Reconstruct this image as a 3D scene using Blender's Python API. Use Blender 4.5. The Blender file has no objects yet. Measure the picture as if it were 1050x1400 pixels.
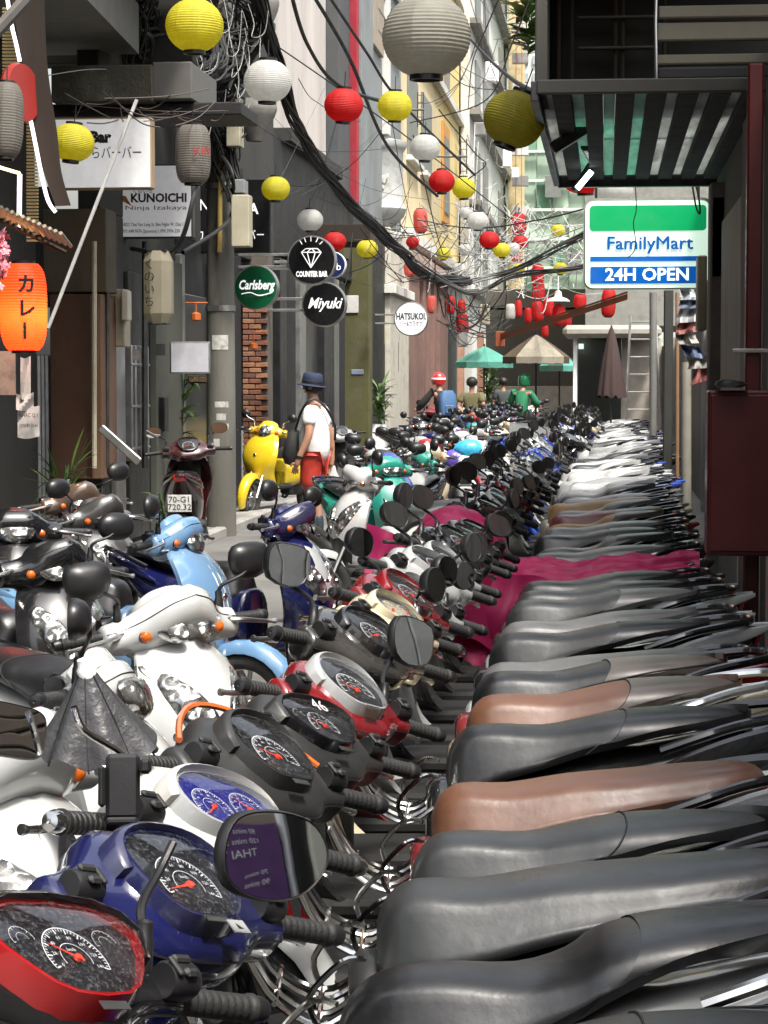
import bpy, math, random
from math import sin, cos, pi, radians as rad
from mathutils import Vector as V, Matrix, Euler
R = random.Random(11)
SC = bpy.context.scene
COL = SC.collection
# ---------------------------------------------------------------- camera, sky, sun, exposure
HOR, VX, FPX, CAMZ = 518.0, 829.0, 3000.0, 1.68
pitch = math.atan((700 - HOR) / FPX)
yaw = math.atan((VX - 525) / FPX * cos(pitch))
cam = bpy.data.cameras.new('camera'); camo = bpy.data.objects.new('camera', cam); COL.objects.link(camo)
cam.sensor_fit = 'VERTICAL'; cam.sensor_height = 36; cam.lens = FPX / 1400 * 36
cam.clip_start = 0.05; cam.clip_end = 600
camo.location = (0, 0, CAMZ); camo.rotation_euler = (pi / 2 - pitch, 0, yaw)
SC.camera = camo
CM = camo.rotation_euler.to_matrix()
def P(px, py, Y):
    d = CM @ V(((px - 525) / FPX, -(py - 700) / FPX, -1)); d *= Y / d.y
    return V((d.x, d.y, d.z + CAMZ))
def S(Y): return FPX / Y
SUN_EL, SUN_AZ = 61, 146        # azimuth clockwise from +Y
w = bpy.data.worlds.new("World"); SC.world = w; w.use_nodes = True
nt = w.node_tree; bg = nt.nodes['Background']
sky = nt.nodes.new('ShaderNodeTexSky'); sky.sky_type = 'NISHITA'; sky.sun_disc = False
sky.sun_elevation = rad(SUN_EL); sky.sun_rotation = rad(SUN_AZ); sky.dust_density = 6; sky.air_density = 1.4; sky.ozone_density = .6
hs_ = nt.nodes.new('ShaderNodeHueSaturation'); hs_.inputs['Saturation'].default_value = .42; nt.links.new(sky.outputs[0], hs_.inputs['Color']); nt.links.new(hs_.outputs[0], bg.inputs[0]); bg.inputs[1].default_value = 0.125
sl = bpy.data.lights.new('sun', 'SUN'); so = bpy.data.objects.new('sun', sl); COL.objects.link(so)
sl.energy = 2.4; sl.angle = rad(7); sl.color = (1, .96, .88)
sd = V((sin(rad(SUN_AZ)) * cos(rad(SUN_EL)), cos(rad(SUN_AZ)) * cos(rad(SUN_EL)), sin(rad(SUN_EL))))
so.rotation_euler = sd.to_track_quat('Z', 'Y').to_euler(); so.location = (0, 0, 30)
SC.view_settings.view_transform = 'Standard'; SC.view_settings.look = 'None'
SC.view_settings.exposure = 1.32; SC.view_settings.gamma = 1
SC.render.engine = 'CYCLES'
SC.cycles.use_denoising = True; SC.cycles.max_bounces = 7; SC.cycles.diffuse_bounces = 4
SC.cycles.transparent_max_bounces = 12; SC.cycles.sample_clamp_indirect = 6; SC.cycles.caustics_reflective = False; SC.cycles.caustics_refractive = False

# ---------------------------------------------------------------- mesh helper
def cr(pts, n, closed=False):
    """Catmull-Rom resample of a list of tuples (any dimension), n samples per span."""
    N = len(pts); out = []
    spans = N if closed else N - 1
    for i in range(spans):
        g = lambda k: pts[k % N] if closed else pts[min(max(k, 0), N - 1)]
        p0, p1, p2, p3 = g(i - 1), g(i), g(i + 1), g(i + 2)
        for j in range(n):
            t = j / n
            out.append(tuple(.5 * (2 * b + (c - a) * t + (2 * a - 5 * b + 4 * c - d) * t * t + (3 * b - a - 3 * c + d) * t ** 3) for a, b, c, d in zip(p0, p1, p2, p3)))
    if not closed: out.append(tuple(pts[-1]))
    return out
class MB:
    def __init__(s): s.v = []; s.f = []; s.mi = []; s.m = 0; s.T = None
    def add(s, vs, fs):
        o = len(s.v)
        if s.T is not None: vs = [s.T @ V(p) for p in vs]
        s.v += [tuple(p) for p in vs]; s.f += [tuple(i + o for i in f) for f in fs]; s.mi += [s.m] * len(fs)
        return s
    def box(s, c, d, b=0, rot=None):
        c = V(c); hx, hy, hz = d[0] / 2, d[1] / 2, d[2] / 2
        Rm = Euler(rot).to_matrix() if rot else None
        vs = []; b = min(b, hx * .9, hy * .9, hz * .9)
        if b <= 0:
            vs = [V((x, y, z)) for x in (-hx, hx) for y in (-hy, hy) for z in (-hz, hz)]
            fs = [(0, 1, 3, 2), (4, 6, 7, 5), (0, 4, 5, 1), (2, 3, 7, 6), (0, 2, 6, 4), (1, 5, 7, 3)]
        else:
            idx = {}
            for sx in (-1, 1):
                for sy in (-1, 1):
                    for sz in (-1, 1):
                        for a in range(3):
                            q = [sx * (hx - b), sy * (hy - b), sz * (hz - b)]
                            q[a] = (sx * hx, sy * hy, sz * hz)[a]
                            idx[(sx, sy, sz, a)] = len(vs); vs.append(V(q))
            fs = []
            for a in range(3):
                u, w_ = (a + 1) % 3, (a + 2) % 3
                for sg in (-1, 1):
                    q = []
                    for (i, j) in ((-1, -1), (1, -1), (1, 1), (-1, 1)):
                        k = [0, 0, 0]; k[a] = sg; k[u] = i; k[w_] = j; q.append(idx[(*k, a)])
                    fs.append(tuple(q if sg > 0 else q[::-1]))
            for a in range(3):
                u, w_ = (a + 1) % 3, (a + 2) % 3
                for i in (-1, 1):
                    for j in (-1, 1):
                        k0 = [0, 0, 0]; k0[a] = -1; k0[u] = i; k0[w_] = j
                        k1 = list(k0); k1[a] = 1
                        q = [idx[(*k0, u)], idx[(*k1, u)], idx[(*k1, w_)], idx[(*k0, w_)]]
                        fs.append(tuple(q if i * j > 0 else q[::-1]))
            for sx in (-1, 1):
                for sy in (-1, 1):
                    for sz in (-1, 1):
                        q = [idx[(sx, sy, sz, a)] for a in range(3)]
                        fs.append(tuple(q if sx * sy * sz > 0 else q[::-1]))
        if Rm: vs = [Rm @ p for p in vs]
        return s.add([p + c for p in vs], fs)
    def loft(s, rings, closed=True, cap=True):
        n = len(rings[0]); vs = [p for r in rings for p in r]; fs = []
        for i in range(len(rings) - 1):
            for j in range(n if closed else n - 1):
                a = i * n + j; b_ = i * n + (j + 1) % n
                fs.append((a, b_, b_ + n, a + n))
        if cap and closed:
            for k in ((0, 1) if cap is True else (cap - 1,)):
                base = 0 if k == 0 else (len(rings) - 1) * n
                cpt = V((0, 0, 0))
                for p in rings[0 if k == 0 else -1]: cpt += V(p)
                vs.append(tuple(cpt / n)); ci = len(vs) - 1
                for j in range(n):
                    a, b_ = base + j, base + (j + 1) % n
                    fs.append((b_, a, ci) if k == 0 else (a, b_, ci))
        return s.add(vs, fs)
    def tube(s, pts, r, n=8, closed=False, cap=True):
        pts = [V(p) for p in pts]; N = len(pts)
        rs = r if isinstance(r, (list, tuple)) else [r] * N
        rings = []; up = None
        for i, p in enumerate(pts):
            if closed: t = pts[(i + 1) % N] - pts[i - 1]
            else: t = pts[min(i + 1, N - 1)] - pts[max(i - 1, 0)]
            if t.length < 1e-9: t = V((0, 0, 1))
            t.normalize()
            if up is None:
                up = t.cross(V((0, 0, 1)))
                if up.length < .05: up = t.cross(V((1, 0, 0)))
            up = (up - t * up.dot(t)); up.normalize(); b_ = t.cross(up)
            rings.append([tuple(p + (up * cos(2 * pi * k / n) + b_ * sin(2 * pi * k / n)) * rs[i]) for k in range(n)])
        if closed: rings.append(rings[0])
        return s.loft(rings, True, cap and not closed)
    def lathe(s, prof, n=20, o=(0, 0, 0), ax=(0, 0, 1), cap=False):
        ax = V(ax).normalized(); q = V((0, 0, 1)).rotation_difference(ax); o = V(o)
        rings = [[tuple(o + q @ V((r * cos(2 * pi * k / n), r * sin(2 * pi * k / n), z))) for k in range(n)] for r, z in prof]
        return s.loft(rings, True, cap)
    def prism(s, poly, h, T=None, inset=0):
        """poly 2D (u,v) ccw -> extruded 0..h along n, optional chamfer"""
        T = T or Matrix(); n = len(poly); cx = sum(p[0] for p in poly) / n; cy = sum(p[1] for p in poly) / n
        ins = [(cx + (x - cx) * (1 - inset), cy + (y - cy) * (1 - inset)) for x, y in poly]
        lv = [[(x, y, 0) for x, y in poly]]
        if inset: lv += [[(x, y, h * .6) for x, y in poly], [(x, y, h) for x, y in ins]]
        else: lv += [[(x, y, h) for x, y in poly]]
        vs = [T @ V(p) for l in lv for p in l]; fs = []
        for k in range(len(lv) - 1):
            for j in range(n): fs.append((k * n + j, k * n + (j + 1) % n, (k + 1) * n + (j + 1) % n, (k + 1) * n + j))
        fs.append(tuple(range(n))[::-1]); fs.append(tuple((len(lv) - 1) * n + j for j in range(n)))
        return s.add(vs, fs)
    def grid(s, fn, nu, nv):
        vs = [fn(i / nu, j / nv) for i in range(nu + 1) for j in range(nv + 1)]
        fs = [(i * (nv + 1) + j, (i + 1) * (nv + 1) + j, (i + 1) * (nv + 1) + j + 1, i * (nv + 1) + j + 1) for i in range(nu) for j in range(nv)]
        return s.add(vs, fs)
    def mesh(s, name='m', sharp=38, smooth=True):
        me = bpy.data.meshes.new(name); me.from_pydata(s.v, [], s.f)
        me.polygons.foreach_set('material_index', s.mi)
        if smooth:
            me.shade_smooth()
            if sharp < 180: me.set_sharp_from_angle(angle=rad(sharp))
        me.update(); return me
def root(name, label, cat, loc=(0, 0, 0), rz=0, group=None):
    o = bpy.data.objects.new(name, None); COL.objects.link(o); o.empty_display_size = .1
    o.location = loc; o.rotation_euler = (0, 0, rz); o['label'] = label; o['category'] = cat
    if group: o['group'] = group
    return o
def obj(name, m, mats, parent=None, T=None, sharp=38, label=None, kind=None, smooth=True):
    me = m.mesh(name, sharp, smooth) if isinstance(m, MB) else m
    o = bpy.data.objects.new(name, me); COL.objects.link(o)
    if not isinstance(mats, (list, tuple)): mats = [mats]
    while len(me.materials) < len(mats): me.materials.append(None)
    for i, mt in enumerate(mats):
        o.material_slots[i].link = 'OBJECT'; o.material_slots[i].material = mt
    if parent is not None: o.parent = parent
    if T is not None: o.matrix_basis = T
    if label: o['label'] = label
    if kind: o['kind'] = kind
    return o
def tag(o, label, cat, group=None, kind=None):
    o['label'] = label; o['category'] = cat
    if group: o['group'] = group
    if kind: o['kind'] = kind
    return o
def struct(name, m, mats, **k): return obj(name, m, mats, kind='structure', **k)
def se(n, a, b, e=2.0, ph=0):
    """superellipse ring"""
    out = []
    for k in range(n):
        t = 2 * pi * k / n + ph; c, s_ = cos(t), sin(t)
        out.append((a * math.copysign(abs(c) ** (2 / e), c), b * math.copysign(abs(s_) ** (2 / e), s_)))
    return out
def frame(o, u, v):
    """matrix with x=u,y=v,z=uxv at o"""
    u = V(u).normalized(); v = V(v).normalized(); n = u.cross(v).normalized(); v = n.cross(u)
    return Matrix(((u.x, v.x, n.x, o[0]), (u.y, v.y, n.y, o[1]), (u.z, v.z, n.z, o[2]), (0, 0, 0, 1)))
def textobj(name, s, size, mat, parent, T, extrude=.001, align='CENTER', bold=0, sx=1, spacing=1, shear=0):
    c = bpy.data.curves.new(name, 'FONT'); c.body = s; c.size = size; c.align_x = align; c.align_y = 'CENTER'
    c.extrude = extrude; c.offset = bold; c.space_character = spacing; c.resolution_u = 2; c.shear = shear
    t = bpy.data.objects.new('t', c); COL.objects.link(t)
    me = bpy.data.meshes.new_from_object(t.evaluated_get(bpy.context.evaluated_depsgraph_get()))
    bpy.data.objects.remove(t); bpy.data.curves.remove(c)
    if sx != 1:
        for v_ in me.vertices: v_.co.x *= sx
    me.materials.clear()
    return obj(name, me, mat, parent, T, sharp=38)

# ---------------------------------------------------------------- materials
MC = {}
def mat(name, col, rough=.5, metal=0, var=.12, scale=6, bump=0, bscale=60, coat=0, emis=None, es=0, spec=.5, dirt=0, dirtcol=(.09, .08, .065), trans=0, alpha=1, rvar=.08, stretch=None, sheen=0, sss=0):
    if name in MC: return MC[name]
    m = bpy.data.materials.new(name); MC[name] = m; m.use_nodes = True; t = m.node_tree; b = t.nodes['Principled BSDF']; L = t.links.new
    b.inputs['Roughness'].default_value = rough; b.inputs['Metallic'].default_value = metal; b.inputs['Base Color'].default_value = (*col, 1)
    b.inputs['Specular IOR Level'].default_value = spec
    if coat: b.inputs['Coat Weight'].default_value = coat; b.inputs['Coat Roughness'].default_value = .06
    if trans: b.inputs['Transmission Weight'].default_value = trans
    if alpha < 1: b.inputs['Alpha'].default_value = alpha
    if emis: b.inputs['Emission Color'].default_value = (*emis, 1); b.inputs['Emission Strength'].default_value = es
    tc = t.nodes.new('ShaderNodeTexCoord'); src = tc.outputs['Object']
    if stretch:
        mp = t.nodes.new('ShaderNodeMapping'); mp.inputs['Scale'].default_value = stretch; L(src, mp.inputs[0]); src = mp.outputs[0]
    oi = t.nodes.new('ShaderNodeObjectInfo'); ad = t.nodes.new('ShaderNodeVectorMath'); ad.operation = 'ADD'
    sc_ = t.nodes.new('ShaderNodeMath'); sc_.operation = 'MULTIPLY'; sc_.inputs[1].default_value = 37; L(oi.outputs['Random'], sc_.inputs[0])
    L(src, ad.inputs[0]); L(sc_.outputs[0], ad.inputs[1]); src = ad.outputs[0]
    if var or rvar:
        n = t.nodes.new('ShaderNodeTexNoise'); n.inputs['Scale'].default_value = scale; n.inputs['Detail'].default_value = 5; n.inputs['Roughness'].default_value = .62
        L(src, n.inputs['Vector'])
        if var:
            mr = t.nodes.new('ShaderNodeMapRange'); mr.inputs[1].default_value = .3; mr.inputs[2].default_value = .7; mr.inputs[3].default_value = 1 - var; mr.inputs[4].default_value = 1 + var; L(n.outputs[0], mr.inputs[0])
            mx = t.nodes.new('ShaderNodeVectorMath'); mx.operation = 'SCALE'; mx.inputs[0].default_value = col; L(mr.outputs[0], mx.inputs['Scale']); cout = mx.outputs[0]
            if dirt:
                n2 = t.nodes.new('ShaderNodeTexNoise'); n2.inputs['Scale'].default_value = scale * .45; n2.inputs['Detail'].default_value = 8; n2.inputs['Roughness'].default_value = .7; L(src, n2.inputs['Vector'])
                m2 = t.nodes.new('ShaderNodeMapRange'); m2.inputs[1].default_value = .5; m2.inputs[2].default_value = .68; m2.inputs[3].default_value = 0; m2.inputs[4].default_value = dirt; L(n2.outputs[0], m2.inputs[0])
                mm = t.nodes.new('ShaderNodeMix'); mm.data_type = 'RGBA'; L(m2.outputs[0], mm.inputs[0]); L(cout, mm.inputs[6]); mm.inputs[7].default_value = (*dirtcol, 1); cout = mm.outputs[2]
            L(cout, b.inputs['Base Color'])
        if rvar:
            mr = t.nodes.new('ShaderNodeMapRange'); mr.inputs[1].default_value = .3; mr.inputs[2].default_value = .7; mr.inputs[3].default_value = max(.01, rough - rvar); mr.inputs[4].default_value = min(1, rough + rvar); L(n.outputs[0], mr.inputs[0]); L(mr.outputs[0], b.inputs['Roughness'])
    if bump:
        n = t.nodes.new('ShaderNodeTexNoise'); n.inputs['Scale'].default_value = bscale; n.inputs['Detail'].default_value = 4; L(src, n.inputs['Vector'])
        bp = t.nodes.new('ShaderNodeBump'); bp.inputs['Strength'].default_value = bump; bp.inputs['Distance'].default_value = .01 if bscale > 30 or not name.startswith('vinyl') else .006; L(n.outputs[0], bp.inputs['Height']); L(bp.outputs[0], b.inputs['Normal'])
    return m
def paint(name, col, rough=.22): return mat('paint_' + name, col, rough, 0, .05, 3, 0, 60, 1.0, dirt=.25, dirtcol=(.16, .15, .13), rvar=.07)
def vinyl(name, col, rough=.36): return mat('vinyl_' + name, col, rough, 0, .2, 7, .2, 24, 0, spec=.75, dirt=.3, dirtcol=tuple(min(1, c * 1.5 + .02) for c in col), rvar=.1)
BLK = mat('black_plastic', (.012, .012, .013), .38, bump=.05, bscale=300)
BLKG = mat('gloss_black', (.008, .008, .009), .14, coat=.8, rvar=.05)
FLR = mat('floor_black', (.006, .006, .006), .8)
RUB = mat('black_rubber', (.014, .014, .014), .62, bump=.15, bscale=200)
TYRE = mat('tyre_rubber', (.02, .02, .02), .8, bump=.3, bscale=90, dirt=.5)
CHR = mat('chrome', (.72, .72, .70), .14, 1, .08, rvar=.08, dirt=.2)
STEEL = mat('brushed_steel', (.5, .5, .48), .32, 1, .15, dirt=.3)
DST = mat('dark_steel', (.09, .09, .09), .45, .8, .2, dirt=.3)
MIR = mat('mirror_glass', (.93, .94, .94), .02, 1, 0, rvar=.015)
REDL = mat('red_lens', (.45, .01, .01), .12, coat=1)
ORL = mat('orange_lens', (.48, .10, .01), .15, coat=1)
WHT = mat('white_print', (.8, .8, .8), .5)
NEE = mat('needle_red', (.85, .05, .02), .4)
FACE = mat('gauge_black', (.012, .012, .015), .35)
FACEB = mat('gauge_blue', (.01, .012, .16), .35)
def mk_lens():
    m = bpy.data.materials.new('headlamp_lens'); m.use_nodes = True; t = m.node_tree; b = t.nodes['Principled BSDF']
    b.inputs['Base Color'].default_value = (.55, .55, .55, 1); b.inputs['Metallic'].default_value = .85; b.inputs['Roughness'].default_value = .12
    b.inputs['Coat Weight'].default_value = 1; b.inputs['Coat Roughness'].default_value = .05
    tc = t.nodes.new('ShaderNodeTexCoord'); v = t.nodes.new('ShaderNodeTexVoronoi'); v.inputs['Scale'].default_value = 28; v.feature = 'SMOOTH_F1'
    bp = t.nodes.new('ShaderNodeBump'); bp.inputs['Strength'].default_value = .9; bp.inputs['Distance'].default_value = .03
    t.links.new(tc.outputs['Object'], v.inputs['Vector']); t.links.new(v.outputs[0], bp.inputs['Height']); t.links.new(bp.outputs[0], b.inputs['Normal'])
    cr_ = t.nodes.new('ShaderNodeValToRGB'); cr_.color_ramp.elements[0].position = .1; cr_.color_ramp.elements[0].color = (.75, .75, .72, 1); cr_.color_ramp.elements[1].position = .6; cr_.color_ramp.elements[1].color = (.12, .12, .12, 1)
    t.links.new(v.outputs[0], cr_.inputs[0]); t.links.new(cr_.outputs[0], b.inputs['Base Color'])
    return m
LENS = mk_lens()
def mk_glass(name, tint=(1, 1, 1), mixv=.12, scr=.4, rg_=.05):
    m = bpy.data.materials.new(name); m.use_nodes = True; t = m.node_tree; t.nodes.remove(t.nodes['Principled BSDF'])
    out = t.nodes['Material Output']; tr = t.nodes.new('ShaderNodeBsdfTransparent'); tr.inputs[0].default_value = (*tint, 1)
    gl = t.nodes.new('ShaderNodeBsdfGlossy'); gl.inputs['Roughness'].default_value = rg_
    fr = t.nodes.new('ShaderNodeFresnel'); fr.inputs[0].default_value = 1.45
    tc = t.nodes.new('ShaderNodeTexCoord'); n = t.nodes.new('ShaderNodeTexNoise'); n.inputs['Scale'].default_value = 160; n.inputs['Detail'].default_value = 8; n.inputs['Roughness'].default_value = .85
    t.links.new(tc.outputs['Object'], n.inputs['Vector'])
    mr = t.nodes.new('ShaderNodeMapRange'); mr.inputs[1].default_value = .5; mr.inputs[2].default_value = .75; mr.inputs[3].default_value = 0; mr.inputs[4].default_value = scr; t.links.new(n.outputs[0], mr.inputs[0])
    ad = t.nodes.new('ShaderNodeMath'); ad.operation = 'ADD'; ad.inputs[1].default_value = mixv; t.links.new(fr.outputs[0], ad.inputs[0])
    mx = t.nodes.new('ShaderNodeMixShader'); t.links.new(ad.outputs[0], mx.inputs[0]); t.links.new(tr.outputs[0], mx.inputs[1]); t.links.new(gl.outputs[0], mx.inputs[2])
    df = t.nodes.new('ShaderNodeBsdfDiffuse'); df.inputs[0].default_value = (.6, .6, .6, 1)
    m2 = t.nodes.new('ShaderNodeMixShader'); t.links.new(mr.outputs[0], m2.inputs[0]); t.links.new(mx.outputs[0], m2.inputs[1]); t.links.new(df.outputs[0], m2.inputs[2])
    t.links.new(m2.outputs[0], out.inputs[0]); return m
GGLASS = mk_glass('gauge_glass', (.9, .92, .95), .05, .22)
WGLASS = mk_glass('shop_glass', (.26, .31, .31), .0, .05, .28)
# ---------------------------------------------------------------- scooters
CACHE = {}
def cached(key, fn):
    if key not in CACHE: CACHE[key] = fn()
    return CACHE[key]
TA = rad(41)
GV = V((cos(TA), 0, sin(TA))); GN = V((-sin(TA), 0, cos(TA)))
BC = V((.21, 0, .965))
def steer(t):
    ax = V((-sin(rad(24)), 0, cos(rad(24)))); pv = V((.21, 0, .95))
    return Matrix.Translation(pv) @ Matrix.Rotation(t, 4, ax) @ Matrix.Translation(-pv)
def poly_of(st):
    if st == 'fan': return cr([(-.048, -.062), (0, -.072), (.048, -.062), (.078, -.012), (.078, .036), (.035, .062), (-.035, .062), (-.078, .036), (-.078, -.012)], 4, True)
    if st == 'oval': return se(32, .098, .056, 2.3)
    if st == 'arch': return cr([(-.045, -.066), (0, -.07), (.045, -.066), (.078, -.03), (.085, .02), (.058, .062), (0, .078), (-.058, .062), (-.085, .02), (-.078, -.03)], 4, True)
    if st == 'hex': return cr([(-.105, .022), (-.075, -.03), (-.035, -.058), (.035, -.058), (.075, -.03), (.105, .022), (.055, .052), (-.055, .052)], 2, True)
    if st == 'round': return se(28, .058, .058)
    # mirror heads
    if st == 'tear': return cr([(-.075, .0), (-.06, -.035), (-.01, -.048), (.045, -.04), (.078, -.012), (.08, .016), (.05, .042), (-.01, .048), (-.06, .036)], 4, True)
    if st == 'mhex': return cr([(-.07, .01), (-.055, -.034), (-.012, -.052), (.05, -.04), (.066, .002), (.058, .042), (.0, .052), (-.055, .045)], 2, True)
    if st == 'mround': return se(28, .052, .052)
    if st == 'moval': return se(28, .068, .046, 2.3)
    if st == 'mrect': return se(28, .085, .04, 4.5)
def section(p, bb=False):
    """seat cross-section: wt, wb, zt, zb"""
    x, zt, wt, wb, zb = p
    h = [(0, zt), (.5 * wt, zt - .003), (.86 * wt, zt - .014), (wt, zt - .034), (wt + (wb - wt) * .55, zt - .034 - (zt - .034 - zb) * .45), (wb, zb + .018), (wb - .006, zb)]
    full = [(-a, b) for a, b in h[:0:-1]] + h
    return [(x, -a, b) for a, b in cr(full, 2)]
SEATS = {
 'std': [(0, 0.669, 0.041, 0.070, 0.611), (-0.012, 0.719, 0.064, 0.098, 0.596), (-0.05, 0.762, 0.081, 0.126, 0.596), (-0.12, 0.772, 0.090, 0.126, 0.643), (-0.24, 0.769, 0.103, 0.134, 0.683), (-0.34, 0.787, 0.118, 0.138, 0.718), (-0.42, 0.803, 0.131, 0.140, 0.738), (-0.52, 0.812, 0.129, 0.134, 0.765), (-0.62, 0.815, 0.115, 0.119, 0.782), (-0.7, 0.811, 0.092, 0.096, 0.795), (-0.735, 0.801, 0.064, 0.071, 0.800), (-0.75, 0.779, 0.028, 0.033, 0.805)],
 'flat': [(0, 0.694, 0.046, 0.079, 0.626), (-0.02, 0.739, 0.074, 0.112, 0.616), (-0.07, 0.766, 0.097, 0.140, 0.626), (-0.18, 0.766, 0.112, 0.153, 0.656), (-0.32, 0.787, 0.121, 0.156, 0.695), (-0.45, 0.798, 0.127, 0.153, 0.720), (-0.58, 0.811, 0.121, 0.144, 0.743), (-0.7, 0.819, 0.106, 0.126, 0.758), (-0.755, 0.811, 0.078, 0.093, 0.768), (-0.775, 0.789, 0.037, 0.047, 0.773)],
 'sport': [(0.02, 0.654, 0.032, 0.056, 0.611), (0, 0.704, 0.051, 0.084, 0.586), (-0.05, 0.744, 0.069, 0.116, 0.581), (-0.14, 0.756, 0.085, 0.124, 0.628), (-0.26, 0.752, 0.101, 0.134, 0.668), (-0.34, 0.772, 0.115, 0.136, 0.708), (-0.39, 0.804, 0.124, 0.134, 0.737), (-0.48, 0.826, 0.124, 0.126, 0.778), (-0.58, 0.834, 0.110, 0.113, 0.805), (-0.68, 0.839, 0.083, 0.088, 0.821), (-0.74, 0.829, 0.046, 0.050, 0.831), (-0.755, 0.814, 0.018, 0.025, 0.831)],
}
def m_seat(st, hs=0):
    m = MB(); pr = cr(SEATS[st], 3)
    if hs == 2: pr = SEATS[st]
    m.loft([section(p) for p in pr], closed=False)
    ends = [section(pr[0]), section(pr[-1])]
    for e, fl in ((ends[0], 0), (ends[1], 1)):
        c = tuple(sum(q[i] for q in e) / len(e) for i in range(3)); n = len(e)
        m.add(e + [c], [((j, j + 1, n) if fl else (j + 1, j, n)) for j in range(n - 1)])
    return m.mesh('seat', 60)
def seat_at(st, x):
    pr = cr(SEATS[st], 8)
    for a, b in zip(pr, pr[1:]):
        if b[0] <= x <= a[0]: t = (a[0] - x) / (a[0] - b[0] + 1e-9); return tuple(p + (q - p) * t for p, q in zip(a, b))
    return pr[-1] if x < 0 else pr[0]
NSEC = len(section(SEATS['std'][3]))
def seam_x(i, x0, bow=.045):
    u = abs(i - (NSEC - 1) / 2) / ((NSEC - 1) / 2); return x0 - bow * (1 - u * u) + bow * u * u * 1.3
def m_seat_cover(st, x0=-.40):
    """rear passenger pad laid a hair proud of the seat, its front edge following the seam"""
    m = MB(); xe = SEATS[st][-1][0]; n = 16; rings = []
    for k in range(n + 1):
        t = (k / n) ** .8; ring = []
        for i in range(NSEC):
            xs = seam_x(i, x0); x = xs + (xe - xs) * t; p = seat_at(st, x); p = (p[0], p[1] + .0025, p[2] + .0025, p[3] + .0025, p[4]); ring.append(section(p)[i])
        rings.append(ring)
    m.loft(rings, closed=False); return m.mesh('seat_pad', 60)
def m_seam(st, x0=-.40):
    m = MB(); pts = []
    for i in range(NSEC):
        p = seat_at(st, seam_x(i, x0)); pp = section(p)[i]; pts.append((pp[0], pp[1] * 1.006, pp[2] + .0012))
    m.tube(pts, .0024, 5)
    return m.mesh('seam')
def m_piping(st):
    m = MB(); pr = [p for p in cr(SEATS[st], 4) if p[0] < -.18]
    a = [(p[0], p[2] * .5 + p[3] * .5 + .004, p[1] - (p[1] - p[4]) * .62 + .006) for p in pr]
    m.tube(a + [(x, -y, z) for x, y, z in a[::-1]], .0028, 5); return m.mesh('piping')
def m_body(fat=1.0):
    m = MB(); st = [(.05, .47, .15, .09), (.03, .48, .165, .115), (-.02, .48, .165, .125), (-.14, .50, .175, .145), (-.32, .545, .165, .158), (-.48, .60, .125, .168), (-.62, .655, .10, .145), (-.74, .71, .07, .11), (-.84, .752, .045, .075), (-.91, .775, .022, .04), (-.935, .785, .006, .012)]
    rings = []
    for x, zc, hz, w_ in cr(st, 2): rings.append([(x, a, zc + b) for a, b in se(20, w_ * fat, hz, 2.7, .15)])
    m.loft(rings); return m.mesh('body', 60)
def m_tail():
    m = MB()
    for s_ in (-1, 1):
        pts = cr([(-.46, .166 * s_, .665, .008), (-.58, .152 * s_, .705, .022), (-.72, .120 * s_, .745, .028), (-.86, .075 * s_, .775, .022), (-.96, .035 * s_, .80, .008)], 3)
        m.loft([[(x, y + a, z + b) for a, b in se(8, r * .7, r, 2.2)] for x, y, z, r in pts])
    return m.mesh('tail_fairing')
def m_grab():
    m = MB(); h = [(-.52, .160, .735), (-.60, .166, .765), (-.70, .150, .795), (-.82, .115, .815), (-.88, .05, .82)]
    pts = cr(h + [(x, -y, z) for x, y, z in h[::-1]], 3); m.tube(pts, .0125, 8); return m.mesh('grab_rail')
def m_shield(st='std'):
    k = {'std': 1, 'classic': 1.22, 'slim': .8}[st]; m = MB()
    prof = [(.915, .40, .085), (.86, .455, .15), (.78, .51, .185), (.68, .545, .195), (.58, .555, .18), (.48, .535, .15), (.38, .50, .145), (.31, .43, .14)]
    rings = []
    for z, xf, w_ in cr(prof, 3):
        xf -= .07; w_ *= k; o = []; dep = .11 if st != 'classic' else .07
        N = 14
        for i in range(N + 1):
            u = -1 + 2 * i / N; o.append((xf - dep * abs(u) ** 1.7 - .02 * (abs(u) > .9), w_ * u, z + .02 * abs(u)))
        for i in range(N + 1):
            u = 1 - 2 * i / N; o.append((xf - .05 - dep * .9 * abs(u) ** 1.7, w_ * .96 * u, z + .02 * abs(u)))
        rings.append(o)
    m.loft(rings); return m.mesh('leg_shield', 45)
def m_panel():   # inner tunnel and floor
    m = MB(); m.box((.16, 0, .335), (.40, .30, .05), .015)
    m.loft([[(.33 - a * .5, b, z) for a, b in se(12, .05, .10, 3)] for t, z in ((0, .34), (1, .6), (2, .86))])
    m.box((.02, 0, .42), (.06, .22, .2), .02); m.tube([(.21, 0, .95), (.28, 0, .82)], .035, 10)
    return m.mesh('floorboard')
def m_tyre():
    m = MB(); pr = [(.148, -.03), (.165, -.045), (.19, -.05), (.212, -.04), (.224, -.02), (.228, 0), (.224, .02), (.212, .04), (.19, .05), (.165, .045), (.148, .03)]
    m.lathe(pr, 32, (0, 0, 0), (0, 1, 0)); return m.mesh('tyre', 60)
def m_rim():
    m = MB(); m.lathe([(.15, -.03), (.152, -.005), (.14, 0), (.152, .005), (.15, .03)], 28, (0, 0, 0), (0, 1, 0)); m.lathe([(0, -.04), (.03, -.04), (.035, 0), (.03, .04), (0, .04)], 14, (0, 0, 0), (0, 1, 0))
    for k in range(5):
        a = k * 2 * pi / 5; m.tube([(.03 * cos(a), 0, .03 * sin(a)), (.145 * cos(a + .15), 0, .145 * sin(a + .15))], .011, 6)
    m.lathe([(.045, .034), (.085, .036), (.087, .032)], 24, (0, 0, 0), (0, 1, 0))
    return m.mesh('rim')
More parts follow.
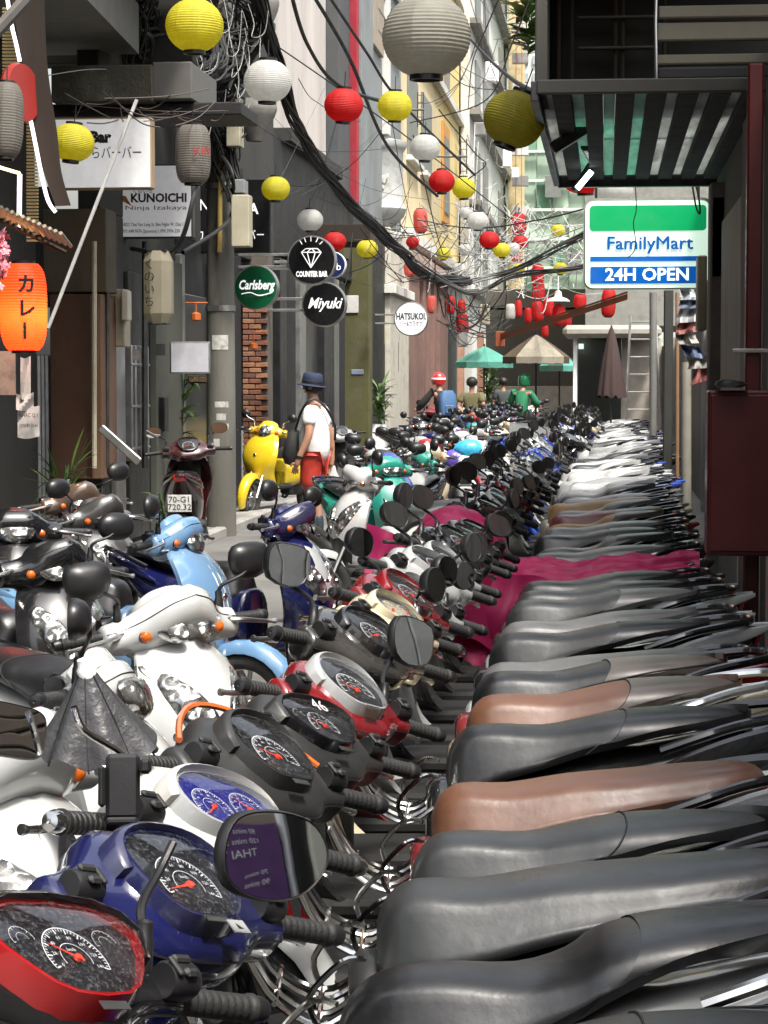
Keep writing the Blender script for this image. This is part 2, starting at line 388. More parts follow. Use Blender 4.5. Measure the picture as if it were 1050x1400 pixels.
def m_fender():
    m = MB(); rings = []
    for i in range(13):
        a = rad(-25 + 165 * i / 12); r = .255; w_ = .065 * (.6 + .4 * sin(pi * i / 12))
        c = V((.575 + r * cos(a), 0, .235 + r * sin(a))); n = V((cos(a), 0, sin(a)))
        o = [tuple(c + n * (.018 * (1 - (u * u))) + V((0, w_ * u, 0)) - n * .035 * (abs(u) ** 6)) for u in [-1 + j / 4 for j in range(9)]]
        o += [tuple(V(q) - n * .006) for q in o[::-1]]
        rings.append(o)
    m.loft(rings); return m.mesh('front_fender', 50)
def m_fork():
    m = MB()
    for s_ in (-1, 1): m.tube([(.35, .065 * s_, .66), (.575, .075 * s_, .235)], .018, 8)
    return m.mesh('fork')
def m_cover(st):
    m = MB(); rings = []
    if st == 'classic': pr = [(0, .10, .085), (.05, .098, .082), (.09, .082, .07), (.125, .055, .052), (.165, .042, .042), (.215, .04, .04), (.225, .03, .03)]
    elif st == 'slim': pr = [(0, .10, .055), (.06, .09, .05), (.10, .06, .042), (.14, .038, .034), (.19, .03, .03), (.21, .024, .024)]
    else: pr = [(0, .125, .062), (.06, .122, .062), (.095, .108, .06), (.125, .082, .052), (.155, .058, .045), (.20, .044, .042), (.222, .04, .04), (.23, .028, .028)]
    full = [(-y, a, b) for y, a, b in pr[:0:-1]] + pr
    for y, a, b in cr(full, 3):
        dr = -.22 * max(0, abs(y) - .06) ** 1.0 * .35
        c = BC + V((0, y, dr)) + GV * ((a - .04) * .15) - GN * (b * .25)
        o = []
        for p, q in se(22, a, b, 2.5, .1):
            if st == 'sport' and p > 0: p *= 1 + .42 * max(0, 1 - abs(y) / .12)
            if q > 0: q *= .8
            o.append(tuple(c + GV * p + GN * q + (V((.35, 0, -.45)) * (-q * .6) if q < 0 else V())))
        rings.append(o)
    m.loft(rings); return m.mesh('handlebar_cover', 42 if st == 'sport' else 60)
def cover_ring(st, y, th):
    return None
def m_gap(st):
    m = MB(); me = CACHE[('cov', st)]; n = 22; nr = (len(me.vertices) - 2) // n
    for k in (10, 21):
        pts = [me.vertices[r_ * n + k].co for r_ in range(2, nr - 2)]; c = BC
        m.tube([tuple(p + (p - V((BC.x, p.y, BC.z))).normalized() * .0004) for p in pts], .0017, 5)
    return m.mesh('gap')
def m_screws():
    m = MB()
    for q in (-1, 1):
        for y, v in ((.112, .030), (.150, -.012), (.085, -.055)): m.lathe([(0, .0025), (.0045, .002), (.0055, 0)], 8, tuple(BC + GN * .043 + GV * v + V((0, y * q, -.006 - abs(y) * .05))), tuple(GN))
    return m.mesh('screws')
def gframe(off=.0, dv=.006): return frame(BC + GN * (.042 + off) + GV * dv, (0, -1, 0), tuple(GV))
def m_bezel(st, k=1):
    m = MB(); p = poly_of(st); T = gframe(); m.T = T
    lv = [(1.17, -.034), (1.12, -.004), (1.08, .010), (1.03, .011), (1.0, .002)]
    m.loft([[(u * a * k, v * a * k, h) for u, v in p] for a, h in lv], True, False); return m.mesh('bezel', 50)
def m_hood(st, k=1, up=.02):
    m = MB(); m.T = gframe(); p = poly_of(st); n = len(p); ymax = max(q[1] for q in p); rings = []
    idx = [j for j in range(n) if p[j][1] > -.012]; st0 = next((q for q in range(len(idx)) if (idx[q] + 1) % n != idx[(q + 1) % len(idx)]), len(idx) - 1); idx = idx[st0 + 1:] + idx[:st0 + 1]
    for j in idx:
        u, v = p[j]; u *= k; v *= k; w_ = max(0, min(1, (v / k + .012) / (ymax + .012))) ** .7; h = up * w_
        rings.append([(u * 1.30, v * 1.30, -.03), (u * 1.24, v * 1.26, h * .55), (u * 1.17, v * 1.19, h), (u * 1.10, v * 1.12, h * 1.02 + .002), (u * 1.06, v * 1.07, .004), (u * 1.1, v * 1.1, -.03)])
    m.loft(rings); return m.mesh('hood', 50)
XFS = [(.33, .31, .14), (.38, .43, .145), (.48, .465, .15), (.58, .485, .18), (.68, .475, .195), (.78, .44, .185), (.86, .385, .15), (.915, .33, .085)]
def shield_x(y, z, st='std'):
    for a, b in zip(XFS, XFS[1:]):
        if z <= b[0]: break
    XF = lambda q: q[1] if q[0] > .33 else q[1]
    t = max(0, min(1, (z - a[0]) / (b[0] - a[0]))); xf = XF(a) * (1 - t) + XF(b) * t; w_ = (a[2] * (1 - t) + b[2] * t) * {'std': 1, 'classic': 1.22, 'slim': .8}[st]
    return xf - (.11 if st != 'classic' else .07) * min(1, abs(y) / w_) ** 1.7
def m_patch(poly, st='std', h=.012, dome=.016):
    """a panel that follows the leg shield's own curve"""
    m = MB(); cx = sum(q[0] for q in poly) / len(poly); cy = sum(q[1] for q in poly) / len(poly); rings = []
    for a, q in ((1.0, -.012), (.99, h), (.9, h + dome * .5), (.65, h + dome * .9), (.35, h + dome), (.02, h + dome)):
        rings.append([(shield_x(cx + (y - cx) * a, cy + (z - cy) * a, st) + q, cx + (y - cx) * a, cy + (z - cy) * a) for y, z in poly])
    m.loft(rings, True, 2); return m.mesh('panel', 50)
def m_face(st, k=1):
    m = MB(); m.T = gframe(.002); p = [(u * k, v * k) for u, v in poly_of(st)]; m.add([(u, v, 0) for u, v in p] + [(0, 0, 0)], [(j, (j + 1) % len(p), len(p)) for j in range(len(p))]); return m.mesh('gauge_face', smooth=False)
def m_gglass(st, k=1):
    m = MB(); m.T = gframe(.013); p = [(u * k, v * k) for u, v in poly_of(st)]; m.loft([[(u * a, v * a, h) for u, v in p] for a, h in ((1.06, 0), (.8, .004), (.45, .0065), (.02, .0075))], True, 2); return m.mesh('gauge_glass', 180)
GDIG = {}
def add_text(m, s, size, T, bold=0):
    key = (s, size, bold)
    if key not in GDIG:
        c = bpy.data.curves.new('t', 'FONT'); c.body = s; c.size = size; c.align_x = 'CENTER'; c.align_y = 'CENTER'; c.resolution_u = 1; c.offset = bold
        t = bpy.data.objects.new('t', c); COL.objects.link(t)
        me = bpy.data.meshes.new_from_object(t.evaluated_get(bpy.context.evaluated_depsgraph_get()))
        GDIG[key] = ([tuple(v.co) for v in me.vertices], [tuple(p.vertices) for p in me.polygons])
        bpy.data.objects.remove(t); bpy.data.curves.remove(c); bpy.data.meshes.remove(me)
    vs, fs = GDIG[key]; old = m.T; m.T = (old @ T) if old is not None else T; m.add(vs, fs); m.T = old
DIALS = {'fan': [(0, -.018, .048, 200, -20, 195)], 'oval': [(-.042, -.012, .036, 210, -30, 215), (.042, -.005, .034, 210, -30, 130)], 'arch': [(0, -.018, .052, 195, -15, 160)], 'hex': [(0, -.012, .04, 200, -20, 150), (-.06, .012, .016, 200, 0, 90), (.06, .012, .016, 200, 0, 90)], 'round': [(0, 0, .045, 215, -35, 200)]}
def m_ticks(st, k=1, lod=0):
    m = MB(); m.T = gframe(.0045)
    for di, (cx, cy, r, a0, a1, na) in enumerate(DIALS[st]):
        cx *= k; cy *= k; r *= k; N = 36 if r > .03 else 10
        for i in range(N + 1):
            a = rad(a0 + (a1 - a0) * i / N); L_ = .16 if i % 4 == 0 else .08; d = V((cos(a), sin(a), 0)); n = V((-sin(a), cos(a), 0)) * (r * (.022 if i % 4 == 0 else .012)); c = V((cx, cy, 0))
            m.add([c + d * r + n, c + d * r - n, c + d * r * (1 - L_) - n, c + d * r * (1 - L_) + n], [(0, 1, 2, 3)])
        for (ra, rb) in ((1.05, 1.02), (.52, .50)):
            n_ = 30
            for i in range(n_):
                aa = [rad(a0 + (a1 - a0) * (i + q) / n_) for q in (0, 1)]
                m.add([(cx + r * ra * cos(aa[0]), cy + r * ra * sin(aa[0]), 0), (cx + r * ra * cos(aa[1]), cy + r * ra * sin(aa[1]), 0), (cx + r * rb * cos(aa[1]), cy + r * rb * sin(aa[1]), 0), (cx + r * rb * cos(aa[0]), cy + r * rb * sin(aa[0]), 0)], [(0, 1, 2, 3)])
        if lod == 0 and r > .03:
            for i in range(0, 8):
                a = rad(a0 + (a1 - a0) * i / 7); add_text(m, str(i * 20), r * .17, Matrix.Translation((cx + cos(a) * r * .72, cy + sin(a) * r * .72, 0)))
            add_text(m, 'km/h', r * .16, Matrix.Translation((cx, cy + r * .3, 0)))
    return m.mesh('dial_marks', smooth=False)
def m_needle(st, k=1):
    m = MB(); m.T = gframe(.0065)
    for (cx, cy, r, a0, a1, na) in DIALS[st]:
        if r < .03: continue
        cx *= k; cy *= k; r *= k; a = rad(na); d = V((cos(a), sin(a), 0)); n = V((-sin(a), cos(a), 0)) * r * .035; c = V((cx, cy, 0))
        m.add([c - d * r * .2 + n * 1.6, c - d * r * .2 - n * 1.6, c + d * r * .9 - n * .4, c + d * r * .9 + n * .4], [(0, 1, 2, 3)])
        m.lathe([(0, .002), (r * .10, .002), (r * .13, -.002)], 12, c)
    return m.mesh('needle')
def m_grip(s_):
    m = MB(); d = V((-.14, s_, -.06)).normalized(); o = BC + V((0, .222 * s_, -.01)) - GN * .008; L_ = .125; pr = [(.010, -.03), (.014, -.004), (.0195, -.001), (.0195, .004)]
    for i in range(9): z = .008 + i * .0125; pr += [(.0172, z), (.0172, z + .0055), (.0158, z + .0075), (.0158, z + .010)]
    pr += [(.0172, L_ - .004), (.0195, L_), (.0195, L_ + .004), (.008, L_ + .005)]
    m.lathe(pr, 16, o, d); return m.mesh('grip', 30)
def m_weight(s_):
    m = MB(); d = V((-.14, s_, -.06)).normalized(); o = BC + V((0, .222 * s_, -.01)) - GN * .008 + d * .131; m.lathe([(.006, -.002), (.0165, 0), (.0175, .012), (.014, .022), (.004, .024), (0, .022)], 14, o, d); return m.mesh('bar_end')
def m_switch(s_):
    m = MB(); o = BC + V((-.022, .188 * s_, .008)); T = frame(o, (0, -1, 0), tuple(GV)); m.T = T
    m.lathe([(.0, -.024), (.021, -.023), (.024, -.016), (.024, .018), (.021, .026), (0, .027)], 16, (0, 0, .0), (1, 0, 0)); m.box((0, 0, .013), (.040, .030, .018), .005); m.m = 1
    m.box((0, .012, .024), (.03, .012, .008), .003); m.box((0, -.01, .024), (.022, .014, .010), .004); m.box((0.018 * s_, -.0, .024), (.008, .03, .006), .002)
    return m.mesh('switch')
def m_lever(s_):
    m = MB(); b = BC + V((0, 0, -.01)); pts = cr([tuple(b + V(q)) for q in ((.05, .19 * s_, 0), (.072, .225 * s_, -.004), (.062, .28 * s_, -.014), (.045, .33 * s_, -.024), (.048, .365 * s_, -.028))], 4)
    rs = [.0085 - .003 * i / len(pts) for i in range(len(pts))]; rs[-1] = .0085; rs[-2] = .0088
    m.tube(pts, rs, 8); m.box(tuple(b + V((.045, .19 * s_, 0))), (.03, .03, .024), .006); return m.mesh('brake_lever')
def mirror_c(s_, hgt=1.0): return BC + V((.03, .282 * s_, .155 * hgt))
def m_stem(s_, kind):
    m = MB(); c = mirror_c(s_, kind); b = BC + V((.022, .178 * s_, .02))
    m.tube(cr([tuple(b), tuple(b + V((0, 0, .035))), tuple(b + V((.012, .004 * s_, .07))), tuple((b * .35 + c * .65) + V((.035, -.004 * s_, .012))), tuple(c + V((.035, -.015 * s_, -.004)))], 4), .0058, 8)
    m.lathe([(.0125, -.01), (.0135, 0), (.0125, .03), (.0105, .034), (.0105, .052), (.006, .056)], 12, b); return m.mesh('mirror_stem')
def mframe(s_, hgt, ry=0, rz=0):
    return Matrix.Translation(mirror_c(s_, hgt)) @ Matrix.Rotation(rz, 4, 'Z') @ Matrix.Rotation(ry, 4, 'Y') @ frame((0, 0, 0), (0, -1, 0), (0, 0, 1))
def m_mhead(st, k, s_):
    m = MB(); p = [(u * k * -s_, v * k) for u, v in poly_of(st)]
    if s_ > 0: p = p[::-1]
    m.loft([[(u * a, v * a, h) for u, v in p] for a, h in ((.93, .0), (.99, .003), (1.03, -.003), (1.02, -.014), (.86, -.030), (.5, -.042), (.1, -.045))], True, 2)
    return m.mesh('mirror', 50)
def m_mglass(st, k, s_):
    m = MB(); p = [(u * k * -s_, v * k) for u, v in poly_of(st)]
    if s_ > 0: p = p[::-1]
    a = .955; N = len(p)
    m.add([(u * a, v * a, .0022) for u, v in p] + [(u * .5, v * .5, .0030) for u, v in p] + [(0, 0, .0033)], [(j, (j + 1) % N, N + (j + 1) % N, N + j) for j in range(N)] + [(N + j, N + (j + 1) % N, 2 * N) for j in range(N)])
    return m.mesh('mirror_glass', 180)
def m_dome(poly, h=.03, seg=((1, 0), (.96, .4), (.8, .75), (.45, .95), (.05, 1))):
    m = MB(); m.loft([[(u * a, v * a, h * q) for u, v in poly] for a, q in seg], True, 2); return m.mesh('lens', 180)
ALM = cr([(-.065, -.045), (-.02, -.06), (.03, -.03), (.062, .03), (.07, .06), (.02, .045), (-.04, .02)], 3, True)
HLH = cr([(-.10, .02), (-.07, -.035), (0, -.055), (.07, -.035), (.10, .02), (.06, .045), (-.06, .045)], 3, True)
def m_plate():
    m = MB(); m.box((0, 0, 0), (.19, .004, .14), .001); return m.mesh('plate')
def m_engine():
    m = MB(); m.box((-.28, -.02, .30), (.34, .18, .14), .03); m.lathe([(.02, 0), (.075, .01), (.085, .05), (.08, .07), (0, .08)], 16, (-.42, .06, .26), (0, 1, 0)); m.box((-.5, .10, .27), (.26, .06, .13), .03)
    m.tube([(-.5, -.10, .35), (-.60, -.11, .62)], .02, 8); m.tube([(-.5, .10, .35), (-.60, .11, .62)], .02, 8)
    return m.mesh('engine')
def m_exhaust():
    m = MB(); m.tube(cr([(-.10, -.05, .22), (-.25, -.12, .20), (-.38, -.15, .26)], 4), .016, 8); m.tube([(-.36, -.15, .25), (-.42, -.155, .28), (-.78, -.16, .38), (-.82, -.16, .39)], [.03, .052, .05, .02], 12); return m.mesh('exhaust')
def m_rack():
    m = MB()
    for y in (-.075, -.03, .03, .075): m.tube(cr([(.26, y, .74), (.19, y * 1.3, .60), (.10, y * 1.5, .545), (.03, y * 1.3, .58)], 4), .0065, 6)
    for x, z in ((.235, .685), (.175, .585), (.10, .547)): m.tube([(x, -.12, z), (x, .12, z)], .0055, 6)
    m.tube(cr([(.10, .115, .545), (.115, .13, .60), (.06, .13, .66), (.02, .11, .66)], 4), .006, 6); m.tube(cr([(.10, -.115, .545), (.115, -.13, .60), (.06, -.13, .66), (.02, -.11, .66)], 4), .006, 6)
    return m.mesh('rack')
def m_cables():
    m = MB()
    for k, y in enumerate((-.16, -.12, .12, .17)):
        m.tube(cr([(.24, y, .94), (.345, y * .8, .93 + .01 * k), (.36, y * .4, .85), (.32, y * .2, .74)], 4), .004, 5)
    return m.mesh('cables')
def m_ind():
    m = MB(); m.lathe([(.016, -.03), (.020, -.005), (.020, 0)], 12, ax=(1, 0, 0)); m.m = 1; m.lathe([(.019, 0), (.016, .012), (.008, .018), (0, .019)], 12, ax=(1, 0, 0)); return m.mesh('ind')
DEF = dict(col=None, seat='std', seatm=None, pad=None, padx=-.40, seam=1, gauge='fan', gk=1, cover='std', coverm=None, bezm=None, hoodm=None, panel=None, stripes=None, moff=(0, 0, 0), facem=None, mir='tear', mk=1, mh=1, mirm=None, stemm=None, shield='std', head='H', turn=-40, rack=0, grab=1, plate=None, tail=None, mrot=(0, 0), front=0, body=1, grip=None, lever=None, mirrors=(-1, 1), gaugeon=1, scale=1)
def scooter(label, loc, rz, sp, lod=0, group=None, name='parked_scooter', cat='scooter'):
    s = dict(DEF); s.update(sp); r = root(name, label, cat, loc, rz, group); r.scale = (s['scale'],) * 3
    C = cached; col = s['col'] or BLKG; sm = s['seatm']; T = steer(rad(s['turn'])); cvm = s['coverm'] or col; bez = s['bezm'] or cvm
    st = s['seat']
    se_ = obj('seat', C(('seat', st, lod == 2), lambda: m_seat(st, lod)), sm, r)
    ry_ = random.Random(int(loc[1] * 97)); se_.scale = (1, ry_.uniform(.93, 1.04), 1); se_.location.z = ry_.uniform(-.006, .006)
    if s['pad'] and lod < 2: obj('passenger_pad', C(('pad', st, s['padx']), lambda: m_seat_cover(st, s['padx'])), s['pad'], se_)
    if s['seam'] and lod == 0: obj('seam', C(('seam', st, s['padx']), lambda: m_seam(st, s['padx'])), RUB, se_)
    if s['seam'] > 1 and lod == 0: obj('piping', C(('pip', st), lambda: m_piping(st)), RUB, se_)
    fat = 1.12 if s['shield'] == 'classic' else 1
    obj('body', C(('body', fat), lambda: m_body(fat)), col, r)
    obj('leg_shield', C(('sh', s['shield']), lambda: m_shield(s['shield'])), col, r)
    obj('tail_fairing', C('tail', m_tail), s['tail'] or col, r)
    obj('floorboard', C('floor', m_panel), FLR, r)
    if s['grab']: obj('grab_rail', C('grab', m_grab), s['stemm'] or BLKG, r)
    tl = obj('tail_light', C('tl', lambda: m_dome(se(16, .055, .03, 3), .02)), REDL, r, frame((-.90, 0, .765), (0, -1, 0), (-.25, 0, 1)))
    if lod < 2:
        obj('engine', C('eng', m_engine), DST, r); obj('exhaust', C('exh', m_exhaust), DST, r); obj('fork', C('fork', m_fork), STEEL, r, T)
    for x, nm, TT in ((-.56, 'rear_wheel', Matrix()), (.575, 'front_wheel', T)):
        wm = TT @ Matrix.Translation((x, 0, .228))
        if nm == 'front_wheel': wm = Matrix.Translation((0, 0, .228 - wm.translation.z)) @ wm
        wh = obj(nm, C('tyre', m_tyre), TYRE, r, wm)
        if lod < 2 or s['front']: obj('rim', C('rim', m_rim), STEEL, wh)
    obj('front_fender', C('fend', m_fender), col, r, T)
    cst = s['cover']; g = s['gauge']; gk = s['gk']
    cv = obj('handlebar_cover', C(('cov', cst), lambda: m_cover(cst)), cvm, r, T)
    if lod == 0: obj('panel_gap', C(('gap', cst), lambda: m_gap(cst)), BLK, cv)
    if s['gaugeon'] and lod < 2:
        ip = obj('instrument_panel', C(('bez', g, gk), lambda: m_bezel(g, gk)), bez, r, T)
        obj('gauge_hood', C(('hood', g, gk), lambda: m_hood(g, gk)), s['hoodm'] or cvm, ip)
        obj('gauge_face', C(('gf', g, gk), lambda: m_face(g, gk)), s['facem'] or FACE, ip)
        obj('dial_marks', C(('gt', g, gk, lod), lambda: m_ticks(g, gk, lod)), WHT, ip)
        obj('needle', C(('gn', g, gk), lambda: m_needle(g, gk)), NEE, ip)
        obj('gauge_glass', C(('gg', g, gk), lambda: m_gglass(g, gk)), GGLASS, ip)
    for q in (-1, 1):
        gr = obj('grip', C(('grip', q), lambda: m_grip(q)), s['grip'] or RUB, r, T)
        if lod < 2:
            obj('bar_end', C(('gw', q), lambda: m_weight(q)), CHR if s['lever'] else BLK, gr)
            obj('switch_cluster', C(('sw', q), lambda: m_switch(q)), [BLK, RUB], r, T); obj('brake_lever', C(('lev', q), lambda: m_lever(q)), s['lever'] or STEEL, r, T)
        if q in s['mirrors']:
            mk = s['mk']; ms = s['mir']; mh = s['mh']
            mf = T @ Matrix.Translation((s['moff'][0], s['moff'][1] * q, s['moff'][2])) @ mframe(q, mh, (rad(R.uniform(-7, 7)) if s['mrot'] == (0, 0) else s['mrot'][0]), (rad(R.uniform(-12, 12)) if s['mrot'] == (0, 0) else s['mrot'][1]))
            mo = obj('mirror', C(('mir', ms, mk, q), lambda: m_mhead(ms, mk, q)), s['mirm'] or BLK, r, mf)
            obj('mirror_glass', C(('mg', ms, mk, q), lambda: m_mglass(ms, mk, q)), MIR, mo)
            obj('mirror_stem', C(('ms', mh, q), lambda: m_stem(q, mh)), s['stemm'] or BLK, r, T)
        if s['front'] or lod == 0:
            if s['front']:
                io = obj('turn_signal', C('ind', m_ind), [BLK, ORL], r, (T if s['head'] != 'H' else T) @ Matrix.Translation(BC + V((.085, .125 * q, -.02))))
    if s['front']:
        if s['head'] in ('H', 'R'):
            pl = HLH if s['head'] == 'H' else se(24, .075, .075)
            obj('headlight', C(('hl', s['head']), lambda: m_dome(pl, .035)), LENS, r, T @ frame(BC + V((.108, 0, -.012)), (0, 1, 0), (-.5, 0, 1)))
        if s['head'] == 'S':
            for q in (-1, 1):
                pl = cr([(-.050, -.03), (.0, -.034), (.055, .0), (.072, .03), (.0, .028), (-.048, .015)], 3, True); pl = [(u * q, v) for u, v in pl][::q]
                obj('headlight', C(('sl', q), lambda: m_dome(pl, .02)), LENS, r, T @ frame(BC + V((.122, .062 * q, -.008)), (-.62 * q, 1, 0), (-.55, 0, 1)))
        if s['head'] in ('A', 'H', 'S'):
            for q in (-1, 1):
                big = s['head'] in 'AS'; pl = [(.018, .70), (.03, .60), (.07, .625), (.12, .70), (.158, .80), (.165, .855), (.12, .845), (.06, .78)] if big else [(.03, .60), (.075, .62), (.12, .70), (.13, .74), (.08, .70)]
                pl = cr([(y * q, z) for y, z in pl], 3, True)
                if q < 0: pl = pl[::-1]
                pa = obj('headlight' if big else 'side_lamp', C(('al', q, big, s['shield']), lambda: m_patch(pl, s['shield'])), LENS, r)
            pz = cr([(0, .38), (.09, .40), (.10, .52), (.05, .585), (0, .57), (-.05, .585), (-.10, .52), (-.09, .40)], 2, True)
            obj('lower_grille', C(('lg', s['shield']), lambda: m_patch(pz, s['shield'], .004, .003)), BLK, r)
        if s['panel']: obj('nose_panel', m_patch([(-.045, .60), (.045, .60), (.06, .74), (.04, .88), (-.04, .88), (-.06, .74)], s['shield'], .006, .008), s['panel'], r)
        if s['stripes']:
            for y0 in (-.035, .018): obj('stripe', m_patch([(y0, .56), (y0 + .02, .56), (y0 + .022, .70), (y0 + .02, .90), (y0, .90), (y0 - .002, .70)], s['shield'], .003, .001), s['stripes'], r)
        if 1:
            obj('front_emblem', C('emb', lambda: m_dome(se(12, .022, .016), .006)), CHR, r, frame((.476, 0, .70), (0, 1, 0), (-.1, 0, 1)))
    if lod == 0 and not s['front']:
        obj('control_cables', C('cab', m_cables), RUB, r, T)
    if lod == 0 and s['gaugeon']:
        sk = obj('maker_sticker', C('stk', lambda: MB().prism([(-.022, -.006), (.022, -.006), (.022, .006), (-.022, .006)], .0012, frame(BC + GN * .052 - GV * .083, (0, -1, 0), tuple(GV))).mesh('st')), STEEL, r, T)
    if s['rack']: obj('luggage_rack', C('rack', m_rack), CHR, r)
    if s['plate']:
        pT = frame((-.86, 0, .56), (0, -1, 0), (-.2, 0, 1)); pT = pT @ Matrix.Rotation(pi / 2, 4, 'X').inverted()
        po = obj('number_plate', C('plate', m_plate), mat('plate_white', (.75, .75, .72), .4, dirt=.3), r, frame((-.86, 0, .56), (0, -1, 0), (-.2, 0, 1)) @ Matrix.Rotation(-pi / 2, 4, 'X'))
        for k, tx in enumerate(s['plate']): textobj('plate_number', tx, .07, BLK, po, Matrix.Translation((0, -.0035, .03 - .062 * k)) @ Matrix.Rotation(pi / 2, 4, 'X'), .0005)
    return r
# ---------------------------------------------------------------- the place: ground, buildings
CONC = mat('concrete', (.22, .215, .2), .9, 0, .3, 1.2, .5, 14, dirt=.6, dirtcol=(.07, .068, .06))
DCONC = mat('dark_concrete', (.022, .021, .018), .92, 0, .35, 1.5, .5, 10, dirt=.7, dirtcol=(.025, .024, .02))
ASPH = mat('asphalt', (.13, .128, .12), .85, 0, .3, .8, .5, 60, dirt=.6, dirtcol=(.05, .05, .047))
PLAS = mat('stained_plaster', (.47, .43, .40), .9, 0, .2, .9, .3, 14, dirt=.75, dirtcol=(.22, .18, .16), stretch=(1, 1, .35))
CREAM = mat('cream_plaster', (.62, .52, .32), .9, 0, .12, .7, .2, 20, dirt=.5, dirtcol=(.35, .30, .22), stretch=(1, 1, .3))
YELP = mat('yellow_plaster', (.68, .54, .24), .9, 0, .1, .7, .2, 20, dirt=.3, dirtcol=(.45, .33, .15))
WPL = mat('white_plaster', (.60, .59, .55), .9, 0, .12, .8, .2, 20, dirt=.6, dirtcol=(.33, .32, .29), stretch=(1, 1, .3))
GRYP = mat('grey_panel', (.05, .057, .064), .55, 0, .15, 1, .1, 20, dirt=.5)
LGRYP = mat('light_grey_panel', (.20, .22, .225), .6, 0, .15, 1, .1, 20, dirt=.5)
PINKB = mat('rose_brown_plaster', (.20, .115, .095), .8, 0, .15, 1.5, .2, 20, dirt=.5)
OLIVE = mat('olive_plaster', (.062, .060, .018), .85, 0, .22, 2.5, .3, 20, dirt=.7, dirtcol=(.10, .10, .07))
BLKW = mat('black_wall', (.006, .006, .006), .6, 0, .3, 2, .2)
DARKW = mat('dark_wood', (.022, .014, .009), .9, 0, .4, 3, .3, 30, stretch=(1, 1, .2))
BRNP = mat('brown_board', (.055, .022, .009), .7, 0, .2, 2, .2, 40, dirt=.3)
ORNG = mat('orange_painted_steel', (.30, .09, .03), .5, .2, .25, 4, dirt=.5)
CABN = mat('cabinet_beige', (.36, .33, .24), .6, 0, .15, 3, .1, dirt=.5)
CABG = mat('cabinet_grey', (.25, .25, .24), .5, .2, .15, 3, .1, dirt=.5)
MAROON = mat('maroon_enamel', (.055, .003, .003), .38, 0, .2, 2, .05, 80, .1, dirt=.35, dirtcol=(.05, .012, .008))
ALU = mat('aluminium', (.45, .45, .44), .38, .9, .15, 4, dirt=.4)
def Xp(px, py, X):
    d = CM @ V(((px - 525) / FPX, -(py - 700) / FPX, -1)); d *= X / d.x
    return V((d.x, d.y, d.z + CAMZ))
def Yof(px, X): return Xp(px, 518, X).y
def zy(py, Y): return P(VX, py, Y).z
def pbox(m, px0, py0, px1, py1, Y, dep, b=.005):
    a = P(px0, py1, Y); c = P(px1, py0, Y); m.box(((a.x + c.x) / 2, Y + dep / 2, (a.z + c.z) / 2), (abs(c.x - a.x), dep, abs(c.z - a.z)), b); return m
def rbox(name, px0, py0, px1, py1, Y, dep, mt, par=None, b=.008, **k): return obj(name, pbox(MB(), px0, py0, px1, py1, Y, dep, b), mt, par, **k)
def yzbox(m, X, th, y0, y1, z0, z1, b=.005): m.box((X + th / 2, (y0 + y1) / 2, (z0 + z1) / 2), (abs(th), y1 - y0, z1 - z0), b); return m
def wall(name, X, th, y0, y1, z0, z1, mt, par=None, b=.01, **k): return obj(name, yzbox(MB(), X, th, y0, y1, z0, z1, b), mt, par, **k)
# ground
m = MB(); rg = random.Random(3)
m.grid(lambda u, v: (-60 + 120 * u, -40 + 240 * v, .0), 24, 48); struct('ground', m, ASPH)
m = MB(); m.box((-4.72, 24, .04), (1.2, 30, .12), .02); struct('pavement', m, CONC)
m = MB(); m.box((-4.08, 24, .045), (.12, 30, .125), .02); struct('kerb', m, mat('kerb_stone', (.3, .29, .27), .85, bump=.3, dirt=.5))
# ---- near-left bar building (dark, above and beside the lane)
b1 = root('bar_building', 'dark narrow bar building at the far left with brown boarded front and concrete balcony above', 'building', (-5, 16, 0))
I = b1.matrix_world.inverted(); I = Matrix.Translation((5, -16, 0))
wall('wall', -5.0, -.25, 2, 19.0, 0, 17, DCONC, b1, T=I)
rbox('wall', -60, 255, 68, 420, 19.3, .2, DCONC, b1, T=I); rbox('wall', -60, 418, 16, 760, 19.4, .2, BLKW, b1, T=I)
rbox('wall', 16, 485, 70, 760, 19.6, .1, mat('grey_sheet', (.12, .115, .1), .6, stretch=(8, 1, .3), dirt=.5), b1, T=I)
for k in range(9): rbox('door_slat', 20 + k * 5.4, 486, 23.6 + k * 5.4, 740, 19.55, .03, ALU if k > 5 else CABG, b1, T=I)
rbox('front_board', 70, 402, 125, 655, 19.0, .5, BRNP, b1, T=I); rbox('front_board', 125.5, 402, 138, 655, 19.02, .6, mat('brown_board_edge', (.12, .06, .03), .7, dirt=.4), b1, T=I)
rbox('front_board', 60, 285, 145, 400, 19.1, .4, mat('tan_board', (.06, .045, .025), .75, stretch=(1, 1, .3), dirt=.5), b1, T=I)
wall('shade_overhang', -3.3, -1.9, 4, 20.4, 5.35, 5.6, DCONC, b1, T=I)  # unseen overhang added to shade the left shopfronts
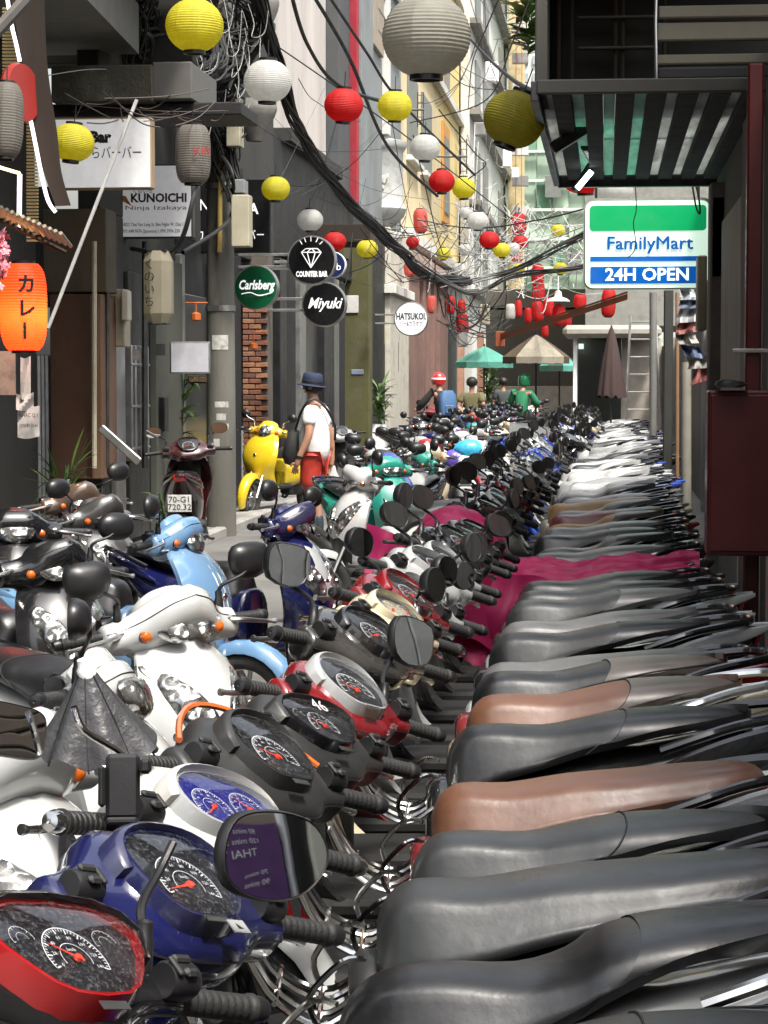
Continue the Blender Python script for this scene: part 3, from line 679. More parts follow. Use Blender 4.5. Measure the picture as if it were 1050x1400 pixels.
# balcony slab + duct (underside seen)
m = MB(); ps = [P(40, -60, 14), P(255, -60, 20), P(186, 76, 20.0), P(70, -20, 14)]
a, c = P(110, -10, 15.5), P(190, 74, 20)
T = [V((a.x, a.y, a.z)), V((c.x, c.y, c.z)), V((c.x, c.y, c.z + .45)), V((a.x, a.y, a.z + .45))]
m.add([tuple(q) for q in T] + [(q.x - 1.8, q.y, q.z) for q in T], [(0, 1, 2, 3), (7, 6, 5, 4), (0, 4, 5, 1), (3, 2, 6, 7), (1, 5, 6, 2), (0, 3, 7, 4)])
obj('balcony_slab', m, mat('painted_concrete', (.15, .145, .13), .8, dirt=.5), b1, T=I)
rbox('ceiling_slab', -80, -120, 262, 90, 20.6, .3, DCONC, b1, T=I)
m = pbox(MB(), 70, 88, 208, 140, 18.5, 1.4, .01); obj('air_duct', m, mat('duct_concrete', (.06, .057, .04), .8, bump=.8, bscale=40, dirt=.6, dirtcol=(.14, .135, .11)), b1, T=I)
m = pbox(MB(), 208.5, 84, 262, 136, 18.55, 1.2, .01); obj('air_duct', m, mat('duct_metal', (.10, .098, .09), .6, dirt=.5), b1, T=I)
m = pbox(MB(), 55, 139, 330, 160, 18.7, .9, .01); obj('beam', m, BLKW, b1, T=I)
# ---- shopfront wall between px 140 and 285 on X=-4.5
b2 = root('shop_building', 'grey shop building with narrow doors and glass door behind the concrete pole', 'building', (-4.7, 23, 0))
I2 = Matrix.Translation((4.7, -23, 0)); XW = -4.55
def wl(name, pa, pb, z0, z1, mt, th=-.2, par=b2, T=I2, X=XW, b=.01): return wall(name, X, th, Yof(pa, X), Yof(pb, X), z0, z1, mt, par, b, T=T)
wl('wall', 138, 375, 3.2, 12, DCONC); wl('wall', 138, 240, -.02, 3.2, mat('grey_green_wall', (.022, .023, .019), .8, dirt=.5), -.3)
wl('door', 150, 163, .15, 2.5, ALU, .06); wl('door', 170, 196, .15, 2.7, mat('iron_door', (.02, .022, .02), .5, dirt=.4), .05)
wl('door_panel', 204, 240, .15, 2.9, mat('olive_grey_door', (.055, .058, .046), .7, dirt=.4), .08); wl('door_handle', 206, 212, 1.15, 1.5, BLK, .14)
wl('wall', 243, 330, -.02, 3.2, BLKW, -.9); wl('shop_window', 244, 286, .15, 2.6, WGLASS, .02); wl('window_frame', 240, 245, .15, 3.0, ALU, .07); wl('window_frame', 284, 290, .15, 3.0, BLK, .07)
for k in range(5): wl('grille_bar', 168 + k * 5.5, 169.6 + k * 5.5, .9, 2.0, ALU, .09)
for zz in (1.0, 1.4, 1.8): wl('grille_bar', 168, 192, zz, zz + .03, ALU, .10)
# ---- brick pillar
bp = root('brick_pillar', 'narrow pillar of worn orange brown bricks beside the dark shop glass', 'pillar', (P(350, 600, 28).x, 28, 0))
Ib = Matrix.Translation((-P(350, 600, 28).x, -28, 0))
x0, x1 = P(332, 600, 28).x, P(367, 600, 28).x
obj('pillar_core', MB().box(((x0 + x1) / 2, 28.25, 1.75), (x1 - x0 - .02, .4, 3.5), .0), mat('mortar', (.10, .085, .07), .9), bp, T=Ib)
bm = MB().box((0, 0, 0), (.155, .1, .058), .006).mesh('brick'); bh = MB().box((0, 0, 0), (.072, .1, .058), .006).mesh('brick')
BKS = [mat('brick_%d' % i, c, .9, 0, .25, 8, .5, 60, dirt=.5, dirtcol=(.06, .04, .03)) for i, c in enumerate([(.24, .10, .055), (.19, .075, .045), (.28, .135, .075), (.14, .065, .045)])]
for r_ in range(36):
    z = .25 + r_ * .07
    for k in range(2):
        off = 0 if r_ % 2 else .083
        xx = x0 + .08 + k * .165 + off * 0 + (0 if r_ % 2 else 0)
        w_ = [(x0 + .083, bm), (x0 + .245, bm)] if r_ % 2 else [(x0 + .04, bh), (x0 + .163, bm)]
        if k < 2:
            xx, me = w_[k]
            obj('brick', me, BKS[rg.randrange(4)], bp, T=Ib @ Matrix.Translation((xx, 28.03 + rg.uniform(-.006, .006), z)) @ Matrix.Rotation(rg.uniform(-.02, .02), 4, 'Y'))
# ---- glass bar front px 368..468
b3 = root('glass_bar_front', 'black framed glass bar front between the brick pillar and the olive pillar', 'shopfront', (-4.9, 33, 0)); I3 = Matrix.Translation((4.9, -33, 0))
X3 = -4.75
def w3(n, a, b_, z0, z1, mt, th=-.2): return wall(n, X3, th, Yof(a, X3), Yof(b_, X3), z0, z1, mt, b3, .01, T=I3)
wall('wall', X3, -.3, 27, 41.2, 3.5, 5.2, BLKW, b3, T=I3); wall('wall', X3 - .5, -.2, 27, 41.2, -.05, 3.5, BLKW, b3, T=I3)
for a, b_, mt, th in ((372, 381, BLK, .12), (381, 400, BLKW, .05), (400, 408, ALU, .12), (409, 432, WGLASS, .03), (432, 446, BLK, .14), (446, 456, ALU, .1), (456, 468, BLKW, .05)): w3('door_frame' if mt is not WGLASS else 'window', a, b_, .1, 3.4, mt, th)
wall('lit_panel', X3 - .45, .02, Yof(396, X3), Yof(404, X3), 2.0, 2.7, mat('lit_panel', (.7, .8, .8), .5, emis=(.8, .95, 1), es=.35), b3, T=I3)
wall('inner_counter', X3 - .45, .3, 30, 36, 0, 1.0, mat('counter_grey', (.25, .27, .25), .5), b3, T=I3)
# canopy over it
rbox('canopy_beam', 330, 306, 506, 332, 36, 1.5, DARKW, b3, T=I3); rbox('canopy_beam', 380, 332, 470, 352, 38, 1.0, mat('green_brown', (.06, .055, .02), .8), b3, T=I3)
# ---- olive pillar
op = root('olive_pillar', 'square olive green painted pillar with chipped base in the middle of the left side', 'pillar', (P(487, 640, 41).x, 41, 0)); Io = Matrix.Translation((-P(487, 640, 41).x, -41, 0))
rbox('pillar_shaft', 469, 325, 505, 612, 41, .55, OLIVE, op, T=Io, b=.02); rbox('pillar_foot', 467.5, 610, 506.5, 641, 40.97, .6, mat('chipped_olive', (.17, .16, .08), .9, dirt=.8, dirtcol=(.27, .25, .19), bump=.6, bscale=20), op, T=Io, b=.03)
rbox('pillar_plate', 480, 505, 497, 512, 40.98, .02, mat('label_blue', (.2, .22, .3), .5), op, T=Io); rbox('notice', 473, 404, 490, 428, 40.97, .02, mat('paper_grey', (.5, .5, .48), .7, dirt=.4), op, T=Io)
# ---- upper facades on the left, plane X=-4.9
b4 = root('weathered_building', 'tall pale building with stained plaster and grey columns above the bar signs', 'building', (-5.2, 38, 0)); I4 = Matrix.Translation((5.2, -38, 0))
def w4(n, a, b_, z0, z1, mt, th=-.3, X=-4.9, par=b4, T=I4): return wall(n, X, th, Yof(a, X), Yof(b_, X), z0, z1, mt, par, .01, T=T)
w4('wall', 372, 446, 5.25, 15, PLAS); w4('column', 446, 474, 4.9, 15, GRYP, .22, -4.9); w4('column', 474, 484, 4.9, 15, mat('blue_grey_panel', (.12, .14, .15), .6, dirt=.4), .1); w4('column', 484, 500, 4.9, 15, LGRYP, .16)
w4('drain_pipe', 463, 466.5, 4.9, 15, mat('red_pipe', (.28, .012, .025), .5, dirt=.2), .34)
w4('wall', 500, 548, 4.8, 15, LGRYP, -.3); w4('window', 506, 520, 8.6, 13, mat('shutter_tan', (.30, .25, .19), .7, dirt=.3), .08); w4('window_frame', 522, 525, 7, 15, WPL, .15)
for k in range(14):
    z = 9 + k * .45; w4('louver', 512, 545, z, z + .06, LGRYP, .09)
w4('cornice', 372, 446, 5.15, 5.35, DCONC, .3)
# rounded balcony with relief
cb = P(524, 250, 49); m = MB()
m.lathe([(0, -1.15), (.3, -1.1), (.62, -.78), (.68, -.62), (.64, -.55), (.60, -.45), (.60, .62), (.64, .68), (.68, .74), (.68, .86), (.5, .9), (0, .9)], 32, (cb.x - .12, 48.6, cb.z)); obj('balcony', m, mat('balcony_stone', (.36, .37, .36), .85, dirt=.55, bump=.3), b4, T=I4)
m = MB()
for k in range(26):
    a = rg.uniform(0, 2 * pi); r_ = rg.uniform(.02, .17); m.lathe([(0, .05), (.03, .04), (.035, 0), (.03, -.04), (0, -.05)], 7, (cb.x + .03 + r_ * cos(a), 48.03, cb.z + r_ * sin(a) * 1.3))
obj('relief', m, WPL, b4, T=I4)
# lower part beyond the olive pillar: black doorway, cream column, rose wall
b5 = root('rose_building', 'rose brown fronted house with pilasters behind the round white sign', 'building', (-4.9, 58, 0)); I5 = Matrix.Translation((4.9, -58, 0))
def w5(n, a, b_, z0, z1, mt, th=-.3, X=-4.85): return wall(n, X, th, Yof(a, X), Yof(b_, X), z0, z1, mt, b5, .01, T=I5)
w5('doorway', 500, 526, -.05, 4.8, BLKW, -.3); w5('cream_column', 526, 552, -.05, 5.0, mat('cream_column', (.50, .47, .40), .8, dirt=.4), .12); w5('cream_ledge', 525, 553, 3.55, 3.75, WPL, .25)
w5('wall', 552, 606, -.05, 5.2, PINKB, .0 - .3)
for a, b_ in ((552, 566), (572, 575), (579, 582), (587, 590), (595, 606)): w5('pilaster', a, b_, -.05, 4.4, PINKB, .14)
w5('cornice', 552, 606, 4.4, 4.75, mat('rose_cornice', (.36, .27, .23), .8, dirt=.4), .28); w5('door', 567, 577, .2, 3.3, DARKW, .03)
w5('wall', 606, 640, -.05, 5.0, mat('dull_grey_wall', (.15, .145, .13), .8, dirt=.5), -.2); w5('shutter', 610, 622, .2, 3.2, BLKW, .05)
# yellow facade above
b6 = root('yellow_building', 'sunny yellow plastered building with orange window frames above the lantern strings', 'building', (-5, 62, 0)); I6 = Matrix.Translation((5, -62, 0))
def w6(n, a, b_, z0, z1, mt, th=-.3, X=-4.95): return wall(n, X, th, Yof(a, X), Yof(b_, X), z0, z1, mt, b6, .01, T=I6)
w6('wall', 548, 600, 5.2, 22, CREAM); w6('wall', 600, 641, 5.0, 22, YELP, -.3)
for z in (7.2, 11.0, 14.8):
    for a in (556, 575): w6('window', a, a + 13, z, z + 2.1, mat('window_slate', (.16, .17, .16), .4), .05); w6('window_frame', a - 1, a + 14, z - .12, z, WPL, .2)
    w6('window', 603, 612, z - .8, z + 2.2, mat('orange_frame', (.55, .26, .06), .6), .06); w6('pane', 604.5, 610.5, z - .5, z + 1.8, mat('window_slate', (.16, .17, .16), .4), .09)
    w6('string_course', 548, 641, z + 2.9, z + 3.15, WPL, .18)
w6('string_course', 548, 641, 5.0, 5.3, WPL, .3)
# white towers further
b7 = root('white_building', 'pale high building with air conditioners beyond the yellow house', 'building', (-5, 85, 0)); I7 = Matrix.Translation((5, -85, 0))
def w7(n, a, b_, z0, z1, mt, th=-.3, X=-4.6): return wall(n, X, th, Yof(a, X), Yof(b_, X), z0, z1, mt, b7, .01, T=I7)
w7('wall', 641, 672, -.05, 30, WPL); w7('wall', 672, 698, -.05, 26, mat('pale_green_wall', (.48, .52, .45), .85, dirt=.4))
for z in range(5, 26, 3):
    w7('window', 648, 654, z, z + 1.7, mat('window_slate', (.16, .17, .16), .4), .06); w7('window', 659, 665, z, z + 1.7, mat('window_slate', (.16, .17, .16), .4), .06); w7('ledge', 641, 698, z - .5, z - .3, CONC, .35)
    w7('window', 680, 690, z, z + 1.6, mat('window_slate', (.16, .17, .16), .4), .06)
rbox('wall', 694, -40, 716, 420, 98, 2, mat('ochre_wall', (.55, .45, .25), .85, dirt=.4), b7, T=I7)
for k in range(9): rbox('balcony_rail', 700, 30 + k * 42, 722, 44 + k * 42, 96.5, .5, CABG if k % 2 else WPL, b7, T=I7)
for px in (704, 712): rbox('pipe', px, -40, px + 2.2, 400, 96, .2, mat('red_oxide', (.32, .05, .03), .6), b7, T=I7)
# end building with green netting
b8 = root('netted_building', 'end building wrapped in pale green construction netting closing the lane', 'building', (P(770, 500, 104).x, 104, 0)); I8 = Matrix.Translation((-P(770, 500, 104).x, -104, 0))
NETM = mat('green_netting', (.33, .43, .34), .8, 0, .3, .6, .3, 8, dirt=.4, dirtcol=(.45, .58, .5), stretch=(1, 1, .4))
rbox('wall', 700, 120, 1000, 600, 104, 6, mat('far_wall', (.42, .47, .42), .85, dirt=.4), b8, T=I8)
for k in range(7):
    for j in range(6): rbox('netting_panel', 712 + j * 22, 168 + k * 40, 733.4 + j * 22, 207 + k * 40, 103.6 + .1 * ((j + k) % 3), .05, NETM if (j * 3 + k) % 5 else mat('dark_netting', (.13, .26, .18), .8, dirt=.3), b8, T=I8, b=0)
for k in range(7): rbox('floor_band', 708, 204 + k * 40, 850, 209 + k * 40, 103.3, .2, mat('pale_band', (.55, .62, .55), .8), b8, T=I8)
for a, b_ in ((773, 345), (745, 240), (758, 225)): rbox('window', a, b_, a + 22, b_ + 30, 103.1, .1, mat('window_slate', (.16, .17, .16), .4), b8, T=I8)
# far backdrop above netting: pale tower
b9 = root('far_tower', 'hazy pale tower block standing behind the netted building', 'building', (-2, 150, 0)); I9 = Matrix.Translation((2, -150, 0))
rbox('wall', 660, -150, 900, 520, 150, 8, mat('hazy_wall', (.62, .66, .62), .9, dirt=.3), b9, T=I9)
for k in range(9):
    for j in range(5): rbox('window', 715 + j * 13, -20 + k * 24, 722 + j * 13, -8 + k * 24, 149.8, .2, mat('window_pale', (.3, .34, .34), .5), b9, T=I9, b=0)
# ---- ground level at the far end behind the parasols
b10 = root('end_shop', 'low dark shop at the lane end behind the parked bikes and parasols', 'shop', (P(740, 560, 70).x, 70, 0)); I10 = Matrix.Translation((-P(740, 560, 70).x, -70, 0))
rbox('wall', 664, 420, 800, 545, 70, .5, mat('dim_back_wall', (.07, .065, .055), .8, dirt=.4), b10, T=I10); rbox('wall', 664, 528, 800, 600, 69, .3, mat('pale_base', (.33, .31, .27), .8, dirt=.4), b10, T=I10)
for a in (625, 652): rbox('post', a, 455, a + 9, 610, 66, .35, mat('pink_post', (.50, .28, .19), .8, dirt=.3), b10, T=I10)
rbox('fascia', 664, 395, 800, 424, 70, .8, mat('grime_fascia', (.13, .12, .1), .8, dirt=.5), b10, T=I10)
# white kiosk
kk = root('white_kiosk', 'cream fronted kiosk with glass pane at the end of the bike row beside the ladder', 'kiosk', (P(830, 560, 51).x, 51, 0)); Ik = Matrix.Translation((-P(830, 560, 51).x, -51, 0))
rbox('roof_fascia', 769, 444, 905, 462, 50.6, 1.2, mat('cream_fascia', (.30, .28, .24), .7, dirt=.3), kk, T=Ik, b=.1); rbox('door_frame', 783, 462, 789, 590, 51, .15, WHT, kk, T=Ik)
rbox('back_wall', 789, 462, 905, 600, 51.6, .2, mat('kiosk_wall', (.42, .38, .32), .6, dirt=.3), kk, T=Ik); rbox('glass_pane', 789, 462, 850, 590, 51.05, .02, WGLASS, kk, T=Ik)
rbox('kiosk_lamp', 791, 470, 798, 477, 51.4, .05, mat('kiosk_lamp', (.9, .9, .8), .5, emis=(1, .95, .8), es=6), kk, T=Ik)
# ---------------------------------------------------------------- right side
r1 = root('right_building', 'shaded grey building running along the right side behind the scooter tails', 'building', (.8, 20, 0)); J = Matrix.Translation((-.8, -20, 0))
def wr(n, y0, y1, z0, z1, mt, th=.2, X=.72, par=r1, T=J): return wall(n, X, th, y0, y1, z0, z1, mt, par, .01, T=T)
SHUT = mat('shutter_brown', (.34, .28, .22), .55, .2, .2, 2, .1, 40, dirt=.4)
wr('lower_wall', 17.2, 60, -.05, 2.45, mat('grey_brown_wall', (.10, .095, .08), .8, 0, .3, 1.5, .3, 12, dirt=.6), .4, 1.3); wr('wall', -5, 17.1, -.05, 3.3, mat('grey_brown_wall', (.10, .095, .08), .8, 0, .3, 1.5, .3, 12, dirt=.6), .4, .78)
for k in range(26): wr('shutter_slat', -2.0, 5.6, .15 + k * .1, .24 + k * .1, SHUT, .03, .745)
for y in (7.4, 11.2, 15): wr('pilaster', y, y + .35, 0, 3.0, CONC, .1, .69)
for y in (19, 23, 28, 34, 41): wr('pilaster', y, y + .35, 0, 2.45, CONC, .1, 1.21)
for k in range(9): wr('reflector_slat', 4.75 + k * .17, 4.914 + k * .17, .2, 2.6, mat('reflector_white', (.82, .83, .80), .5, dirt=.2), .03, .70)  # out-of-view pale slats added to brighten what the near mirrors reflect
for y in (8.2, 12.4): wr('wall_panel', y, y + 2.0, .1, 2.7, mat('pale_wall_panel', (.48, .46, .42), .7, dirt=.5, stretch=(1, 3, .3)), .04, .735)
obj('shade_slab', MB().box((1.25, 9.1, 5.5), (1.9, 2.6, .3), .02), DCONC, r1, T=J)  # out-of-frame slab added to keep the sun off the louvre blades
# far right buildings behind (block view, pale)
r2 = root('right_far_building', 'pale building at the far right end of the lane above the kiosk', 'building', (3, 62, 0)); J2 = Matrix.Translation((-3, -62, 0))
rbox('wall', 800, -60, 1200, 446, 60, 8, mat('grey_far_wall', (.22, .22, .2), .9, dirt=.5), r2, T=J2)
# ---------------------------------------------------------------- canopy, boxes on the right
cz = P(850, 125, 11.2).z
cn = root('ribbed_canopy', 'ribbed translucent canopy on black rafters jutting out above the convenience store sign', 'canopy', (.2, 11.2, cz)); K = Matrix.Translation((-.2, -11.2, -cz))
xl = P(737, 125, 11.2).x
STRIP = mat('corrugated_plastic', (.50, .52, .50), .45, 0, .3, 3, .5, 30, dirt=.7, dirtcol=(.16, .16, .13), stretch=(4, .6, 1))
STRIPG = mat('green_corrugated', (.26, .46, .38), .4, 0, .35, 4, .5, 30, dirt=.6, dirtcol=(.3, .36, .3), stretch=(4, .6, 1))
def mk_tl(m_, amt=.6):
    t = m_.node_tree; b = t.nodes['Principled BSDF']; o = t.nodes['Material Output']; tr = t.nodes.new('ShaderNodeBsdfTranslucent')
    lk = [l for l in t.links if l.to_node == b and l.to_socket.name == 'Base Color']
    if lk: t.links.new(lk[0].from_socket, tr.inputs[0])
    else: tr.inputs[0].default_value = b.inputs['Base Color'].default_value
    mx = t.nodes.new('ShaderNodeMixShader'); mx.inputs[0].default_value = amt; t.links.new(b.outputs[0], mx.inputs[1]); t.links.new(tr.outputs[0], mx.inputs[2]); t.links.new(mx.outputs[0], o.inputs[0]); return m_
mk_tl(STRIP, .55); mk_tl(STRIPG, .6)
N = 7; wd = (.78 - xl) / N
for k in range(N):
    xa = xl + k * wd
    m = MB(); m.box((xa + wd * .19, 13.6, cz + .03), (wd * .38, 4.8, .012), .0)
    obj('canopy_strip', m, STRIPG if k in (1, 2, 3) else STRIP, cn, T=K)
    m = MB(); m.box((xa + wd * .69, 13.6, cz + .015), (wd * .62 - .004, 4.8, .06), .004); obj('rafter', m, FLR, cn, T=K)
obj('canopy_edge', MB().box(((xl + .8) / 2, 11.16, cz + .02), (.82 - xl, .06, .07), .006), mat('edge_grey', (.07, .068, .06), .7, dirt=.5), cn, T=K); obj('canopy_edge', MB().box(((xl + .8) / 2, 16.05, cz + .0), (.82 - xl, .08, .12), .006), BLK, cn, T=K)
obj('side_edge', MB().box((xl - .02, 13.6, cz), (.04, 4.9, .10), .004), DST, cn, T=K)
for yy in (13.6,): obj('bracket', MB().box(((xl + .78) / 2, yy, cz + .08), (.78 - xl, .05, .05), .004), BLK, cn, T=K)
# overhead box above canopy with louvres
ob = root('overhead_store_room', 'dark boxed structure hanging over the lane at the top right', 'upper storey', (.3, 11.3, cz + .1)); K2 = Matrix.Translation((-.3, -11.3, -cz - .1))
rbox('dark_recess', 752, -80, 1110, 118, 11.9, .3, mat('recess_wood', (.012, .010, .008), .8), ob, T=K2); rbox('corner_post', 731, -80, 748, 120, 11.2, .9, mat('grey_post', (.085, .08, .07), .8, dirt=.5), ob, T=K2)  # nearly black backing board behind the uprights
rbox('roof_floor', 731, -110, 1110, -70, 11.2, 1.0, DCONC, ob, T=K2)
for a in (760, 778, 838, 848, 905): rbox('upright', a, -70, a + 7, 116, 11.75, .08, DARKW, ob, T=K2)
for b_ in (62, 20): rbox('cross_rail', 790, b_, 900, b_ + 5, 11.7, .06, mat('rail_wood', (.07, .06, .045), .8), ob, T=K2)
lv = root('louvre_vent', 'three broad beige louvre blades above the canopy at the top right corner', 'louvre', (.6, 10.6, P(950, 60, 10.6).z)); K3 = Matrix.Translation((-.6, -10.6, -P(950, 60, 10.6).z))
LOUV = mat('louvre_beige', (.12, .105, .07), .6, dirt=.4)
for (a, b_, c_, d_, tl) in ((900, 6, 1070, 27, .0), (898, 29, 1070, 58, 0), (897, 73, 1070, 90, 0), (899, 90, 1070, 107, 1), (905, -30, 1070, -2, 0)):
    p0, p1 = P(a, d_, 10.6), P(c_, b_, 10.6); hh = p1.z - p0.z
    obj('louvre_blade', MB().box(((p0.x + p1.x) / 2, 10.6, (p0.z + p1.z) / 2), (p1.x - p0.x, .03, hh), .006, rot=(-.25 if not tl else .2, 0, 0)), LOUV if not tl else mat('louvre_grey', (.035, .035, .038), .6), lv, T=K3)
obj('louvre_chain', MB().tube([P(897, -20, 10.55), P(896, 30, 10.55), P(897, 107, 10.55)], .008, 6), STEEL, lv, T=K3)
# red post + red box
rbp = P(1030, 300, 9); rp = root('red_post', 'dark red steel post standing in front of the grey wall at the right edge', 'post', (rbp.x, 9, 0)); K4 = Matrix.Translation((-rbp.x, -9, 0))
rbox('post_shaft', 1015, 86, 1045, 905, 9, .09, MAROON, rp, T=K4); m = MB(); m.box((rbp.x, 8.985, zy(480, 9)), (.16, .02, .018), .003); obj('strap', m, STEEL, rp, T=K4)
rb = root('red_box', 'big dark red metal cabinet mounted at the right edge above the scooter tails', 'cabinet', (.6, 8.8, 1)); K5 = Matrix.Translation((-.6, -8.8, -1))
rbox('cabinet_body', 966, 534, 1085, 760, 8.75, .22, MAROON, rb, T=K5, b=.008); rbox('cabinet_door', 970, 540, 1082, 754, 8.738, .02, MAROON, rb, T=K5, b=.004)
m = MB(); p = P(990, 530, 8.7); m.loft([[(p.x + .045 * sx * a + .02 * a, 8.72 + b_ * .06, p.z + hh * .02) for sx, b_ in se(10, 1, 1, 3)] for a, hh in ((1.0, 0), (1.5, .6), (1.2, 1.2), (.4, 1.6))])
tag(obj('black_cap', m, BLK), 'flat black cloth cap lying on top of the dark red cabinet', 'cap')
# things on the right wall
def thing(name, label, cat, m, mt, group=None):
    o = obj(name, m, mt); return tag(o, label, cat, group)
thing('meter_cabinet', 'tall grey metal cabinet beside the right end of the green store sign', 'cabinet', pbox(MB(), 972, 268, 1000, 380, 15, .5, .01), CABG)
thing('meter_cabinet', 'dark grey metal cabinet half hidden behind the red post', 'cabinet', pbox(MB(), 1003, 268, 1050, 378, 14.6, .4, .01), mat('cab_dark', (.12, .12, .11), .6, dirt=.4))
thing('junction_box', 'narrow beige wall box just below the store sign', 'box', pbox(MB(), 953, 349, 967, 452, 16.4, .3, .01), CABN)
thing('junction_box', 'wider beige wall box below the grey cabinet', 'box', pbox(MB(), 968.5, 379, 992, 453, 16.0, .3, .01), CABN)
thing('steel_column', 'dark steel column rising from the scooter tails on the right', 'column', pbox(MB(), 906, 396, 921, 705, 24, .25, .01), mat('dark_column', (.03, .03, .026), .6))
thing('grey_pipe', 'thick grey drain pipe behind the dark steel column', 'pipe', MB().tube([P(893, 400, 33), P(893, 640, 33)], .055, 12), mat('pipe_grey', (.15, .15, .14), .6))
thing('grey_pipe', 'pale grey pipe running down the wall to the right of the striped tarp', 'pipe', MB().tube([P(938, 495, 19), P(938, 720, 19)], .045, 12), mat('pipe_pale', (.25, .24, .20), .6))
thing('grey_pipe', 'thin rusty pipe beside the dark steel column', 'pipe', MB().tube([P(926, 400, 21), P(926, 740, 21)], .018, 8), mat('rust_pipe', (.22, .13, .07), .7))
thing('wall_board', 'white upright board strapped to the wall above the red cabinet', 'board', pbox(MB(), 990, 378, 1003, 560, 15.2, .05, .004), mat('board_white', (.36, .36, .35), .6, dirt=.4))
thing('water_pipe', 'dark pipe running down the wall at the very right edge', 'pipe', MB().tube([P(1042, 270, 14), P(1042, 530, 14)], .05, 10), mat('pipe_dark', (.05, .05, .05), .5))
thing('shade_sheet', 'pale sheet hanging on the wall behind the red cabinet', 'sheet', pbox(MB(), 1000, 440, 1014, 540, 14.8, .02, 0), mat('sheet_pale', (.3, .22, .21), .8))
# striped tarp
tp = root('striped_tarp', 'faded red white and blue striped tarpaulin hanging on the right wall below the store sign', 'tarpaulin', (.6, 18, 1.9)); K6 = Matrix.Translation((-.6, -18, -1.9))
ys = [395, 410, 422, 442, 458, 474, 490, 508, 530]; cs = [(.30, .32, .33), (.13, .16, .22), (.34, .35, .36), (.24, .09, .08), (.30, .29, .27), (.08, .11, .20), (.30, .29, .27), (.24, .08, .07)]
for k in range(8):
    m = MB()
    def fn(u, v, k=k):
        py = ys[k] + (ys[k + 1] - ys[k]) * v + 6 * (u - .5) * (k > 3) - k * k * .5 * u; px = 927 + u * 27 + (max(0, k - 4) * 6) + 3 * sin(v * 3 + k)
        q = P(px, py + 10 * u * (k > 4), 18); return (q.x, 18 + .04 * sin(u * 9 + k * 1.3) + .03 * sin(v * 5), q.z)
    m.grid(fn, 10, 4); obj('stripe', m, mat('tarp_%d' % k, cs[k], .6, dirt=.4), tp, T=K6)
# convenience store sign
sc_ = P(885, 334, 17); sg = root('store_sign', 'lit green white and blue FamilyMart 24H OPEN sign box on the right side', 'sign', tuple(sc_)); K7 = Matrix.Translation(-sc_)
def rr(px0, py0, px1, py1, Y, r=.03, n=5):
    a, c = P(px0, py1, Y), P(px1, py0, Y); o = []
    for (cx, cy, s0) in ((c.x - r, c.z - r, 0), (a.x + r, c.z - r, 90), (a.x + r, a.z + r, 180), (c.x - r, a.z + r, 270)):
        for k in range(n + 1): t = rad(s0 + 90 * k / n); o.append((cx + r * cos(t), cy + r * sin(t)))
    return o
def plate(px0, py0, px1, py1, Y, th, r=.03):
    m = MB(); m.T = Matrix.Translation((0, Y, 0)) @ frame((0, 0, 0), (1, 0, 0), (0, 0, 1)); m.prism(rr(px0, py0, px1, py1, Y, r), th); return m
def em(name, c, e): return mat(name, c, .35, 0, .05, 2, emis=c, es=e, rvar=.03, dirt=.12, dirtcol=(.3, .32, .25))
obj('sign_case', plate(797.5, 271.5, 972.5, 396, 17.12, .12, .07), CABG, sg, T=K7)
obj('sign_face', plate(800, 274, 970.5, 394, 17.0, .012, .06), em('sign_white', (.62, .82, .68), .32), sg, T=K7)
obj('green_band', plate(806, 280, 966, 316, 16.986, .004, .03), em('sign_green', (.0, .24, .075), .35), sg, T=K7)
obj('blue_band', plate(807, 350, 966, 357.5, 16.986, .004, .002), em('sign_blue', (.0, .07, .30), .4), sg, T=K7)
obj('blue_band', plate(807, 364, 966, 388, 16.986, .004, .01), em('sign_blue', (.0, .07, .30), .4), sg, T=K7)
def txt(name, s, px, py, Y, hpx, mt, par, K=None, w=None, **k):
    q = P(px, py, Y); T = Matrix.Translation(q) @ Matrix.Rotation(pi / 2, 4, 'X'); size = hpx / S(Y) / .73
    o = textobj(name, s, size, mt, par, (K @ T) if K is not None else T, **k)
    if w:
        xs = [v.co.x for v in o.data.vertices]; f = w / S(Y) / (max(xs) - min(xs))
        for v_ in o.data.vertices: v_.co.x *= f
    return o
txt('sign_lettering', 'FamilyMart', 888, 333, 16.98, 18, em('sign_letter_blue', (.0, .075, .30), .25), sg, K7, w=114, bold=0)
txt('sign_lettering', 'FamilyMart', 888.5, 333.4, 16.978, 18, em('sign_letter_blue', (.0, .075, .30), .25), sg, K7, w=114.4, bold=0); txt('sign_lettering', 'FamilyMart', 887.5, 332.6, 16.976, 18, em('sign_letter_blue', (.0, .075, .30), .25), sg, K7, w=114.4, bold=0)
txt('sign_lettering', '24H OPEN', 885, 376, 16.98, 17, em('sign_letter_white', (.75, .85, .8), .5), sg, K7, w=112, bold=.003)
m = MB()
for a in (815, 955): m.box((P(a, 262, 17.05).x, 17.05, P(a, 255, 17).z), (.02, .02, .25), 0)
obj('hanger', m, BLK, sg, T=K7)
thing('loose_wire', 'thin black wire dangling in front of the store sign', 'wire', MB().tube(cr([tuple(P(a, b, 16.6)) for a, b in ((868, 245), (870, 285), (866, 305), (869, 330), (866, 345), (858, 352))], 4), .004, 5), BLK)
thing('loose_wire', 'looped black cable hanging from the canopy over the right of the store sign', 'wire', MB().tube(cr([tuple(P(a, b, 16.4)) for a, b in ((944, 235), (948, 262), (952, 284), (957, 292), (955, 268), (950, 250))], 4), .008, 6), BLK)
thing('tube_light', 'slim lit tube lamp under the left end of the ribbed canopy', 'lamp', MB().tube([P(789, 258, 15), P(809, 234, 15)], .02, 10), mat('tube_lit', (.9, .9, .9), .5, emis=(.95, .97, 1), es=2.5))
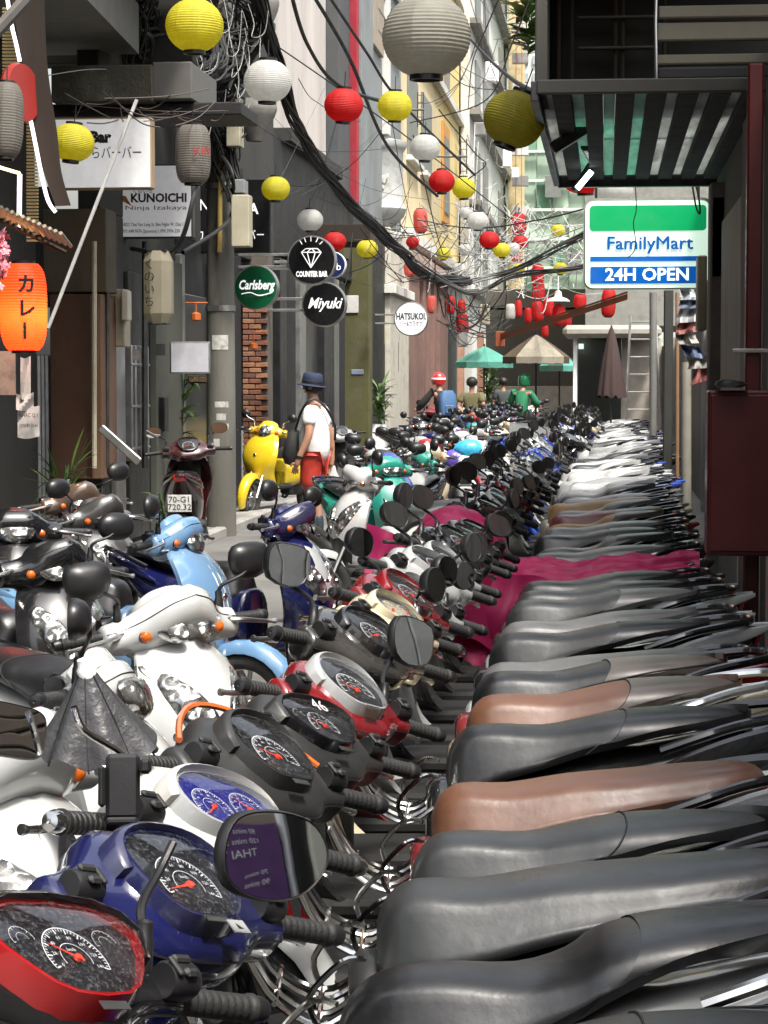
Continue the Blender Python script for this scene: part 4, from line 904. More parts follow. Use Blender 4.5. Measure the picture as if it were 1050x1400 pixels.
thing('lamp_arm', 'black hinged lamp arm reaching out under the canopy', 'lamp arm', MB().tube([P(786, 262, 15.1), P(812, 220, 15.1), P(800, 200, 14)], .03, 8), BLK); thing('camera_bracket', 'black angular bracket hanging from the left end of the canopy', 'bracket', MB().box(tuple(P(785, 185, 13)), (.30, .10, .07), .01, rot=(0, -.55, 0)), BLK)
# ---------------------------------------------------------------- left side signs
def round_sign(label, px, py, rpx, Y, face, texts, rim=None, arm=True, wallx=-4.6, th=.12):
    c = P(px, py, Y); o = root('round_sign', label, 'sign', tuple(c)); r_ = rpx / S(Y); Q = Matrix.Translation(-c)
    F = Matrix.Rotation(pi / 2, 4, 'X')
    m = MB(); m.lathe([(0, -.01), (r_ * .97, -.01), (r_ * 1.0, 0.012), (r_, th), (r_ * .97, th + .01), (0, th + .01)], 40, (0, 0, 0), (0, 1, 0)); obj('sign_case', m, rim or ALU, o)
    m = MB(); m.lathe([(0, -.016), (r_ * .93, -.016), (r_ * .93, -.008)], 40, (0, 0, 0), (0, 1, 0)); obj('sign_face', m, face, o)
    for (s, dx, dy, h, w_, mt, kw) in texts: txt('sign_lettering', s, px + dx, py + dy, Y - .018, h, mt, o, Q, w=w_, **kw)
    if arm: m = MB(); m.box(((wallx - c.x) / 2, th / 2, r_ * .25), (abs(wallx - c.x), .035, .035), .003); m.box(((wallx - c.x) / 2, th / 2, -r_ * .25), (abs(wallx - c.x), .035, .035), .003); obj('bracket', m, ALU, o)
    return o, Q
LW = mat('letter_white', (.75, .75, .75), .5, emis=(1, 1, 1), es=.25); LB = mat('letter_black', (.01, .01, .01), .5)
BF = mat('sign_black_face', (.008, .008, .009), .25, rvar=.04)
o, Q = round_sign('round black COUNTER BAR sign with a white diamond drawing', 426, 356, 34, 27, BF, [('COUNTER BAR', 0, 19, 7.5, 44, LW, dict(bold=.004))])
m = MB()
def ln(m, a, b, Y, r=.006): m.tube([P(a[0], a[1], Y), P(b[0], b[1], Y)], r, 5)
D = [(412, 345), (418, 340), (434, 340), (439, 345), (425, 366)]
for k in range(5): ln(m, D[k], D[(k + 1) % 5], 26.97)
for a, b in ((D[0], D[3]), ((420, 345), D[4]), ((431, 345), D[4]), ((420, 345), (425, 340)), ((431, 345), (426, 340)), ((413, 334), (410, 329)), ((418, 331), (416, 325)), ((425, 330), (425, 323)), ((432, 331), (435, 325)), ((437, 334), (441, 330))): ln(m, a, b, 26.97)
obj('diamond_drawing', m, LW, o, T=Q)
o, Q = round_sign('round black Miyuki sign in script letters below the counter bar sign', 443, 416, 31, 28, BF, [('Miyuki', 0, -1, 15, 48, LW, dict(shear=.35, bold=.003))])
round_sign('round dark blue sign mostly hidden behind the counter bar sign', 455, 362, 18, 30, mat('blue_face', (.01, .02, .08), .3), [('b', 8, 3, 10, 6, LW, {})], rim=WHT)
o, Q = round_sign('round dark green Carlsberg sign with white script on the pole side', 350, 393, 31, 25, mat('green_face', (.0, .07, .025), .3), [('Carlsberg', 0, -3, 13, 50, LW, dict(shear=.25, bold=.004)), ('D A N M A R K', 0, 12, 4, 30, mat('letter_green', (.1, .25, .12), .5), {})])
m = MB(); m.tube(cr([tuple(P(a, b, 24.97)) for a, b in ((330, 402), (342, 400), (355, 404), (372, 400))], 4), .006, 5); obj('underline', m, LW, o, T=Q)
round_sign('round white HATSUKOI sign with black lettering', 562, 436, 23.5, 46, mat('white_face', (.62, .62, .63), .4, emis=(1, 1, 1), es=.12), [('HATSUKOI.', 0, -3, 9, 41, LB, dict(bold=.006)), ('バー&カラオケ', 0, 7, 6, 31, LB, {})], wallx=-4.85)
def box_sign(label, px0, py0, px1, py1, Y, face, texts, rim=ALU, th=.14, name='sign_board'):
    c = P((px0 + px1) / 2, (py0 + py1) / 2, Y); o = root(name, label, 'sign', tuple(c)); Q = Matrix.Translation(-c)
    rbox('sign_frame', px0, py0, px1, py1, Y, th, rim, o, T=Q, b=.01); f = 2.2
    rbox('sign_face', px0 + f, py0 + f, px1 - f, py1 - f, Y - .006, .01, face, o, T=Q, b=0)
    for (s, px, py, h, w_, mt, kw) in texts: txt('sign_lettering', s, px, py, Y - .0075, h, mt, o, Q, w=w_, **kw)
    return o, Q
SF = mat('sign_offwhite', (.55, .55, .55), .5, emis=(1, 1, 1), es=.13, dirt=.2)
box_sign('white box sign reading Bar with a Japanese line behind the yellow lantern', 66, 160, 207, 259, 18, SF, [('Bar', 137, 188, 15, 30, LB, dict(bold=.008)), ('ちらバーバー', 152, 210, 14, 84, LB, {})], rim=mat('wood_rim', (.28, .2, .12), .7))
o, Q = box_sign('grey KUNOICHI Ninja Izakaya sign board with address lines', 143, 224, 263, 326, 20.5, mat('sign_grey', (.33, .33, .36), .5, emis=(1, 1, 1), es=.08), [('KUNOICHI', 217, 271, 12, 78, LB, dict(bold=.004)), ('Ninja Izakaya', 213, 284, 6, 86, mat('letter_brown', (.16, .07, .03), .5), {}), ('Floor 2, 8A/8D2 Thai Van Lung St, Ben Nghe W, Dist 1', 199, 307, 5, 106, LB, {}), ('Hotline: 093 648 9676 (Japanese) | 090 2996 230', 198, 316, 5, 98, LB, {}), ('くのいち', 195, 261, 7, 26, LB, {})], rim=BLK)
m = MB(); q = P(163, 278, 20.48); m.add([tuple(P(a, b, 20.48)) for a, b in ((150, 265), (172, 268), (180, 282), (166, 274), (164, 288), (160, 276))], [(0, 1, 2, 3), (0, 3, 4, 5)]); obj('ninja_mark', m, mat('mark_orange', (.3, .12, .03), .5), o, T=Q, smooth=False)
box_sign('tall black bar sign with white letters behind the pole', 268, 244, 370, 346, 24.5, BF, [('N', 279, 281, 16, 11, LW, {}), ('A', 347, 286, 15, 13, LW, dict(bold=.004)), ('カ', 273, 322, 13, 10, LW, {}), ('バー', 350, 322, 11, 22, LW, {})], rim=BLK)
box_sign('blank white notice board standing beside the concrete pole', 232, 467, 287, 511, 21.4, mat('notice_white', (.45, .45, .49), .6), [], rim=ALU, th=.03, name='notice_board')
box_sign('small wooden PUSH plate on the glass door below the white board', 257, 513, 283, 524, 22, mat('wood_tag', (.14, .09, .035), .6), [('PUSH', 270, 518.5, 6.5, 20, LB, {})], rim=DARKW, th=.02, name='push_plate')
# shop cabinets, rods
thing('wall_cabinet', 'grey beige electric cabinet on the shop wall left of the doors', 'cabinet', pbox(MB(), 140, 395, 170, 474, 19.6, .25, .01), CABN)
thing('wall_cabinet', 'slim cream fuse box at the right of the electric cabinet', 'box', pbox(MB(), 166, 397, 175, 438, 19.5, .15, .008), mat('cream_box', (.45, .42, .34), .6))
thing('mail_box', 'pale narrow case hanging beside the brown boarded front', 'box', pbox(MB(), 136, 470, 151, 528, 19.4, .1, .006), mat('case_pale', (.28, .27, .24), .6))
thing('alarm_bell', 'small red round alarm bell above the electric cabinet', 'bell', MB().lathe([(0, -.06), (.05, -.05), (.06, 0), (0, 0)], 14, P(138, 349, 19.3), (0, 1, 0)), MAROON)
thing('angled_panel', 'tilted grey flat lamp panel sticking out above the dark scooter', 'panel', MB().box(tuple(P(164, 608, 18.5)), (.45, .05, .07), .008, rot=(0, .72, 0)), ALU)
for px, py, Y, lb in ((268, 428, 21.5, 'orange hook ornament above the blank notice board'), (347, 468, 27.5, 'orange hook ornament on the brick pillar')):
    m = MB(); m.tube([P(px - 14 if px < 300 else px, py - 14, Y), P(px + 16, py - 14, Y)], .008, 5); m.tube([P(px, py - 14, Y), P(px, py, Y)], .008, 5); m.lathe([(0, -.05), (.05, -.03), (.05, .03), (0, .05)], 8, P(px, py + 5, Y)); thing('hook_ornament', lb, 'ornament', m, mat('orn_orange', (.45, .1, .02), .5))
for (a, r_, Y, lb) in ((129, .022, 18.9, 'thin pale pipe on the edge of the brown boards'), (198, .03, 20.8, 'dark vertical pipe between the grille door and the olive grey door'), (147, .018, 19.2, 'thin dark pipe left of the first narrow door')): thing('wall_pipe', lb, 'pipe', MB().tube([P(a, 330, Y), P(a, 640, Y)], r_, 8), CABN if 'pale' in lb else DST)
for (a, b, c_, d_, Y, cc, lb) in ((139, 540, 152, 566, 19.45, (.3, .3, .28), 'small grey notice beside the brown boards'), (142, 575, 151, 595, 19.45, (.45, .12, .10), 'little red flyer low beside the brown boards'), (181, 478, 190, 492, 20.2, (.35, .34, .3), 'small pale sticker card on the grille door'), (213, 470, 226, 486, 21.2, (.05, .05, .05), 'small dark plate on the olive grey door'), (292, 600, 300, 612, 22.9, (.4, .4, .36), 'torn flyer low on the pole side')): thing('flyer', lb, 'flyer', pbox(MB(), a, b, c_, d_, Y, .012, 0), mat('flyer_%d' % a, cc, .7, dirt=.5))
# bar roof with lit strips at far left
er = root('curved_eave', 'dark curved pagoda eave edged with lit strips at the far left', 'eave', tuple(P(60, 150, 13))); cE = P(60, 150, 13); Q = Matrix.Translation(-cE)
m = MB(); L_ = [((14, -10), (60, -20)), ((24, 50), (62, 40)), ((34, 110), (66, 100)), ((46, 175), (78, 180)), ((58, 230), (84, 235)), ((76, 282), (97, 281))]
L2 = cr([(a[0], a[1], b[0], b[1]) for a, b in L_], 4)
m.loft([[tuple(P(q[0], q[1], 13)), tuple(P(q[2], q[3], 13)), tuple(P(q[2], q[3], 13.35)), tuple(P(q[0], q[1], 13.35))] for q in L2]); obj('eave_board', m, DARKW, er, T=Q)
LED = mat('led_strip', (1, .9, 1), .5, emis=(.95, .86, 1), es=.75)
m = MB(); m.tube(cr([tuple(P(a, b, 12.96)) for a, b in ((9, -8), (16, 35), (22, 60), (27, 84))], 4), .012, 6); obj('light_strip', m, LED, er, T=Q)
m = MB(); m.tube(cr([tuple(P(a, b, 12.96)) for a, b in ((34, 128), (42, 165), (50, 205), (58, 245), (66, 275), (76, 290))], 4), .012, 6); obj('light_strip', m, LED, er, T=Q)
m = MB(); m.tube([P(27, 238, 12.6), P(26, 312, 12.6)], .014, 6); obj('light_strip', m, LED, er, T=Q)
m = MB(); m.tube([P(-10, 226, 12.6), P(27, 237, 12.6)], .010, 6); obj('light_strip', m, mat('led_yellow', (1, .9, .4), .5, emis=(1, .85, .35), es=2), er, T=Q)
m = MB()
for k in range(70):
    y_ = 10 + k * 4.6; pbox(m, 3 if y_ < 130 else 36, y_, 14 + y_ * .12 if y_ < 130 else 51, y_ + 2.6, 13.4, .03, 0)
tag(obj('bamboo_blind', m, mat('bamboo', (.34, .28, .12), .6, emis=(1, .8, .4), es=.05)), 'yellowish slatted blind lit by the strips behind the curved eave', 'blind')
rb_ = root('slatted_awning', 'small tilted awning of beige slats above the lit red lantern', 'awning', tuple(P(30, 310, 12.5))); cA = P(30, 310, 12.5); Q = Matrix.Translation(-cA)
for k in range(16):
    px = -28 + k * 7.4; obj('slat', MB().tube([P(px, 268 + k * 3.6 * .9 + 2, 12.2), P(px + 14, 292 + k * 3.0, 12.45)], .011, 6), mat('slat_beige', (.33, .29, .2), .6, dirt=.4), rb_, T=Q)
obj('awning_beam', MB().tube([P(-30, 286, 12.35), P(90, 345, 12.5)], .014, 6), DARKW, rb_, T=Q)
thing('disc_sign', 'round red and black bar sign seen edge on at the left border', 'sign', MB().lathe([(0, 0), (.17, 0), (.18, .02), (.17, .06), (0, .06)], 30, P(22, 128, 12.9), (.93, -.3, .05)), [mat('disc_red', (.25, .02, .015), .5)])
thing('white_pole', 'thin white slanted rod leaning across the bar signs', 'rod', MB().tube([P(187, 136, 16), P(66, 448, 16)], .014, 8), mat('rod_white', (.55, .55, .53), .5))
thing('grey_pole', 'grey slanted beam crossing the top left corner', 'beam', MB().tube([P(-20, 60, 11), P(48, -14, 11)], .035, 8), mat('beam_grey', (.16, .15, .14), .6))
# papers at left edge
pp = root('paper_notices', 'torn white paper notices taped on the dark wall under the lit lantern', 'notices', tuple(P(38, 550, 13))); Q = Matrix.Translation(-P(38, 550, 13))
for (a, b, c_, d_, t) in ((28, 488, 42, 545, 0), (22, 538, 46, 560, 1), (24, 556, 54, 598, 1)):
    m = MB(); m.grid(lambda u, v: tuple(P(a + (c_ - a) * u, b + (d_ - b) * v + 2 * sin(u * 4), 13 + .02 * sin(u * 5 + v * 4))), 6, 6); obj('paper', m, mat('paper_white', (.5, .5, .47), .8, dirt=.3), pp, T=Q)
txt('paper_lettering', 'NHẠC Q.1', 39, 568, 12.96, 6, LB, pp, Q, w=26); txt('paper_lettering', '(09)182.3334', 39, 582, 12.96, 5, LB, pp, Q, w=26)
thing('purple_sign', 'jagged pale poster on the black wall at the left border', 'poster', pbox(MB(), -10, 480, 20, 540, 13.2, .02, 0), mat('poster_tan', (.28, .2, .15), .7, dirt=.8, dirtcol=(.01, .01, .01)))
# ---------------------------------------------------------------- pole
pc = P(303, 745, 23.2); pl = root('utility_pole', 'stout concrete utility pole with stickers and cable clamps at left centre', 'pole', (pc.x, 23.2, 0)); Q = Matrix.Translation((-pc.x, -23.2, 0))
zt = zy(-60, 23.2); obj('pole_shaft', MB().lathe([(.16, 0), (.155, 1.5), (.128, zt)], 24, (pc.x, 23.2, 0)), mat('pole_concrete', (.12, .115, .098), .9, 0, .25, 3, .5, 30, dirt=.6, dirtcol=(.12, .11, .09), stretch=(1, 1, .3)), pl, T=Q)
for (px, py, w_, h_) in ((303, 553, 20, 8), (302, 570, 13, 9), (306, 583, 12, 8), (300, 468, 22, 20)):
    q = P(px, py, 23.03); m = MB(); m.grid(lambda u, v: (q.x + (u - .5) * w_ / S(23), 23.2 - math.sqrt(max(.0001, .153 ** 2 - ((q.x - pc.x) + (u - .5) * w_ / S(23)) ** 2)) - .003, q.z + (v - .5) * h_ / S(23)), 6, 2)
    obj('sticker', m, mat('sticker', (.42, .41, .38), .7, 0, .3, 25, dirt=.7, dirtcol=(.06, .06, .06)), pl, T=Q)
for z in (zy(420, 23.2), zy(250, 23.2), zy(120, 23.2)): obj('clamp', MB().lathe([(.158, -.03), (.162, -.03), (.162, .03), (.158, .03)], 20, (pc.x, 23.2, z)), STEEL, pl, T=Q)
obj('conduit', MB().tube([P(301, 200, 22.95), P(301, 250, 22.95), P(300, 345, 22.98)], .028, 10), mat('conduit_yellow', (.38, .27, .07), .6, dirt=.5), pl, T=Q)
for (a, b, c_, d_) in ((316, 266, 340, 337), (309, 158, 328, 200), (320, 245, 334, 264)): rbox('meter_box', a, b, c_, d_, 22.7, .25, CABN if a != 320 else LGRYP, pl, T=Q)
rbox('cross_arm', 300, 30, 375, 42, 23.0, .1, DST, pl, T=Q)
# hanging lamp shades (stone cornices / speaker pots)
def pot(label, px, py, rp, hp, Y):
    c = P(px, py, Y); r_ = rp / S(Y); h = hp / S(Y); m = MB(); m.lathe([(0, -h), (r_ * .35, -h), (r_ * .55, -h * .5), (r_ * .9, h * .2), (r_, h * .5), (r_, h * .65), (r_ * .92, h), (0, h)], 26); return thing('corbel', label, 'corbel', m, mat('corbel_stone', (.17, .165, .15), .85, bump=.3, dirt=.5)), setattr(bpy.context.scene.objects[m and -1], 'location', c) if 0 else None
for (lb, px, py, rp, hp, Y) in (('round stone corbel under the balcony at the top beside the pole', 358, 22, 24, 30, 26), ('lower round stone corbel behind the cable bundle', 348, 165, 31, 28, 26)):
    o, _ = pot(lb, px, py, rp, hp, Y); o.location = P(px, py, Y)
# ---------------------------------------------------------------- lanterns
def silk(name, c, es=0, ec=None):
    m_ = mat('silk_' + name, c, .6, 0, .1, 4, .1, 120, dirt=.12, dirtcol=tuple(x * .5 for x in c), emis=ec or c, es=es); return mk_tl(m_, .6)
SY, SR, SWh, SG = silk('yellow', (.68, .62, .06)), silk('red', (.62, .03, .03)), silk('white', (.66, .66, .63)), silk('grey', (.40, .39, .34))
SPK = silk('faded_red', (.70, .16, .13))
def lantern(label, px, py, rp, Y, mt, asp=.88, tilt=0, cat='lantern', group=None, ribs=20, cord=.5, boxy=2.0, caps=BLK):
    c = P(px, py, Y); r_ = rp / S(Y); h = r_ * asp; o = root('paper_lantern', label, cat, tuple(c), 0, group); o.rotation_euler = (R.uniform(-.07, .07), tilt or R.uniform(-.09, .09), R.uniform(0, 6.28) if tilt == 0 else 0)
    key = ('lan', round(asp, 2), boxy, ribs)
    def mk():
        rings = []; n = 32
        for i in range(ribs * 2 + 1):
            t = -1 + 2 * i / (ribs * 2); rr_ = (1 - abs(t * .93) ** (boxy * 1.0)) ** (1 / boxy) if boxy != 2 else math.sqrt(1 - (t * .93) ** 2); rr_ *= (1.0 if i % 2 == 0 else .982)
            rings.append([(rr_ * (1 + .010 * cos(8 * a)) * cos(a), rr_ * (1 + .010 * cos(8 * a)) * sin(a), t * asp * .93) for a in [2 * pi * k / n for k in range(n)]])
        mm = MB(); mm.loft(rings, True, False); return mm.mesh('lantern', 12)
    sh = obj('shade', cached(key, mk), mt, o); sh.scale = (r_, r_, r_)
    e = .37 if boxy == 2 else .5
    for s_ in (-1, 1):
        m = MB(); m.lathe([(r_ * (e + .01), -.05 * r_), (r_ * (e + .01), .09 * r_), (r_ * (e - .06), .09 * r_), (r_ * (e - .06), -.05 * r_)], 20, (0, 0, s_ * (h * .95)), (0, 0, s_)); obj('rim', m, caps, o)
    if cord: obj('cord', MB().tube([(0, 0, h), (0, 0, h + cord * r_ * 1.6)], .004, 5), BLK, o)
    return o
LN = [
 ('big yellow round lantern at the top left in front of the cable tangle', 266, 35, 40, 13, SY, .92), ('largest lantern, pale grey and round, hanging at the top centre', 583, 50, 61, 12, SG, .92),
 ('white round lantern beside the pole below the cable tangle', 366, 111, 33, 15.8, SWh, .9), ('bright red lantern in front of the grey columns, largest red one', 470, 144, 27, 19, SR, .88),
 ('yellow lantern to the right of the largest red lantern', 540, 145, 24, 21.5, SY, .88), ('yellow lantern in front of the white Bar sign', 99, 195, 31, 15, SY, .86),
 ('white lantern hanging below the yellow one at upper centre', 581, 202, 21, 25, SWh, .88), ('red lantern touching a yellow one below the upper white lantern', 604, 248, 18, 29, SR, .9),
 ('yellow lantern touching the red one below the upper white lantern', 634, 257, 16, 32, SY, .95), ('yellow lantern beside the pole above the counter bar sign', 377, 258, 20, 24, SY, .86),
 ('white lantern right above the counter bar sign', 424, 301, 18, 26.5, SWh, .86), ('dark red lantern peeking out at the upper right of the counter bar sign', 458, 330, 15.5, 31, SR, .85),
 ('yellow lantern in front of the olive pillar top', 502, 340, 15, 33, SY, .84), ('white lantern above the crossing of the thin cables', 653, 302, 15, 34, SWh, .86),
 ('red lantern right below the white one at the thin cables', 669, 328, 14, 36, SR, .86), ('yellow lantern touching the lower right of that small red lantern', 686, 342, 12, 38, SY, .86),
 ('small white lantern squeezed between yellow and red ones', 701, 340, 10, 42, SWh, .9), ('small red lantern right of the squeezed white one', 711, 331, 11, 44, SR, .86),
 ('tiny white lantern above the thin cable bend, upper one', 635, 341, 9, 48, SWh, .86), ('tiny white lantern above the thick cable bend, lower one', 628, 368, 10, 46, SWh, .86),
 ('tiny yellow lantern left of the tiny white ones', 606, 347, 10, 46, SY, .86), ('tiny white lantern hidden behind the cable bundle over the yellow pillar', 540, 323, 11, 40, SWh, .8),
 ('tiny red lantern behind the cable bundle', 564, 331, 9, 48, SR, .9), ('tiny yellow lantern in front of the green netting, upper right one', 763, 315, 10, 46, SY, .86),
 ('tiny yellow lantern in front of the green netting, lower right one', 766, 367, 10, 44, SY, .86), ('tiny yellow lantern in front of the green netting, left one', 709, 367, 9, 48, SY, .9),
 ('small white lantern half behind the upper yellow lantern cord', 637, 291, 9, 44, SWh, .95), ('small red lantern glimpsed through the canopy frame', 788, 220, 8, 22, SR, .9),
]
for (lb, px, py, rp, Y, mt, asp) in LN: lantern(lb, px, py, rp, Y, mt, asp)
lantern('olive yellow large lantern tilted against the canopy corner', 703, 163, 42, 12.2, silk('olive', (.42, .38, .05)), .93, tilt=.35)
lantern('dark red lantern tucked behind the tube lamp under the canopy', 800, 250, 29, 19, SR, .52); lantern('pale ribbed lantern just above the store sign', 839, 262, 27, 18, SWh, .6)
TALL = [('faded red long lantern in front of the yellow house', 575, 302, 10, 50, 1.7, SPK), ('short faded red lantern at the cream column', 560, 368, 8, 50, 1.3, SPK), ('faded red long lantern by the doorway right of the round white sign', 590, 416, 6.5, 52, 1.9, SPK), ('dull red lantern hanging under the shop cornice', 616, 417, 6.5, 56, 2.0, SR), ('dull red lantern beside the grey meter, upper left', 631, 421, 5.5, 60, 2.0, SR), ('bright red long lantern with writing at the upper right of the cables', 709, 307, 11, 50, 1.4, SR), ('red long lantern topmost of the right hand column', 735, 376, 9, 50, 1.7, SR), ('red long lantern second in the right hand column', 736, 399, 9, 51, 1.5, SR), ('red long lantern third in the right hand column', 735, 426, 8.5, 50, 1.7, SR), ('red long lantern right beside the third one of the column', 750, 420, 7.5, 52, 1.8, SR), ('dark red slim lantern left of the lantern column', 709, 422, 5, 55, 2.4, SR), ('dark red slim lantern between the slim one and the column', 722, 431, 5, 56, 2.2, SR), ('red lantern under the white enamel lamp', 764, 431, 9, 50, 1.7, SR), ('red lantern right of the enamel lamp', 793, 412, 9, 52, 1.1, SR), ('larger red lantern above the white kiosk', 832, 414, 10, 44, 2.0, SR), ('small red lantern hanging below the orange beam', 745, 452, 5, 54, 1.8, SR), ('white long lantern left of the slim red ones', 698, 426, 7, 55, 1.6, SWh), ('half hidden red lantern behind the orange beam', 775, 437, 7, 53, 1.4, SR), ('small pale red lantern below the yellow pair', 707, 352, 8, 50, .8, SPK), ('dark red lantern low beside the pink posts', 632, 443, 9, 55, 1.7, SR)]
for (lb, px, py, rp, Y, asp, mt) in TALL: lantern(lb, px, py, rp, Y, mt, asp, boxy=3.2, ribs=14)
lk_ = lantern('tall grey paper lantern with red letters next to the pole', 264, 211, 24.5, 17, silk('smoke', (.26, .24, .21)), 1.72, boxy=3.4, ribs=24)
txt('lantern_lettering', 'KIR', 275, 207, 17 - .145, 12, mat('letter_red', (.35, .02, .02), .5), lk_, lk_.matrix_world.inverted() if 0 else None) if 0 else None
lk_.rotation_euler = (0, 0, 0); txt('lantern_lettering', 'KIR', 276, 207, 16.835, 12, mat('letter_red', (.35, .02, .02), .5), lk_, Matrix.Translation(-P(264, 211, 17)), w=22)
lr = lantern('glowing red paper lantern with black vertical curry lettering at the left edge', 32, 420, 33, 12.4, silk('glow_red', (.60, .055, .015), .30, (1, .10, .02)), 1.95, boxy=3.4, ribs=30); lr.rotation_euler = (0, 0, 0)
for k, (ch, yy) in enumerate((('カ', 390), ('レ', 423), ('ー', 452))):
    o = txt('lantern_lettering', ch, 36, yy, 12.255, 20, LB, lr, Matrix.Translation(-P(32, 420, 12.4)), bold=.004)
    if ch == 'ー': o.matrix_basis = o.matrix_basis @ Matrix.Rotation(pi / 2, 4, 'Z')
bl = bpy.data.lights.new('lantern_bulb', 'POINT'); bl.energy = 7; bl.color = (1, .45, .18); bl.shadow_soft_size = .03; bo = bpy.data.objects.new('lantern_bulb', bl); COL.objects.link(bo); bo.parent = lr; bo.location = (.02, 0, -.05)
lantern('grey oval paper lantern cut by the left border', 8, 165, 25, 12, silk('smoke', (.26, .24, .21)), 2.2, boxy=3.0, ribs=26)
ol = root('paper_lantern', 'cream octagonal hanging lantern with Japanese letters below the ninja sign', 'lantern', tuple(P(217, 393, 19))); m = MB(); s_ = 1 / S(19)
m.loft([[(r_ * cos(rad(22.5 + 45 * k)) * s_, r_ * sin(rad(22.5 + 45 * k)) * s_, z * s_) for k in range(8)] for r_, z in ((15, 50), (21, 36), (21, -36), (15, -50))]); obj('shade', m, silk('cream', (.46, .42, .32)), ol, sharp=20)
obj('rim', MB().box((0, 0, -50 * s_), (.17, .17, .015), .004).box((0, 0, 50 * s_), (.17, .17, .015), .004), BLK, ol)
for k, ch in enumerate('くのいち'): txt('lantern_lettering', ch, 204, 362 + k * 17, 19 - .135, 12, LB, ol, Matrix.Translation(-P(217, 393, 19)))
m = [txt('lantern_lettering', '|||', 232, 365 + k * 14, 19 - .12, 8, LB, ol, Matrix.Translation(-P(217, 393, 19))) for k in range(0)]
# enamel lamp
m = MB(); q = P(763, 412, 50); m.lathe([(.27, 0), (.2, .06), (.09, .1), (.07, .22), (.02, .25), (.01, .6), (0, .6)], 20); o = thing('enamel_lamp', 'white enamel lamp shade above a red lantern near the kiosk', 'lamp', m, WHT); o.location = q
# ---------------------------------------------------------------- cables
CB = mat('cable_black', (.014, .014, .014), .55, rvar=.1); CG = mat('cable_grey', (.30, .30, .29), .6); CW = mat('cable_white', (.55, .55, .53), .55)
rc = random.Random(5)
def path3(pts): return [tuple(P(*p)) for p in pts]
def bundle(m, pts, rad_, n, r_, seg=5, wob=.6):
    base = cr(path3(pts), 8)
    for k in range(n):
        a = rc.uniform(0, 6.28); q = rc.uniform(.1, 1) ** .5 * rad_; fr = rc.uniform(.05, .22); ph = rc.uniform(0, 6)
        m.tube([(x + q * cos(a + i * fr) + wob * rad_ * .3 * sin(i * .7 + ph), y + q * .5 * sin(a + i * fr * .7), z + q * sin(a + i * fr) + wob * rad_ * .35 * cos(i * .55 + ph)) for i, (x, y, z) in enumerate(base)], r_ * rc.uniform(.7, 1.3), seg, cap=False)
m = MB(); bundle(m, [(345, -30, 22), (372, 60, 23), (398, 150, 24), (430, 215, 26), (478, 278, 28), (520, 318, 30), (556, 352, 32), (585, 380, 34), (640, 384, 37), (700, 372, 38), (760, 345, 36), (800, 318, 34)][:9], .075, 24, .012)
thing('cable_bundle', 'thick bundle of twisted black cables sweeping down from the pole to the lane middle', 'cables', m, CB)
m = MB(); bundle(m, [(640, 384, 37), (690, 375, 37), (740, 352, 35), (790, 325, 33), (830, 306, 31)], .05, 8, .012); bundle(m, [(560, 352, 32), (640, 400, 36), (700, 378, 36), (790, 366, 34), (860, 356, 30)], .04, 6, .012)
thing('cable_bundle', 'grey cable run continuing from the bundle towards the store sign', 'cables', m, mat('cable_mid', (.09, .09, .085), .6))
m = MB(); bundle(m, [(165, -20, 20), (185, 40, 20.5), (215, 72, 21), (262, 80, 21.5), (300, 60, 22.4), (330, 20, 23)], .2, 56, .013, wob=1.5); bundle(m, [(260, -20, 22), (275, 60, 22.5), (290, 120, 22.8), (300, 170, 22.9)], .22, 44, .012, wob=1.6); bundle(m, [(330, -20, 22.5), (345, 50, 22.8), (318, 110, 22.9), (312, 170, 22.9), (316, 260, 22.9)], .12, 20, .012, wob=1.6)
bundle(m, [(190, 20, 21), (230, 60, 21), (270, 110, 22), (285, 150, 22.6), (296, 230, 22.9)], .1, 16, .01, wob=1.6)
thing('cable_tangle', 'dense tangle of black cables looping around the top of the pole', 'cables', m, CB)['kind'] = 'stuff'
m = MB(); m2 = MB()
for k in range(34):
    px, py = rc.uniform(205, 345), rc.uniform(-10, 120); w_, h_ = rc.uniform(8, 34), rc.uniform(25, 85); Y = rc.uniform(20.5, 22.6)
    (m if k % 2 else m2).tube(cr(path3([(px, py, Y), (px + w_ * .3, py + h_ * .6, Y), (px + w_ * .2, py + h_, Y - .1), (px + w_ * .8, py + h_ * rc.uniform(.7, 1), Y), (px + w_, py + h_ * .2, Y)]), 4), rc.uniform(.002, .0045), 4, cap=False)
o = thing('wire_loops', 'loose white wire loops dangling round the pole top', 'wires', m, CW); o['kind'] = 'stuff'; o = thing('wire_loops', 'loose grey wire loops dangling round the pole top', 'wires', m2, CG); o['kind'] = 'stuff'
